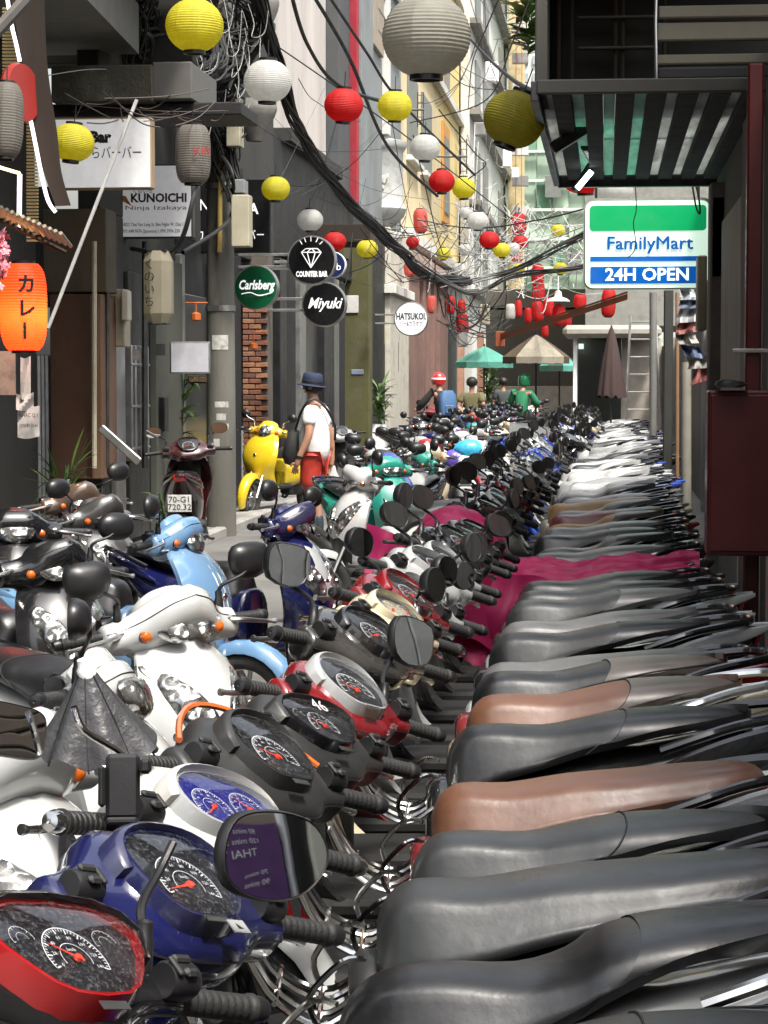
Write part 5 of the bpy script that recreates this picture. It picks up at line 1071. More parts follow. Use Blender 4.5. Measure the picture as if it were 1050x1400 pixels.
# singular wires
WR = [((-20, 120, 15), (120, 95, 18), (225, 95, 20), (330, 40, 23), 'thin wire from the top left eave to the pole', .004, CG), ((330, 30, 23), (440, 105, 25), (560, 190, 28), (700, 300, 33), 'long thin black cable crossing diagonally behind the largest red lantern', .008, CB),
 ((395, -20, 20), (420, 60, 21), (465, 118, 22), (548, 145, 24), 'upper thick black cable from the top toward the lane middle', .02, CB), ((420, -20, 20), (478, 80, 22), (530, 200, 25), (598, 268, 28), 'second thick black cable curving down past the yellow lantern', .02, CB), ((440, -20, 20), (500, 70, 22), (548, 140, 24), (650, 240, 30), 'third thick black cable running to the balcony wires', .016, CB),
 ((640, 50, 24), (668, 80, 22), (700, 108, 17), (735, 128, 12), 'knotted black cable tied to the canopy corner', .016, CB), ((730, -20, 14), (700, 60, 18), (660, 140, 24), (560, 168, 28), 'sagging cable from the top right to the lane middle', .007, CB), ((690, -20, 14), (660, 50, 18), (645, 90, 24), (640, 150, 30), 'fine cable behind the large grey lantern', .006, CB),
 ((565, 185, 28), (600, 330, 34), (612, 345, 36), (640, 300, 38), 'looping cable left of the small white lanterns', .008, CB), ((570, 300, 34), (650, 312, 34), (740, 300, 33), (800, 285, 30), 'straight dark cable reaching to the left end of the store sign', .012, CB),
 ((600, 150, 26), (650, 210, 28), (664, 225, 29), (640, 245, 30), 'short bent cable near the upper white lantern', .008, CB), ((280, 240, 20), (268, 260, 19), (240, 340, 19), (180, 340, 19.5), 'black hose along the ninja sign and the pole', .022, CB), ((300, 210, 22.8), (318, 240, 22.6), (313, 300, 22.7), (250, 345, 20), 'black hose curving down the pole', .02, CB)]
for a, b, c_, d_, lb, r_, mt in WR: thing('overhead_cable', lb, 'cable', MB().tube(cr(path3([a, b, c_, d_]), 10), r_, 6, cap=False), mt)
def tangle(label, x0, y0, x1, y1, Y0, Y1, n, mt, r0=.004, r1=.01, sag=30):
    m = MB()
    for k in range(n):
        ax, ay, bx, by = rc.uniform(x0, x1), rc.uniform(y0, y1), rc.uniform(x0, x1), rc.uniform(y0, y1); Ya, Yb = rc.uniform(Y0, Y1), rc.uniform(Y0, Y1); s_ = rc.uniform(.1, 1) * sag
        m.tube(cr(path3([(ax, ay, Ya), (ax * .65 + bx * .35, ay * .65 + by * .35 + s_, Ya * .6 + Yb * .4), (ax * .3 + bx * .7, ay * .3 + by * .7 + s_ * rc.uniform(.5, 1.1), Ya * .3 + Yb * .7), (bx, by, Yb)]), 5), rc.uniform(r0, r1), 4, cap=False)
    o = thing('wire_tangle', label, 'wires', m, mt); o['kind'] = 'stuff'
tangle('pale wire tangle strung across the middle of the lane', 560, 270, 800, 400, 38, 50, 60, CG, .005, .012, 40); tangle('white wire tangle near the pale tower', 620, 170, 700, 400, 46, 60, 34, CW, .005, .010, 30); tangle('black wire tangle under the cable bend', 590, 385, 700, 460, 42, 52, 40, CB, .006, .016, 26)
tangle('fine black wires fanning from the pole to the balcony', 330, 90, 600, 340, 22, 40, 20, CB, .003, .006, 40); tangle('fine dark wires above the white Bar sign', 60, 120, 330, 175, 15, 20, 22, mat('cable_brown', (.07, .05, .04), .6), .003, .006, 14); tangle('cable whiskers hanging along the thick bundle', 470, 290, 620, 390, 29, 36, 34, CB, .003, .008, 16)
tangle('high fine wires at the top centre', 560, -20, 735, 160, 20, 50, 16, CB, .004, .007, 20); tangle('pale service wires in front of the green netting', 690, 270, 850, 400, 36, 60, 34, CW, .004, .010, 30)
# ladder-like cable brackets
for k, (px, py) in enumerate(((634, 214), (575, 150))):
    m = MB(); 
    for q in range(5): m.tube([P(px - 4, py - 20 + q * 10, 38), P(px + 4, py - 20 + q * 10, 38)], .008, 5)
    m.tube([P(px - 4, py - 24, 38), P(px - 4, py + 24, 38)], .01, 5); m.tube([P(px + 4, py - 24, 38), P(px + 4, py + 24, 38)], .01, 5); m.tube([P(px - 40, py, 38), P(px + 5, py, 38)], .02, 5)
    thing('cable_bracket', ['ladder shaped cable bracket above the upper yellow lantern', 'ladder shaped cable bracket beside the yellow lantern'][k], 'bracket', m, DST)
for k, (px, py, w_, h_, lb) in enumerate(((672, 98, 18, 28, 'air conditioner on the pale tower near the olive lantern'), (693, 216, 12, 24, 'white electric box high on the cable mess'), (662, 430, 14, 28, 'beige meter box below the cable bend'), (632, 464, 12, 20, 'pale box below the dark red lantern'), (704, 236, 10, 14, 'small white wall unit beside the netting'), (655, 176, 16, 18, 'grey fan unit under the olive lantern'))):
    m = pbox(MB(), px - w_ / 2, py - h_ / 2, px + w_ / 2, py + h_ / 2, 52, .35, .02)
    if 'air' in lb:
        for q in range(6): m.box(tuple(P(px, py - 9 + q * 4, 51.97)), (w_ * .6 / S(52), .02, .02), 0)
    thing('wall_unit', lb, 'unit', m, CABN if 'beige' in lb else WHT if 'white' in lb or 'air' in lb else CABG)
# ---------------------------------------------------------------- parked scooters
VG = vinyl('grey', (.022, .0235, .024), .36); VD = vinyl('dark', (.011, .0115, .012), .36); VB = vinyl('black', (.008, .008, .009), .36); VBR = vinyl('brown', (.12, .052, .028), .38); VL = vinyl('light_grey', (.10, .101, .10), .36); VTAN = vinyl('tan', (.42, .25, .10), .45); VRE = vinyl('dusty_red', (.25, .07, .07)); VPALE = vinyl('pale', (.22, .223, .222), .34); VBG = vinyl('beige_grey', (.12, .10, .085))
NAVY = paint('navy', (.006, .008, .055)); RED = paint('red', (.30, .008, .010)); DRED = paint('dark_red', (.16, .006, .010)); WH = paint('white', (.46, .47, .465)); CRM = paint('cream', (.55, .48, .33)); SLV = paint('silver', (.32, .33, .33), .3); CHG = paint('charcoal', (.035, .034, .034), .28); BLUE = paint('blue', (.015, .05, .30)); LBL = paint('light_blue', (.12, .23, .38)); TEAL = paint('teal', (.02, .24, .18)); BRZ = paint('bronze', (.09, .06, .045), .3); MBK = paint('black', (.010, .010, .011), .18); YEL = paint('yellow', (.62, .44, .015)); ORA = paint('orange', (.65, .12, .02)); MATT = mat('satin_black', (.022, .022, .022), .42, bump=.08, bscale=300)
XR = -.40; VFAR = vinyl('glare_white', (.38, .385, .38), .34); GRW = 'scooters parked side by side in the long right row'  # VFAR: glare on the far saddles put into a whiter vinyl colour
near = [
 # Y, label, spec
 (2.42, 'red trimmed scooter with scratched gauge at the bottom left corner', dict(col=RED, coverm=BLKG, bezm=RED, gauge='hex', gk=1.12, seatm=VB, mirrors=(-1,), mir='tear', mk=1.15, mh=1.12, mrot=(.0, -.16), moff=(-.05, .08, -.01), turn=-36, rack=1, cover='slim')),
 (2.93, 'dark navy scooter with large fan shaped gauge at lower left', dict(col=NAVY, gauge='fan', gk=1.12, seatm=VD, mirrors=(), seam=2, turn=-38, rack=1)),
 (3.36, 'white scooter with two blue dials and a rain umbrella on its bars', dict(col=WH, gauge='oval', gk=1.1, coverm=mat('worn_white', (.42, .41, .39), .45, dirt=.4), bezm=SLV, facem=FACEB, seatm=VB, pad=VD, mirrors=(1,), mir='mrect', mk=.95, stemm=CHR, moff=(.07, .075, -.05), turn=-40, rack=1, lever=CHR, seat='sport', seam=0)),
 (3.86, 'black scooter with thin orange edge and round white speedometer', dict(col=MATT, coverm=MATT, bezm=MATT, gauge='arch', gk=1.02, hoodm=MATT, seatm=VG, mirrors=(), turn=-38, rack=1, tail=WH, seam=0, seat='flat')),
 (4.40, 'black scooter with angular gauge carrying the number 46', dict(col=BLKG, coverm=MATT, bezm=BLKG, gauge='hex', gk=1.05, seatm=VG, mirrors=(), mir='tear', turn=-38, rack=1, seam=1)),
 (4.95, 'deep red scooter with silver arched gauge and long brown seat', dict(col=DRED, bezm=SLV, gauge='arch', gk=1.08, hoodm=SLV, seatm=VBR, mirrors=(-1,), mir='mhex', mk=1.15, mh=1.25, mrot=(.02, -.02), turn=-42, rack=1, tail=WH, seam=0, seat='flat')),
 (5.58, 'black scooter with zigzag stickers and two part black seat', dict(col=MBK, gauge='fan', seatm=VD, pad=VB, mirrors=(1,), mir='mhex', turn=-38, rack=1, tail=MBK)),
 (6.12, 'cream retro scooter with oval glass gauge and tan and grey seat', dict(col=CRM, cover='classic', shield='classic', gauge='oval', gk=.98, bezm=CRM, seatm=VBR, pad=VBG, mirrors=(-1,), mir='mround', mk=.95, stemm=CHR, mh=1.0, lever=CHR, turn=-36, scale=1.03, rack=0)),
 (6.62, 'dark red scooter behind the cream one with black seat and grey rear pad', dict(col=DRED, gauge='arch', seatm=VB, pad=VBG, mirrors=(-1,), mir='moval', turn=-38, padx=-.36, seam=2)),
 (7.1, 'grey scooter with light worn seat just past the dark red one', dict(col=SLV, gauge='arch', seatm=VL, mirrors=(-1, 1), mir='moval', tail=MBK, seat='flat')),
 (7.65, 'black scooter with seat crossed by a pale band', dict(col=MBK, gauge='hex', seatm=VD, pad=VB, mirrors=(-1,), mir='mround', tail=SLV, coverm=SLV)),
 (8.2, 'silver scooter with smooth light grey saddle', dict(col=SLV, gauge='arch', seatm=VL, mirrors=(-1, 1), mir='moval', seat='std')),
 (8.75, 'black scooter with grey seat and seam before the pink cover', dict(col=MBK, gauge='fan', seatm=VG, pad=VL, mirrors=(1,), mir='mround', tail=SLV)),
 (9.35, 'charcoal scooter with dark saddle next before the pink cover', dict(col=CHG, gauge='fan', seatm=VG, mirrors=(-1, 1), mir='tear')),
 (10.0, 'dark scooter right in front of the pink covered one', dict(col=MBK, gauge='hex', seatm=VG, pad=VG, mirrors=(-1,), mir='moval')),
]
HE = {}
for i, (Y, lb, sp) in enumerate(near):
    sp.setdefault('scale', R.choice([.98, 1, 1.015, 1.03]))
    HE[i] = scooter(lb, (XR + R.uniform(-.012, .012), Y, 0), pi + rad(R.uniform(3, 7)), sp, 0 if Y < 7 else 1, GRW)
# extra details on near ones
T = steer(rad(-38))
add = HE[4]; o = textobj('number_sticker', '46', .05, mat('print_silver', (.5, .5, .5), .4), add, T @ gframe(.024) @ Matrix.Translation((.0, .03, 0)), .0004)
add = HE[6]
m = MB()
for q in ((0, 0), (.05, .008)):
    m.tube([tuple(BC + GV * (-.05) + GN * .05 + V((0, -.09 - q[0] - a, b))) for a, b in ((0, 0), (.02, .03), (.01, .03), (.03, .06))], .003, 5)
obj('zigzag_sticker', m, WHT, add, T)
add = HE[1]; obj('wing_emblem', MB().prism([(-.016, -.012), (.016, -.012), (.016, .012), (-.016, .012)], .002, gframe(.012) @ Matrix.Translation((.03, -.105, 0))), SLV, add, T)
o = textobj('wing_mark', '◣', .016, BLK, add, T @ gframe(.0145) @ Matrix.Translation((.03, -.105, 0)), .0003)
def edge_trim(r_, mt, x=1):
    m = MB(); pts = [tuple(BC + V((0, .2 * a, 0)) + GV * (.128 * (1 - abs(a) ** 2.2) + .035) + GN * .012) for a in [-1 + k / 8 for k in range(17)]]; m.tube(pts, .006, 6); obj('edge_trim', m, mt, r_, T)
edge_trim(HE[3], ORA)
# phone holder and small umbrella on the white scooter
base = HE[2].location
ph = root('phone_holder', 'black phone holder clamped on the white scooter handlebar', 'phone holder', tuple(P(168, 1075, 3.12))); ph.scale = (1.0,) * 3; ph.rotation_euler = (rad(-12), 0, rad(10))
obj('holder_plate', MB().box((0, 0, 0), (.05, .018, .095), .006), BLK, ph); obj('holder_jaw', MB().box((.033, -.008, .028), (.018, .03, .022), .005).box((-.030, -.008, .0), (.01, .03, .06), .004), BLK, ph); obj('holder_foot', MB().box((0, -.012, -.05), (.045, .035, .01), .003).tube([(0, .0, -.05), (-.005, .03, -.09)], .009, 8), BLK, ph)
um = root('small_umbrella', 'half folded little dark grey umbrella with white tip above the phone holder', 'umbrella', tuple(P(118, 915, 3.3))); m = MB(); n = 56
def ur(t, k):
    a = 2 * pi * k / n; ribs = 7; w_ = abs(sin(a * ribs / 2)); r_ = .010 + t * .088; r_ *= (1 - .16 * (1 - w_) * t * (1 + .25 * sin(a * 3)))
    return (r_ * cos(a) * 1.0 + .0, r_ * sin(a) * .8, -t * .140 + .022 * t * t * w_ ** 1.5 - .014 * t * (cos(a + .6)))
m.loft([[ur(t / 12, k) for k in range(n)] for t in range(13)], True, False); obj('canopy', m, mat('umbrella_cloth', (.05, .05, .054), .42, bump=.5, bscale=45, rvar=.12), um, sharp=180)
m = MB()
for k in range(7): a = 2 * pi * k / 7; m.tube([ur(.02, 56 * k / 7), ur(.5, 56 * k / 7), ur(1.02, 56 * k / 7)], .0016, 5)
obj('rib', m, BLK, um); obj('tip', MB().lathe([(.014, -.012), (.0155, 0), (.012, .006), (.012, .016), (.006, .018), (0, .018)], 16), WHT, um); obj('shaft', MB().tube([(0, 0, 0), (.012, 0, -.19), (.028, .0, -.24)], .0035, 8), CHR, um)
um.rotation_euler = (rad(8), rad(-8), 0.2)
# pink covered scooter
PINK = mat('pink_tarp', (.42, .018, .11), .55, 0, .1, 3, .35, 9, dirt=.15, dirtcol=(.17, .012, .05)); mk_tl(PINK, .12)
pc_ = root('covered_scooter', 'scooter hidden under a crumpled magenta plastic cover in the right row', 'scooter', (XR, 10.85, 0), pi)
m = MB(); rn = random.Random(8)
from mathutils import noise
def pk(u, v):
    x = .92 - 1.78 * u; y = (v - .5) * 2
    top = .775 if x < -.1 else .80 + .25 * math.exp(-((x - .36) / .26) ** 2)
    if -.15 < x < .1: top = .78
    top += .04 * min(1, max(0, -x - .3) * 4)
    hw = .15 + .24 * math.exp(-((x - .34) / .26) ** 2)
    a = abs(y); yy = hw * min(1, a * 1.6) + max(0, a - .62) * .42; zz = top - .07 * (a * 1.6) ** 2 if a < .62 else top - .07 - (a - .62) * 1.25
    nz = noise.noise(V((x * 5, y * 3, 1.3))) * .030 + noise.noise(V((x * 14, y * 8, 5))) * .018 + .010 * abs(sin(x * 6 + y * 7 + 6 * noise.noise(V((x * 2, y * 2, 0)))))
    if x < -.55: yy *= max(.3, 1 - (-.55 - x) * 1.6)
    if x > .5: zz -= (x - .5) * .7
    return (x, math.copysign(yy + nz * .8, y), zz + nz)
m.grid(pk, 90, 56); obj('cover_sheet', m, PINK, pc_, sharp=180)
for x in (-.56, .575): wh = obj('wheel', cached('tyre', m_tyre), TYRE, pc_, Matrix.Translation((x, 0, .228)))
obj('body', cached(('body', 1), m_body), MBK, pc_)
m = MB()
def pk2(u, v):
    x = .75 - .95 * u; z = .98 - .30 * u - .5 * v; y = -.38 - .10 * v + .06 * noise.noise(V((x * 6, z * 6, 3))) + .05 * abs(sin(x * 9 + z * 4))
    return (x, y * -1, z + .04 * noise.noise(V((x * 5, 0, 9))))
m.grid(pk2, 40, 24); obj('cover_sheet', m, PINK, pc_, sharp=180)
# the rest of the long row
cols = [MBK, MBK, SLV, CHG, WH, DRED, NAVY, BRZ, BLUE, CRM, SLV, WH]; cname = {MBK: 'black', SLV: 'silver', CHG: 'charcoal', WH: 'white', DRED: 'dark red', NAVY: 'navy', BRZ: 'bronze', BLUE: 'blue', CRM: 'cream', RED: 'red', TEAL: 'teal', BLKG: 'black'}
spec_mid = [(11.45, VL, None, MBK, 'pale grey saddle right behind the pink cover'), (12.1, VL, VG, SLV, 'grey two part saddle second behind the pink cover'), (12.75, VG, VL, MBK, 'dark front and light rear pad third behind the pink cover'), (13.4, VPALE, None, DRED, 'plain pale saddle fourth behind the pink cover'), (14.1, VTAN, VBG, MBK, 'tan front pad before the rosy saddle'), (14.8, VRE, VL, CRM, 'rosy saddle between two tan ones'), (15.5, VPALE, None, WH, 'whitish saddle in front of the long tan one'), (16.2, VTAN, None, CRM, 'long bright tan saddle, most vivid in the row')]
Y = 11.45; i = 0
for Y, sm, pd, cl, lb in spec_mid:
    scooter('%s scooter with %s' % (cname[cl], lb), (XR + R.uniform(-.03, .03), Y, 0), pi + rad(R.uniform(1, 9)), dict(col=cl, seatm=sm, pad=pd, seat=R.choice(['std', 'flat', 'sport']), mirrors=(1,) if R.random() < .6 else (-1, 1), mir=R.choice(['moval', 'mround', 'tear']), gauge=R.choice(['fan', 'arch', 'hex']), turn=R.uniform(-42, -34), lever=CHR if R.random() < .3 else None), 1, GRW)
Y = 16.85; used = {}
while Y < 47:
    cl = R.choice(cols); sm = R.choice([VFAR, VFAR, VPALE, VPALE, VFAR, VG])  # paler vinyls here carry the far glare in their colour
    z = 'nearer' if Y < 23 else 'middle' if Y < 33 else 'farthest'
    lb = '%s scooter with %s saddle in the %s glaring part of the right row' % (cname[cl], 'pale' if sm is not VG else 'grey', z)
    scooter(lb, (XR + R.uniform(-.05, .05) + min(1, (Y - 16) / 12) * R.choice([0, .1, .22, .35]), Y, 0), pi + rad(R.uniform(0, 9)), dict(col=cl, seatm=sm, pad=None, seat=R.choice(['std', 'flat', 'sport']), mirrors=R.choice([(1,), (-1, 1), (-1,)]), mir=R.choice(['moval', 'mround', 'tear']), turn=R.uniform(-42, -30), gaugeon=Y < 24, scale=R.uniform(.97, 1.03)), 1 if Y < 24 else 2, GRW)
    Y += R.uniform(.54, .66)
# second row, noses towards the right row
GR2 = 'scooters parked on the left side facing the right row'
def at2(px, py, z, Y, ang, label, sp, lod=1, grp=GR2, nm='parked_scooter'):
    """put the front of the handlebar cover on pixel px at distance Y"""
    c = P(px, py, Y); a = rad(ang); off = V((.27 * cos(a), .27 * sin(a), 0)); return scooter(label, (c.x - off.x, Y - off.y, 0), a, sp, lod, grp, nm)
F = dict(front=1)
at2(245, 860, .9, 6.3, -38, 'white scooter with large twin headlights facing the camera at left', dict(F, col=WH, seatm=VB, head='S', cover='sport', turn=-8, mirrors=(1, -1), mir='mhex', mk=1.05, gauge='arch'), 0)
hs = at2(150, 960, .9, 4.9, -20, 'white scooter whose bare side panel shows at lower left behind the umbrella', dict(F, col=WH, seatm=VB, head='H', turn=20, mirrors=(-1,), mir='moval', cover='slim'), 0)
at2(20, 975, .9, 3.9, -34, 'white scooter nearest the camera at the left border', dict(F, col=WH, seatm=VB, head='A', cover='sport', turn=0, mirrors=(), panel=MBK), 0)
at2(75, 815, .95, 8.1, -48, 'black scooter with clear wide headlamp and red pinstripe at left', dict(F, col=MBK, seatm=VB, head='S', cover='sport', turn=5, mirrors=(1,), mir='moval', mk=1.15), 0)
at2(110, 690, .95, 12.6, -42, 'bronze and grey scooter with slim double headlamps before the brown boards', dict(F, col=BRZ, seatm=VB, head='S', cover='sport', turn=-5, mirrors=(1,), mir='moval', mk=1.2))
at2(250, 735, .95, 9.8, -12, 'light blue scooter with two cream stripes on its nose', dict(F, col=LBL, seatm=VB, head='R', turn=-2, mirrors=(-1,), mir='moval', mk=1.2, shield='classic', cover='std', stripes=mat('stripe_cream', (.6, .56, .38), .4)), 0)
at2(400, 750, .95, 10.6, -28, 'navy blue sporty scooter with silver nose panel in the lane middle', dict(F, col=NAVY, seatm=VB, head='S', cover='sport', turn=15, panel=SLV, coverm=NAVY, mirrors=(1, -1), mir='moval', mk=1.1), 0)
at2(490, 690, .95, 15.2, 222, 'white scooter with slanted headlamps beside the pink cover', dict(F, col=WH, seatm=VB, head='S', cover='sport', turn=-10, mirrors=(1, -1), mir='mround'))
at2(575, 640, .95, 18.8, 205, 'white scooter with teal green handlebar cover', dict(F, col=WH, coverm=TEAL, seatm=VB, head='H', turn=0, mirrors=(1,), mir='mround'))
at2(20, 700, .95, 10.2, -70, 'black scooter half lost in shadow at the left border', dict(F, col=MBK, seatm=VB, head='H', turn=0, mirrors=(-1,)), 1)
at2(140, 720, .95, 11.2, -35, 'charcoal scooter tucked between the bronze and the blue ones', dict(F, col=CHG, seatm=VB, head='S', cover='sport', turn=0, mirrors=(-1,), mir='moval', mk=1.1))
#at2(290, 690, .95, 16.5, -40, 'small dark scooter behind the light blue one at the kerb', dict(F, col=MBK, seatm=VB, head='R', turn=0, mirrors=(1,)))
#at2(345, 740, .95, 13.4, -35, 'black scooter with silver levers by the foot of the concrete pole', dict(F, col=MBK, seatm=VB, head='H', turn=10, mirrors=(1,), mir='moval', mk=1.1))
o = scooter('dark maroon scooter showing its 70-G1 720.32 number plate left of the pole', (-3.78, 19.6, 0), rad(97), dict(scale=1.08, col=paint('deep_maroon', (.035, .004, .006)), seatm=VB, mirrors=(-1, 1), mir='moval', plate=('70-G1', '720.32'), turn=10, grab=0), 1)
o = scooter('silver and black scooter parked behind the man in the hat', (P(455, 640, 27).x, 28.4, 0), rad(115), dict(col=SLV, seatm=VB, mirrors=(1,), turn=15), 1)
vy = scooter('bright yellow retro scooter standing beside the concrete pole', (P(385, 690, 26).x - .1, 26.6, 0), rad(-118), dict(F, col=YEL, cover='classic', shield='classic', seatm=VG, head='R', turn=14, mirrors=(1, -1), mir='mround', stemm=CHR, lever=CHR, scale=1.1), 1)
# second row beyond: facing the right row from Y=17 on
Y = 17.6; used = 0; mids = [TEAL, BLUE, MBK, WH, CRM, MBK, RED, SLV, MBK, NAVY, WH, DRED, MBK, SLV, BLUE, MBK]
k = 0
while Y < 56:
    cl = mids[k % len(mids)]; z = 'nearer' if Y < 26 else 'middle' if Y < 38 else 'farther'
    lb = '%s scooter in the %s part of the crowded rank beside the pale saddles' % (cname[cl], z)
    scooter(lb, (-1.90 + R.uniform(-.08, .08), Y, 0), rad(R.choice([R.uniform(-70, -50), R.uniform(-122, -105)])), dict(F, col=cl, seatm=R.choice([VB, VD, VG]), head=R.choice(['H', 'A', 'R']), turn=R.uniform(-20, 25), mirrors=(-1, 1), mir=R.choice(['moval', 'mround', 'tear']), cover=R.choice(['std', 'classic', 'slim'])), 1 if Y < 26 else 2, 'scooters in the dense rank left of the pale saddles'); Y += R.uniform(.75, 1.0) + (1.6 if 44.3 < Y < 45.4 else 0); k += 1
Y = 34
while Y < 60:
    for X in (-2.7, -3.5):
        if Y < 46 and X < -3 or 40 < Y < 44: continue
        cl = mids[(k * 5) % len(mids)]; k += 1
        scooter('%s scooter standing loose in the crowd of bikes at the far %s' % (cname[cl], 'centre' if X > -3 else 'left'), (X + R.uniform(-.2, .2), Y, 0), rad(R.uniform(-120, 60)), dict(F, col=cl, seatm=VB, head=R.choice(['H', 'R']), turn=R.uniform(-30, 30), mirrors=(-1, 1), mir='mround', cover=R.choice(['std', 'slim'])), 2, 'loose crowd of far bikes')
    Y += R.uniform(1.0, 1.5)
# blue plastic bags on a far scooter
for lb, px, py, c in (('light blue plastic bag on a scooter in the dense rank', 640, 612, (.05, .38, .62)), ('violet plastic bag beside the light blue one', 622, 626, (.12, .08, .4)), ('crumpled white bag below the light blue one', 634, 628, (.6, .62, .66))):
    m = MB(); q = P(px, py, 22); m.loft([[( .13 * rr_ * cos(a) * (1 + .2 * noise.noise(V((cos(a) * 2, sin(a) * 2, t * 2 + px)))), .1 * rr_ * sin(a), .09 * z_ + .02 * noise.noise(V((a, z_, 3)))) for a in [2 * pi * k / 20 for k in range(20)]] for t, (rr_, z_) in enumerate(((.3, -1), (.9, -.8), (1.1, -.2), (1, .3), (.7, .7), (.3, .9)))]); o = thing('plastic_bag', lb, 'bag', m, mat('bag_%d' % px, c, .3, bump=.8, bscale=25)); o.location = q
# wall posters seen only in mirrors (right wall, beside the camera)
ps = root('massage_poster', 'purple wall poster THAI TRADITIONAL SHIATSU seen in the mirror of the nearest scooter', 'poster', (.72, 2.69, .97)); ps.scale = (1, .3, .3); PU = mat('poster_purple', (.12, .05, .17), .5)
obj('poster_board', MB().box((0, 0, 0), (.02, 1.3, .9), .003), PU, ps)
TT = frame((-.012, 0, 0), (0, -1, 0), (0, 0, 1))
for s, a, b, h in (('90 mins  420,000', -.2, .38, .07), ('120 mins 540,000', -.2, .29, .07), ('THAI TRADITIONAL', 0.05, .18, .10), ('マッサージ', 0.05, .08, .06), ('70 mins', -.38, -.05, .07), ('90 mins', -.38, -.15, .07), ('SHIATSU CUM', .05, -.27, .11), ('指圧マッサージ', .1, -.37, .06)): textobj('poster_lettering', s, h, WHT, ps, TT @ Matrix.Translation((a, b, 0)), .0005)
obj('poster_photo', MB().box((-.013, -.2, -.09), (.004, .4, .24), 0), mat('poster_photo', (.4, .18, .05), .5, var=.6, scale=9), ps)
# lettering and marks on individual scooters
def side_text(r_, s, size, x, y, z, mt, left=True):
    M_ = frame((x, y, z), (-1, 0, 0) if left else (1, 0, 0), (0, 0, 1)); return textobj('body_lettering', s, size, mt, r_, M_, .0008)
textobj('body_lettering', 'HONDA', .038, BLK, hs, frame((.425, -.085, .67), (.5, 1, 0), (-.2, 0, 1)), .0008)
for nm, a, b, mt in (('door_frame', 2.89, 2.915, WHT), ('dark_panel', 2.916, 2.96, BLK), ('cream_panel', 2.961, 3.14, mat('cream_panel', (.62, .60, .50), .5)), ('window_frame', 3.141, 3.2, STEEL)): wr(nm, a, b, .5, 1.5, mt, .02, .72)
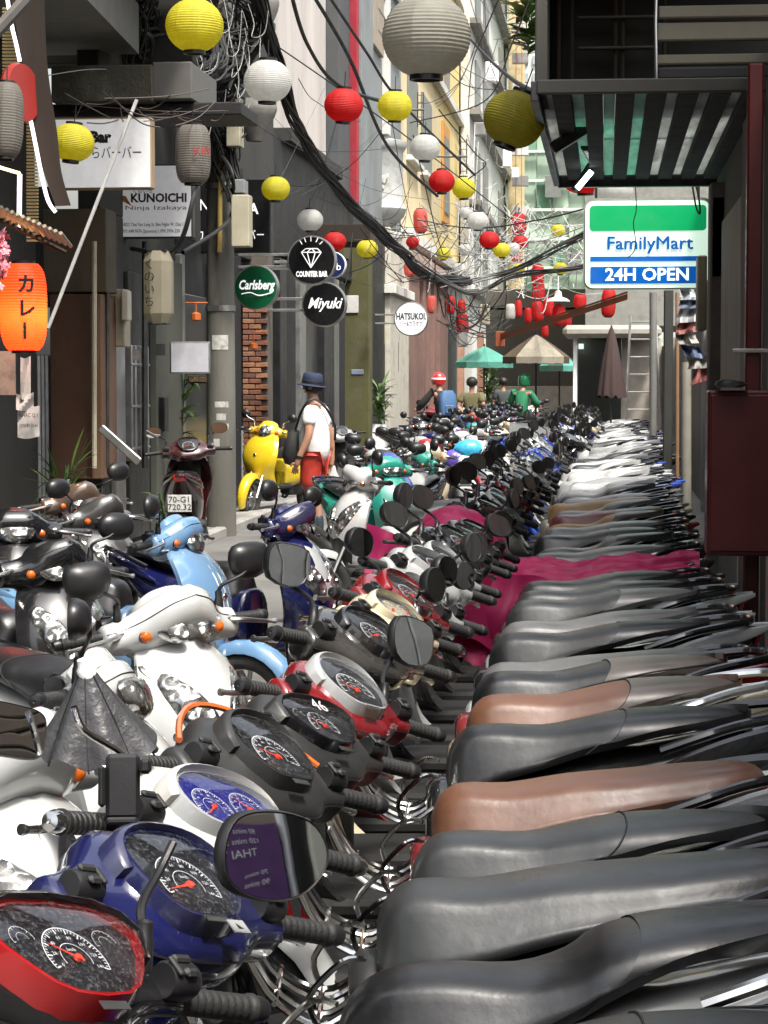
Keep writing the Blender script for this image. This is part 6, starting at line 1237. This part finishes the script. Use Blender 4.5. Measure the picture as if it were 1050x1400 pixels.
# ---------------------------------------------------------------- people
def skin(name, verts, edges, radii, mt, par, rt=0, lv=2, flat=None):
    me = bpy.data.meshes.new(name); me.from_pydata(verts, edges, []); o = bpy.data.objects.new(name, me); COL.objects.link(o); me.materials.append(mt)
    md = o.modifiers.new('Skin', 'SKIN'); md.use_smooth_shade = True; md.branch_smoothing = .6
    for i, r_ in enumerate(radii):
        sv = me.skin_vertices[0].data[i]; sv.radius = (r_, r_) if not isinstance(r_, tuple) else r_; sv.use_root = (i == rt)
    s = o.modifiers.new('Sub', 'SUBSURF'); s.levels = lv; s.render_levels = lv; o.parent = par; return o
SKN = mat('skin', (.36, .19, .12), .5, 0, .08, 8); HAIR = mat('hair', (.015, .012, .01), .5)
def cloth(name, c, r=.8): return mat('cloth_' + name, c, r, 0, .12, 9, .5, 16)
def person(label, loc, rz, J, shirt, trousers, sleeve=.55, leg=.45, shoes=None, hat=None, scale=1, thick=1.0, hands=True):
    o = root('person', label, 'person', loc, rz); o.scale = (scale,) * 3
    n = ['pelvis', 'belly', 'chest', 'neck', 'head0', 'head1', 'head2', 'hipL', 'kneeL', 'ankL', 'toeL', 'hipR', 'kneeR', 'ankR', 'toeR', 'shL', 'elL', 'wrL', 'haL', 'shR', 'elR', 'wrR', 'haR']
    rd = [.10, .10, .10, .055, .065, .095, .075, .085, .058, .042, .03, .085, .058, .042, .03, .06, .045, .032, .03, .06, .045, .032, .03]
    rd = [x * (thick if i < 3 else 1) for i, x in enumerate(rd)]
    vs = [J[k] for k in n]; ix = {k: i for i, k in enumerate(n)}
    ed = [('pelvis', 'belly'), ('belly', 'chest'), ('chest', 'neck'), ('neck', 'head0'), ('head0', 'head1'), ('head1', 'head2'), ('pelvis', 'hipL'), ('hipL', 'kneeL'), ('kneeL', 'ankL'), ('ankL', 'toeL'), ('pelvis', 'hipR'), ('hipR', 'kneeR'), ('kneeR', 'ankR'), ('ankR', 'toeR'), ('chest', 'shL'), ('shL', 'elL'), ('elL', 'wrL'), ('wrL', 'haL'), ('chest', 'shR'), ('shR', 'elR'), ('elR', 'wrR'), ('wrR', 'haR')]
    ed = [(ix[a], ix[b]) for a, b in ed]
    # nose, chin
    h = V(J['head1']); fw = V(J['face']).normalized(); vs += [tuple(h + fw * .088 + V((0, 0, -.015))), tuple(V(J['head0']) + fw * .05)]; rd += [.02, .045]; ed += [(ix['head1'], len(vs) - 2), (ix['head0'], len(vs) - 1)]
    skin('body', vs, ed, rd, SKN, o)
    if hands:
        for s_ in 'LR':
            w_ = V(J['wr' + s_]); hd = V(J['ha' + s_]); d = (hd - w_).normalized(); side = fw - d * fw.dot(d); side.normalize()
            fv, fe, fr = [tuple(hd - d * .01)], [], [.026]
            for k in range(4):
                b_ = hd + side * (.027 - .018 * k) + d * .02; L_ = (.060, .068, .062, .048)[k]; pl = d.cross(side) * (.018 if s_ == 'L' else -.018)
                fv += [tuple(b_), tuple(b_ + d * L_ * .5 + pl * .3), tuple(b_ + d * L_ + pl)]; q = len(fv); fe += [(0, q - 3), (q - 3, q - 2), (q - 2, q - 1)]; fr += [.011, .0095, .008]
            b_ = hd + side * .035 - d * .03; fv += [tuple(b_), tuple(b_ + side * .018 + d * .025), tuple(b_ + side * .02 + d * .05)]; q = len(fv); fe += [(0, q - 3), (q - 3, q - 2), (q - 2, q - 1)]; fr += [.013, .011, .009]
            skin('hand', fv, fe, fr, SKN, o, 0, 1)
    def part(name, keys, rr, edg, mt):
        skin(name, [J[k] if isinstance(k, str) else k for k in keys], edg, rr, mt, o)
    def mix(a, b, t): return tuple(V(J[a]) * (1 - t) + V(J[b]) * t)
    pv = V(J['pelvis']); hem = tuple(pv + V((0, 0, -.06 - .07 * (thick > 1.05))))
    part('shirt', [hem, 'belly', 'chest', mix('chest', 'neck', .75), 'shL', mix('shL', 'elL', min(1, sleeve)), 'shR', mix('shR', 'elR', min(1, sleeve))] + ([mix('elL', 'wrL', .9), mix('elR', 'wrR', .9)] if sleeve >= 1 else []),
         [(.155 * thick, .175 * thick), (.165 * thick, .18 * thick), (.155 * thick, .165 * thick), .075, .085, .078, .085, .078] + ([.055, .055] if sleeve >= 1 else []), [(0, 1), (1, 2), (2, 3), (2, 4), (4, 5), (2, 6), (6, 7)] + ([(5, 8), (7, 9)] if sleeve >= 1 else []), shirt)
    kL = mix('hipL', 'kneeL', min(1, leg * 2)); kR = mix('hipR', 'kneeR', min(1, leg * 2)); kk = ['pelvis', 'hipL', kL, 'hipR', kR]; rr = [.125, .118, .112, .118, .112]; eg = [(0, 1), (1, 2), (0, 3), (3, 4)]
    if leg > .5: kk += ['ankL', 'ankR']; rr[2] = rr[4] = .078; rr += [.062, .062]; eg += [(2, 5), (4, 6)]
    part('trousers' if leg > .5 else 'shorts', kk, rr, eg, trousers)
    for s_ in 'LR': part('shoe', [mix('kneeL' if s_ == 'L' else 'kneeR', 'ank' + s_, .45 if shoes and shoes[1] else .92), 'ank' + s_, 'toe' + s_], [.062 if shoes and shoes[1] else .045, .055, .042], [(0, 1), (1, 2)], shoes[0] if shoes else BLK)
    hh = V(J['head1']); 
    if not hat: m = MB(); m.lathe([(.103, -.035), (.112, .02), (.10, .07), (.06, .11), (0, .12)], 18, tuple(hh - fw * .018), (-fw.x * .35, -fw.y * .35, 1)); obj('hair', m, HAIR, o)
    return o
def J0(**k):
    d = dict(pelvis=(0, 0, .90), belly=(.02, 0, 1.08), chest=(-.01, 0, 1.28), neck=(.0, 0, 1.45), head0=(.02, 0, 1.51), head1=(.03, 0, 1.60), head2=(.02, 0, 1.655), hipL=(0, .095, .84), kneeL=(.02, .10, .47), ankL=(-.02, .10, .09), toeL=(.13, .115, .035), hipR=(0, -.095, .84), kneeR=(.02, -.10, .47), ankR=(-.02, -.10, .09), toeR=(.13, -.115, .035), shL=(-.01, .175, 1.38), elL=(-.03, .245, 1.10), wrL=(.08, .25, .87), haL=(.11, .245, .80), shR=(-.01, -.175, 1.38), elR=(-.09, -.24, 1.10), wrR=(-.10, -.25, .85), haR=(-.09, -.25, .77), face=(1, 0, 0)); d.update(k); return d
mx = P(430, 700, 22.4).x
man = person('man in white T-shirt, red shorts and dark blue hat walking with a plastic bag', (mx, 22.4, 0), pi - .22, J0(wrL=(.075, .27, .86), haL=(.10, .265, .785), face=(1, .12, 0)), cloth('white', (.66, .66, .65)), cloth('red_shorts', (.36, .030, .018), .5), .68, .43, (mat('boot', (.03, .04, .05), .5), True), hat=True, thick=1.22)
m = MB(); m.lathe([(.102, -.004), (.150, -.02), (.153, -.014), (.108, .004), (.106, .06), (.098, .105), (.075, .118), (.03, .102), (0, .100)], 30, (.025, 0, 1.625), (-.12, 0, 1)); obj('hat', m, cloth('hat', (.012, .02, .05)), man, sharp=60)
m = MB(); m.lathe([(.109, 0), (.1105, 0), (.1095, .026), (.108, .026)], 30, (.025, 0, 1.63), (-.12, 0, 1)); obj('hat_band', m, BLK, man)
m = MB(); m.lathe([(.092, -.05), (.104, 0), (.104, .03)], 20, (-.0, 0, 1.60)); obj('hair', m, HAIR, man); m = MB(); m.lathe([(0, -.01), (.02, 0), (.024, .012), (.015, .02), (0, .02)], 10, (.01, .088, 1.595), (0, 1, 0)); obj('ear', m, SKN, man)
for q in (-1, 1): obj('eye', MB().lathe([(0, -.006), (.009, 0), (0, .006)], 8, (.112, .032 * q, 1.61), (1, 0, 0)), HAIR, man)
obj('mouth', MB().box((.098, 0, 1.545), (.02, .04, .008), .003), mat('lips', (.25, .08, .06), .5), man); obj('watch', MB().lathe([(.036, -.016), (.040, 0), (.036, .016)], 16, (.068, .268, .885), (.15, -.02, -1)), BLK, man)
bg_ = obj('shoulder_bag', MB().loft([[(.20 + .10 * sc2 * cos(a) + (.02 if z < 0 else 0), .04 + .16 * sc2 * sin(a), .98 + z) for a in [2 * pi * k / 20 for k in range(20)]] for z, sc2 in ((-.19, .3), (-.17, .8), (-.08, 1.05), (.05, .95), (.15, .6), (.18, .2))]), cloth('bag', (.012, .012, .012)), None); tag(bg_, 'black shoulder bag hanging in front of the man in the hat', 'bag'); bg_.matrix_world = man.matrix_basis if 0 else (Matrix.Translation((mx, 22.4, 0)) @ Matrix.Rotation(pi - .22, 4, 'Z'))
m = MB(); m.tube(cr([(.17, .10, 1.16), (.08, .15, 1.36), (-.02, .12, 1.475), (-.12, .02, 1.40), (-.185, -.10, 1.20), (-.16, -.18, 1.05)], 4), .014, 6); st_ = obj('bag_strap', m, BLK, bg_)
m = MB(); m.loft([[(.10 * r_ * cos(a) * (1 + .15 * sin(3 * a + t)), .13 * r_ * sin(a) * (1 + .12 * cos(4 * a + t)), z) for a in [2 * pi * k / 24 for k in range(24)]] for t, (r_, z) in enumerate(((.5, -.34), (1, -.31), (1.15, -.2), (.9, -.08), (.35, .05), (.12, .12)))])
o = thing('plastic_bag', 'thin white plastic bag carried in the right hand of the man in the hat', 'bag', m, mk_tl(mat('carrier_bag', (.62, .62, .60), .35, bump=.8, bscale=30), .4)); o.location = Matrix.Translation((mx, 22.4, 0)) @ Matrix.Rotation(pi - .22, 4, 'Z') @ V((-.12, -.26, .66))
# rider with red helmet, seen from behind
Yr = 42; rx = P(606, 560, Yr).x
J = J0(pelvis=(0, 0, .95), belly=(.06, 0, 1.12), chest=(.10, 0, 1.32), neck=(.15, 0, 1.50), head0=(.17, 0, 1.57), head1=(.18, 0, 1.66), head2=(.18, 0, 1.73), hipL=(.02, .1, .92), kneeL=(.28, .24, .62), ankL=(.12, .26, .12), toeL=(.26, .28, .05), hipR=(.02, -.1, .92), kneeR=(.28, -.24, .62), ankR=(.12, -.26, .12), toeR=(.26, -.28, .05), shL=(.10, .19, 1.43), elL=(.22, .36, 1.18), wrL=(.42, .33, 1.08), haL=(.48, .31, 1.06), shR=(.10, -.19, 1.43), elR=(.22, -.36, 1.18), wrR=(.42, -.33, 1.08), haR=(.48, -.31, 1.06))
rd_ = person('motorcycle rider in black jacket with red helmet and blue backpack', (rx, Yr, 0), rad(125), J, cloth('jacket', (.015, .015, .015)), cloth('jeans', (.02, .02, .025)), 1, .8, hat=True)
obj('helmet', MB().lathe([(.115, -.10), (.135, -.04), (.14, .02), (.12, .09), (.07, .13), (0, .145)], 22, (.18, 0, 1.67)), paint('helmet_red', (.55, .015, .015)), rd_); obj('helmet_stripe', MB().lathe([(.142, -.005), (.143, .01), (.142, .022), (.138, .03)], 22, (.18, 0, 1.67)), WHT, rd_)
m = MB(); m.loft([[(-.16 + .09 * r_ * a, .17 * r_ * b, z) for a, b in se(18, 1, 1, 3.5)] for z, r_ in ((.98, .8), (1.0, 1.0), (1.2, 1.05), (1.38, .95), (1.46, .6))]); m.box((-.25, 0, 1.1), (.04, .22, .16), .015); o = obj('backpack', m, mat('backpack_blue', (.06, .13, .26), .6, bump=.3)); tag(o, 'blue backpack worn by the rider with the red helmet', 'backpack'); o.matrix_basis = Matrix.Translation((rx, Yr, 0)) @ Matrix.Rotation(rad(125), 4, 'Z')
scooter('red and black motorbike ridden by the helmeted rider', (rx - .1, Yr + .35, 0), rad(125), dict(F, col=paint('moto_red', (.4, .015, .015)), seatm=VB, head='R', turn=5, mirrors=(-1, 1), mir='mround', cover='slim', scale=1.1), 2, name='motorbike', cat='motorbike')
Yo = 43.2; J = J0(elL=(-.08, .26, 1.12), wrL=(-.16, .10, .98), haL=(-.17, .03, .97), elR=(-.08, -.26, 1.12), wrR=(-.16, -.10, 1.0), haR=(-.17, -.03, .99))
person('man in olive shirt seen from behind with hands clasped at his back', (P(645, 560, Yo).x, Yo, 0), rad(82), J, cloth('olive', (.14, .125, .055)), cloth('olive_trousers', (.09, .08, .045)), .7, .9)
J = J0(pelvis=(0, 0, .72), belly=(.03, 0, .90), chest=(.08, 0, 1.10), neck=(.13, 0, 1.28), head0=(.16, 0, 1.34), head1=(.18, 0, 1.43), head2=(.17, 0, 1.49), hipL=(.02, .1, .70), kneeL=(.40, .16, .66), ankL=(.38, .16, .2), toeL=(.5, .16, .15), hipR=(.02, -.1, .70), kneeR=(.40, -.16, .66), ankR=(.38, -.16, .2), toeR=(.5, -.16, .15), shL=(.08, .19, 1.20), elL=(.15, .3, .96), wrL=(.36, .25, .9), haL=(.42, .24, .9), shR=(.08, -.19, 1.20), elR=(.15, -.3, .96), wrR=(.36, -.25, .9), haR=(.42, -.24, .9))
gp = person('seated person in bright green jacket and green helmet under the brown parasol', (P(712, 560, 46.4).x, 46.4, .2), rad(70), J, cloth('green_jacket', (.015, .17, .075)), cloth('dark_trousers', (.03, .03, .03)), 1, .8, hat=True); obj('helmet', MB().lathe([(.115, -.10), (.135, -.02), (.12, .09), (.07, .13), (0, .145)], 20, (.18, 0, 1.44)), paint('helmet_green', (.012, .14, .06)), gp)
person('person in dark clothes half hidden left of the green jacket', (P(688, 560, 54).x, 54, 0), rad(100), J0(), cloth('dark_top', (.05, .06, .06)), cloth('dark_trousers', (.03, .03, .03)), .8, .9)
# ---------------------------------------------------------------- parasols, ladder, beam
def parasol(label, px, py_top, py_rim, wpx, Y, mts, val=True):
    c = P(px, py_top, Y); rim = P(px, py_rim, Y).z; r_ = wpx / 2 / S(Y); o = root('parasol', label, 'parasol', (c.x, Y, 0)); n = 8
    for k in range(n):
        a0, a1 = 2 * pi * k / n + .2, 2 * pi * (k + 1) / n + .2; m = MB()
        def fn(u, v): 
            rr_ = r_ * u; a = a0 + (a1 - a0) * v; q = cos(pi / n) / cos((v - .5) * 2 * pi / n); return (rr_ * cos(a) * q, rr_ * sin(a) * q, c.z + (rim - c.z) * u ** 1.15 - .05 * sin(pi * u) * (1 - abs(2 * v - 1)) * 1.0)
        m.grid(fn, 6, 4)
        e = [fn(1, v / 4) for v in range(5)]; m.add(e + [(x, y, z - .14 + .02 * sin(v * 3)) for v, (x, y, z) in enumerate(e)], [(v, v + 1, v + 6, v + 5) for v in range(4)]); obj('canopy_panel', m, mts[k % len(mts)], o, sharp=60)
        obj('rib', MB().tube([(0, 0, c.z - .03), (r_ * cos(a0), r_ * sin(a0), rim - .02)], .008, 5), DST, o)
    obj('pole', MB().tube([(0, 0, 0), (0, 0, c.z + .05)], .022, 10), BLK, o); return o
PB = mk_tl(mat('parasol_brown', (.10, .07, .045), .8, dirt=.4), .2); PB2 = mk_tl(mat('parasol_tan', (.30, .27, .21), .8, dirt=.5), .2); PG = mk_tl(mat('parasol_green', (.03, .07, .045), .8), .2); PT = mk_tl(mat('parasol_teal', (.10, .34, .27), .8, dirt=.3), .25)
parasol('weathered brown parasol with tan panels at the far end of the lane', 733, 457, 488, 92, 47, [PB, PB, PB2, PB, PB, PB2, PB2, PB]); parasol('teal green parasol left of the brown one', 662, 473, 495, 80, 53, [PT]); parasol('small green parasol peeking out behind the brown one', 765, 478, 500, 55, 55, [PT, PG])
bt = P(683, 462, 36); bt2 = P(858, 405, 30); ob_ = root('orange_beam', 'rusty orange awning arm slanting above the brown parasol', 'beam', tuple(bt)); Q = Matrix.Translation(-bt)
m = MB(); d = bt2 - bt; m.loft([[tuple(p + V((0, a, b))) for a, b in ((-.02, -.045), (.02, -.045), (.02, .035), (-.02, .035))] for p in (bt, bt2)]); m.loft([[tuple(p + V((0, a, b + .055))) for a, b in ((-.04, -.012), (.04, -.012), (.04, .012), (-.04, .012))] for p in (bt, bt2)]); obj('arm', m, ORNG, ob_, T=Q); rbox('arm_end', 677, 453, 690, 474, 35.9, .12, mat('rust', (.22, .05, .015), .7, dirt=.5), ob_, T=Q)
ld = root('ladder', 'grey aluminium step ladder leaning at the end of the scooter row', 'ladder', tuple(P(880, 600, 46.5))); Q = Matrix.Translation(-P(880, 600, 46.5))
for a, b_ in ((864, 852), (896, 908)): obj('rail', MB().tube([P(a - (2 if a < 880 else -0) , 432, 46.6), P(b_, 640, 46.1)], .028, 6), ALU, ld, T=Q)
for k in range(8):
    yy = 440 + k * 24; w_ = 12 * (yy - 432) / 208; obj('rung', MB().box(tuple(P(879.5, yy, 46.5)), ((30 + 2 * w_) / S(46.5), .08, .03), .005), ALU, ld, T=Q)
m = MB(); q = P(836, 448, 45.5); n = 40
m.loft([[((.03 + .30 * t ** .8 * (1 - .28 * abs(sin(a * 4.5)) * t)) * cos(a), (.03 + .25 * t ** .8 * (1 - .28 * abs(sin(a * 4.5)) * t)) * sin(a), -t * 1.42 + .04 * t * sin(a * 9)) for a in [2 * pi * k / n for k in range(n)]] for t in [k / 12 for k in range(13)]], True, False)
o = root('folded_parasol', 'folded maroon brown parasol standing in front of the white kiosk', 'parasol', tuple(q)); obj('folded_cloth', m, mat('maroon_cloth', (.045, .026, .024), .85, bump=.4), o, sharp=180); obj('pole', MB().tube([(0, 0, .05), (0, 0, -q.z)], .02, 8), DST, o)
m = MB().tube([P(800, 590, 45), P(818, 560, 46)], .02, 6); thing('broom_stick', 'wooden stick leaning beside the folded parasol', 'stick', m, mat('stick_wood', (.4, .26, .12), .6))
# grey covered hump (folded sheet over a bike) between the rows
m = MB(); q = P(770, 560, 31)
m.grid(lambda u, v: (q.x - .75 + 1.3 * u, 30.6 + v * 1.2, .55 + .50 * min(1, (1 - abs(2 * v - 1)) * 2.2) - .45 * u ** 2 + .04 * noise.noise(V((u * 5, v * 5, 2)))), 16, 12); o = thing('grey_cover', 'dark grey sheet thrown over a bike between the dense rank and the pale saddles', 'cover', m, mat('cover_grey', (.06, .065, .065), .6, bump=.4))
# ---------------------------------------------------------------- plants
LF = [mat('leaf_%d' % k, c, .5, 0, .2, 12, sss=0) for k, c in enumerate([(.05, .10, .02), (.035, .075, .018), (.09, .15, .03)])]
def leafmesh(L_, w_, bend):
    m = MB(); pr = [(0, .15), (.2, .8), (.45, 1), (.7, .75), (.9, .3), (1, .02)]
    m.add([p for t, k in pr for p in ((-w_ * k, 0 + L_ * t * cos(bend * t), L_ * t * sin(bend * t) * -1 + .25 * w_ * k), (0, L_ * t * cos(bend * t), -L_ * t * sin(bend * t)), (w_ * k, L_ * t * cos(bend * t), -L_ * t * sin(bend * t) + .25 * w_ * k))], [f for i in range(5) for f in ((i * 3, i * 3 + 1, i * 3 + 4, i * 3 + 3), (i * 3 + 1, i * 3 + 2, i * 3 + 5, i * 3 + 4))]); return m.mesh('leaf', 180)
def plant(label, loc, n, L_, w_, h, pot=None, up=1.0, mats_=LF):
    o = root('potted_plant' if pot else 'plant', label, 'plant', loc); lf = [leafmesh(L_ * k, w_, b) for k, b in ((1, .3), (.8, .7), (1.15, .1))]
    z0 = pot[1] if pot else 0
    if pot: obj('pot', MB().lathe([(0, 0), (pot[0] * .8, 0), (pot[0] * .85, .02), (pot[0], pot[1]), (pot[0] * .9, pot[1]), (pot[0] * .88, pot[1] - .04), (0, pot[1] - .04)], 4 if pot[2] else 20), WHT if pot[2] else CONC, o, Matrix.Rotation(pi / 4, 4, 'Z'))
    for k in range(5): obj('stem', MB().tube([(0, 0, z0 - .04), (.05 * cos(k * 1.3), .05 * sin(k * 1.3), z0 + h * .5), (.10 * cos(k * 1.3), .10 * sin(k * 1.3), z0 + h)], .008, 5), LF[1], o)
    for k in range(n):
        a = R.uniform(0, 6.28); z = z0 + h * R.random(); e = R.uniform(.1, 1.2) * up
        obj('leaf', lf[k % 3], mats_[k % 3], o, Matrix.Translation((.1 * cos(a) * (z - z0) / h, .1 * sin(a) * (z - z0) / h, z)) @ Matrix.Rotation(a - pi / 2, 4, 'Z') @ Matrix.Rotation(e, 4, 'X'))
    return o
plant('leafy green plant in a white square pot right of the olive pillar', (P(518, 620, 42.5).x, 42.5, 0), 70, .34, .035, .75, (.22, .8, True)); plant('spiky dark plant between the paper notices and the brown boards', (P(78, 700, 18).x, 18.2, .2), 44, .34, .018, .45, (.14, .3, False), 1.1); plant('dim bushy plant behind the glass door under the white notice board', (P(262, 640, 22).x - .35, 23, .0), 80, .26, .05, 1.5, (.15, .3, False))
plant('low leafy plant in the shadow between the bronze scooter and the pole', (P(215, 690, 19).x, 19.5, 0), 46, .15, .03, .45, (.16, .2, False)); plant('bright green shrub between the pink posts', (P(668, 600, 62).x, 62, 0), 90, .35, .06, 1.6, (.2, .4, False)); 
o = plant('green plants growing on a high ledge at the top centre beside the netted building', tuple(P(722, 75, 70)), 110, .5, .09, 2.2, None); o.scale = (2, 1.4, 1.2)
BLS = mat('blossom_pink', (.75, .25, .30), .7); o = root('blossom_branch', 'pink artificial blossoms hanging at the left border above the red lantern', 'flowers', tuple(P(4, 348, 12))); bm_ = MB(); 
for k in range(5): a = 2 * pi * k / 5; bm_.add([(0, 0, 0), (.022 * cos(a - .5), .022 * sin(a - .5), .006), (.032 * cos(a), .032 * sin(a), .008), (.022 * cos(a + .5), .022 * sin(a + .5), .006)], [(0, 1, 2, 3)])
bm_ = bm_.mesh('b'); 
for k in range(46): obj('blossom', bm_, BLS, o, Matrix.Translation((R.gauss(-.01, .025), R.gauss(0, .03), R.gauss(0, .07))) @ Euler((R.uniform(.6, 2.4), R.uniform(-.6, .6), R.uniform(0, 6))).to_matrix().to_4x4())
obj('twig', MB().tube([(-.15, 0, .1), (-.02, 0, 0), (0, 0, -.14)], .005, 5), DARKW, o)
# pillars' low block and bottles near the olive pillar
thing('stone_block', 'small concrete block on the pavement right of the olive pillar', 'block', MB().box((P(546, 630, 43).x, 43, .28), (.35, .35, .45), .03), CONC)
thing('red_banner', 'dark red cloth banner hanging on the cream column', 'banner', pbox(MB(), 529, 468, 545, 508, 50, .03, 0), MAROON)
thing('yellow_lamp', 'warm lit shop lamp under the round white sign', 'lamp', MB().lathe([(0, -.25), (.35, -.2), (.4, .1), (.2, .3), (0, .35)], 16, P(536, 458, 53)), mat('lamp_warm', (.8, .6, .25), .5, emis=(1, .8, .35), es=.7))
# backdrop street behind the camera so that mirrors see a place
wall('rear_street_wall', -6, 16, -14.5, -14, -.05, 9, mat('rear_wall', (.30, .14, .07), .8, dirt=.3), kind='structure')
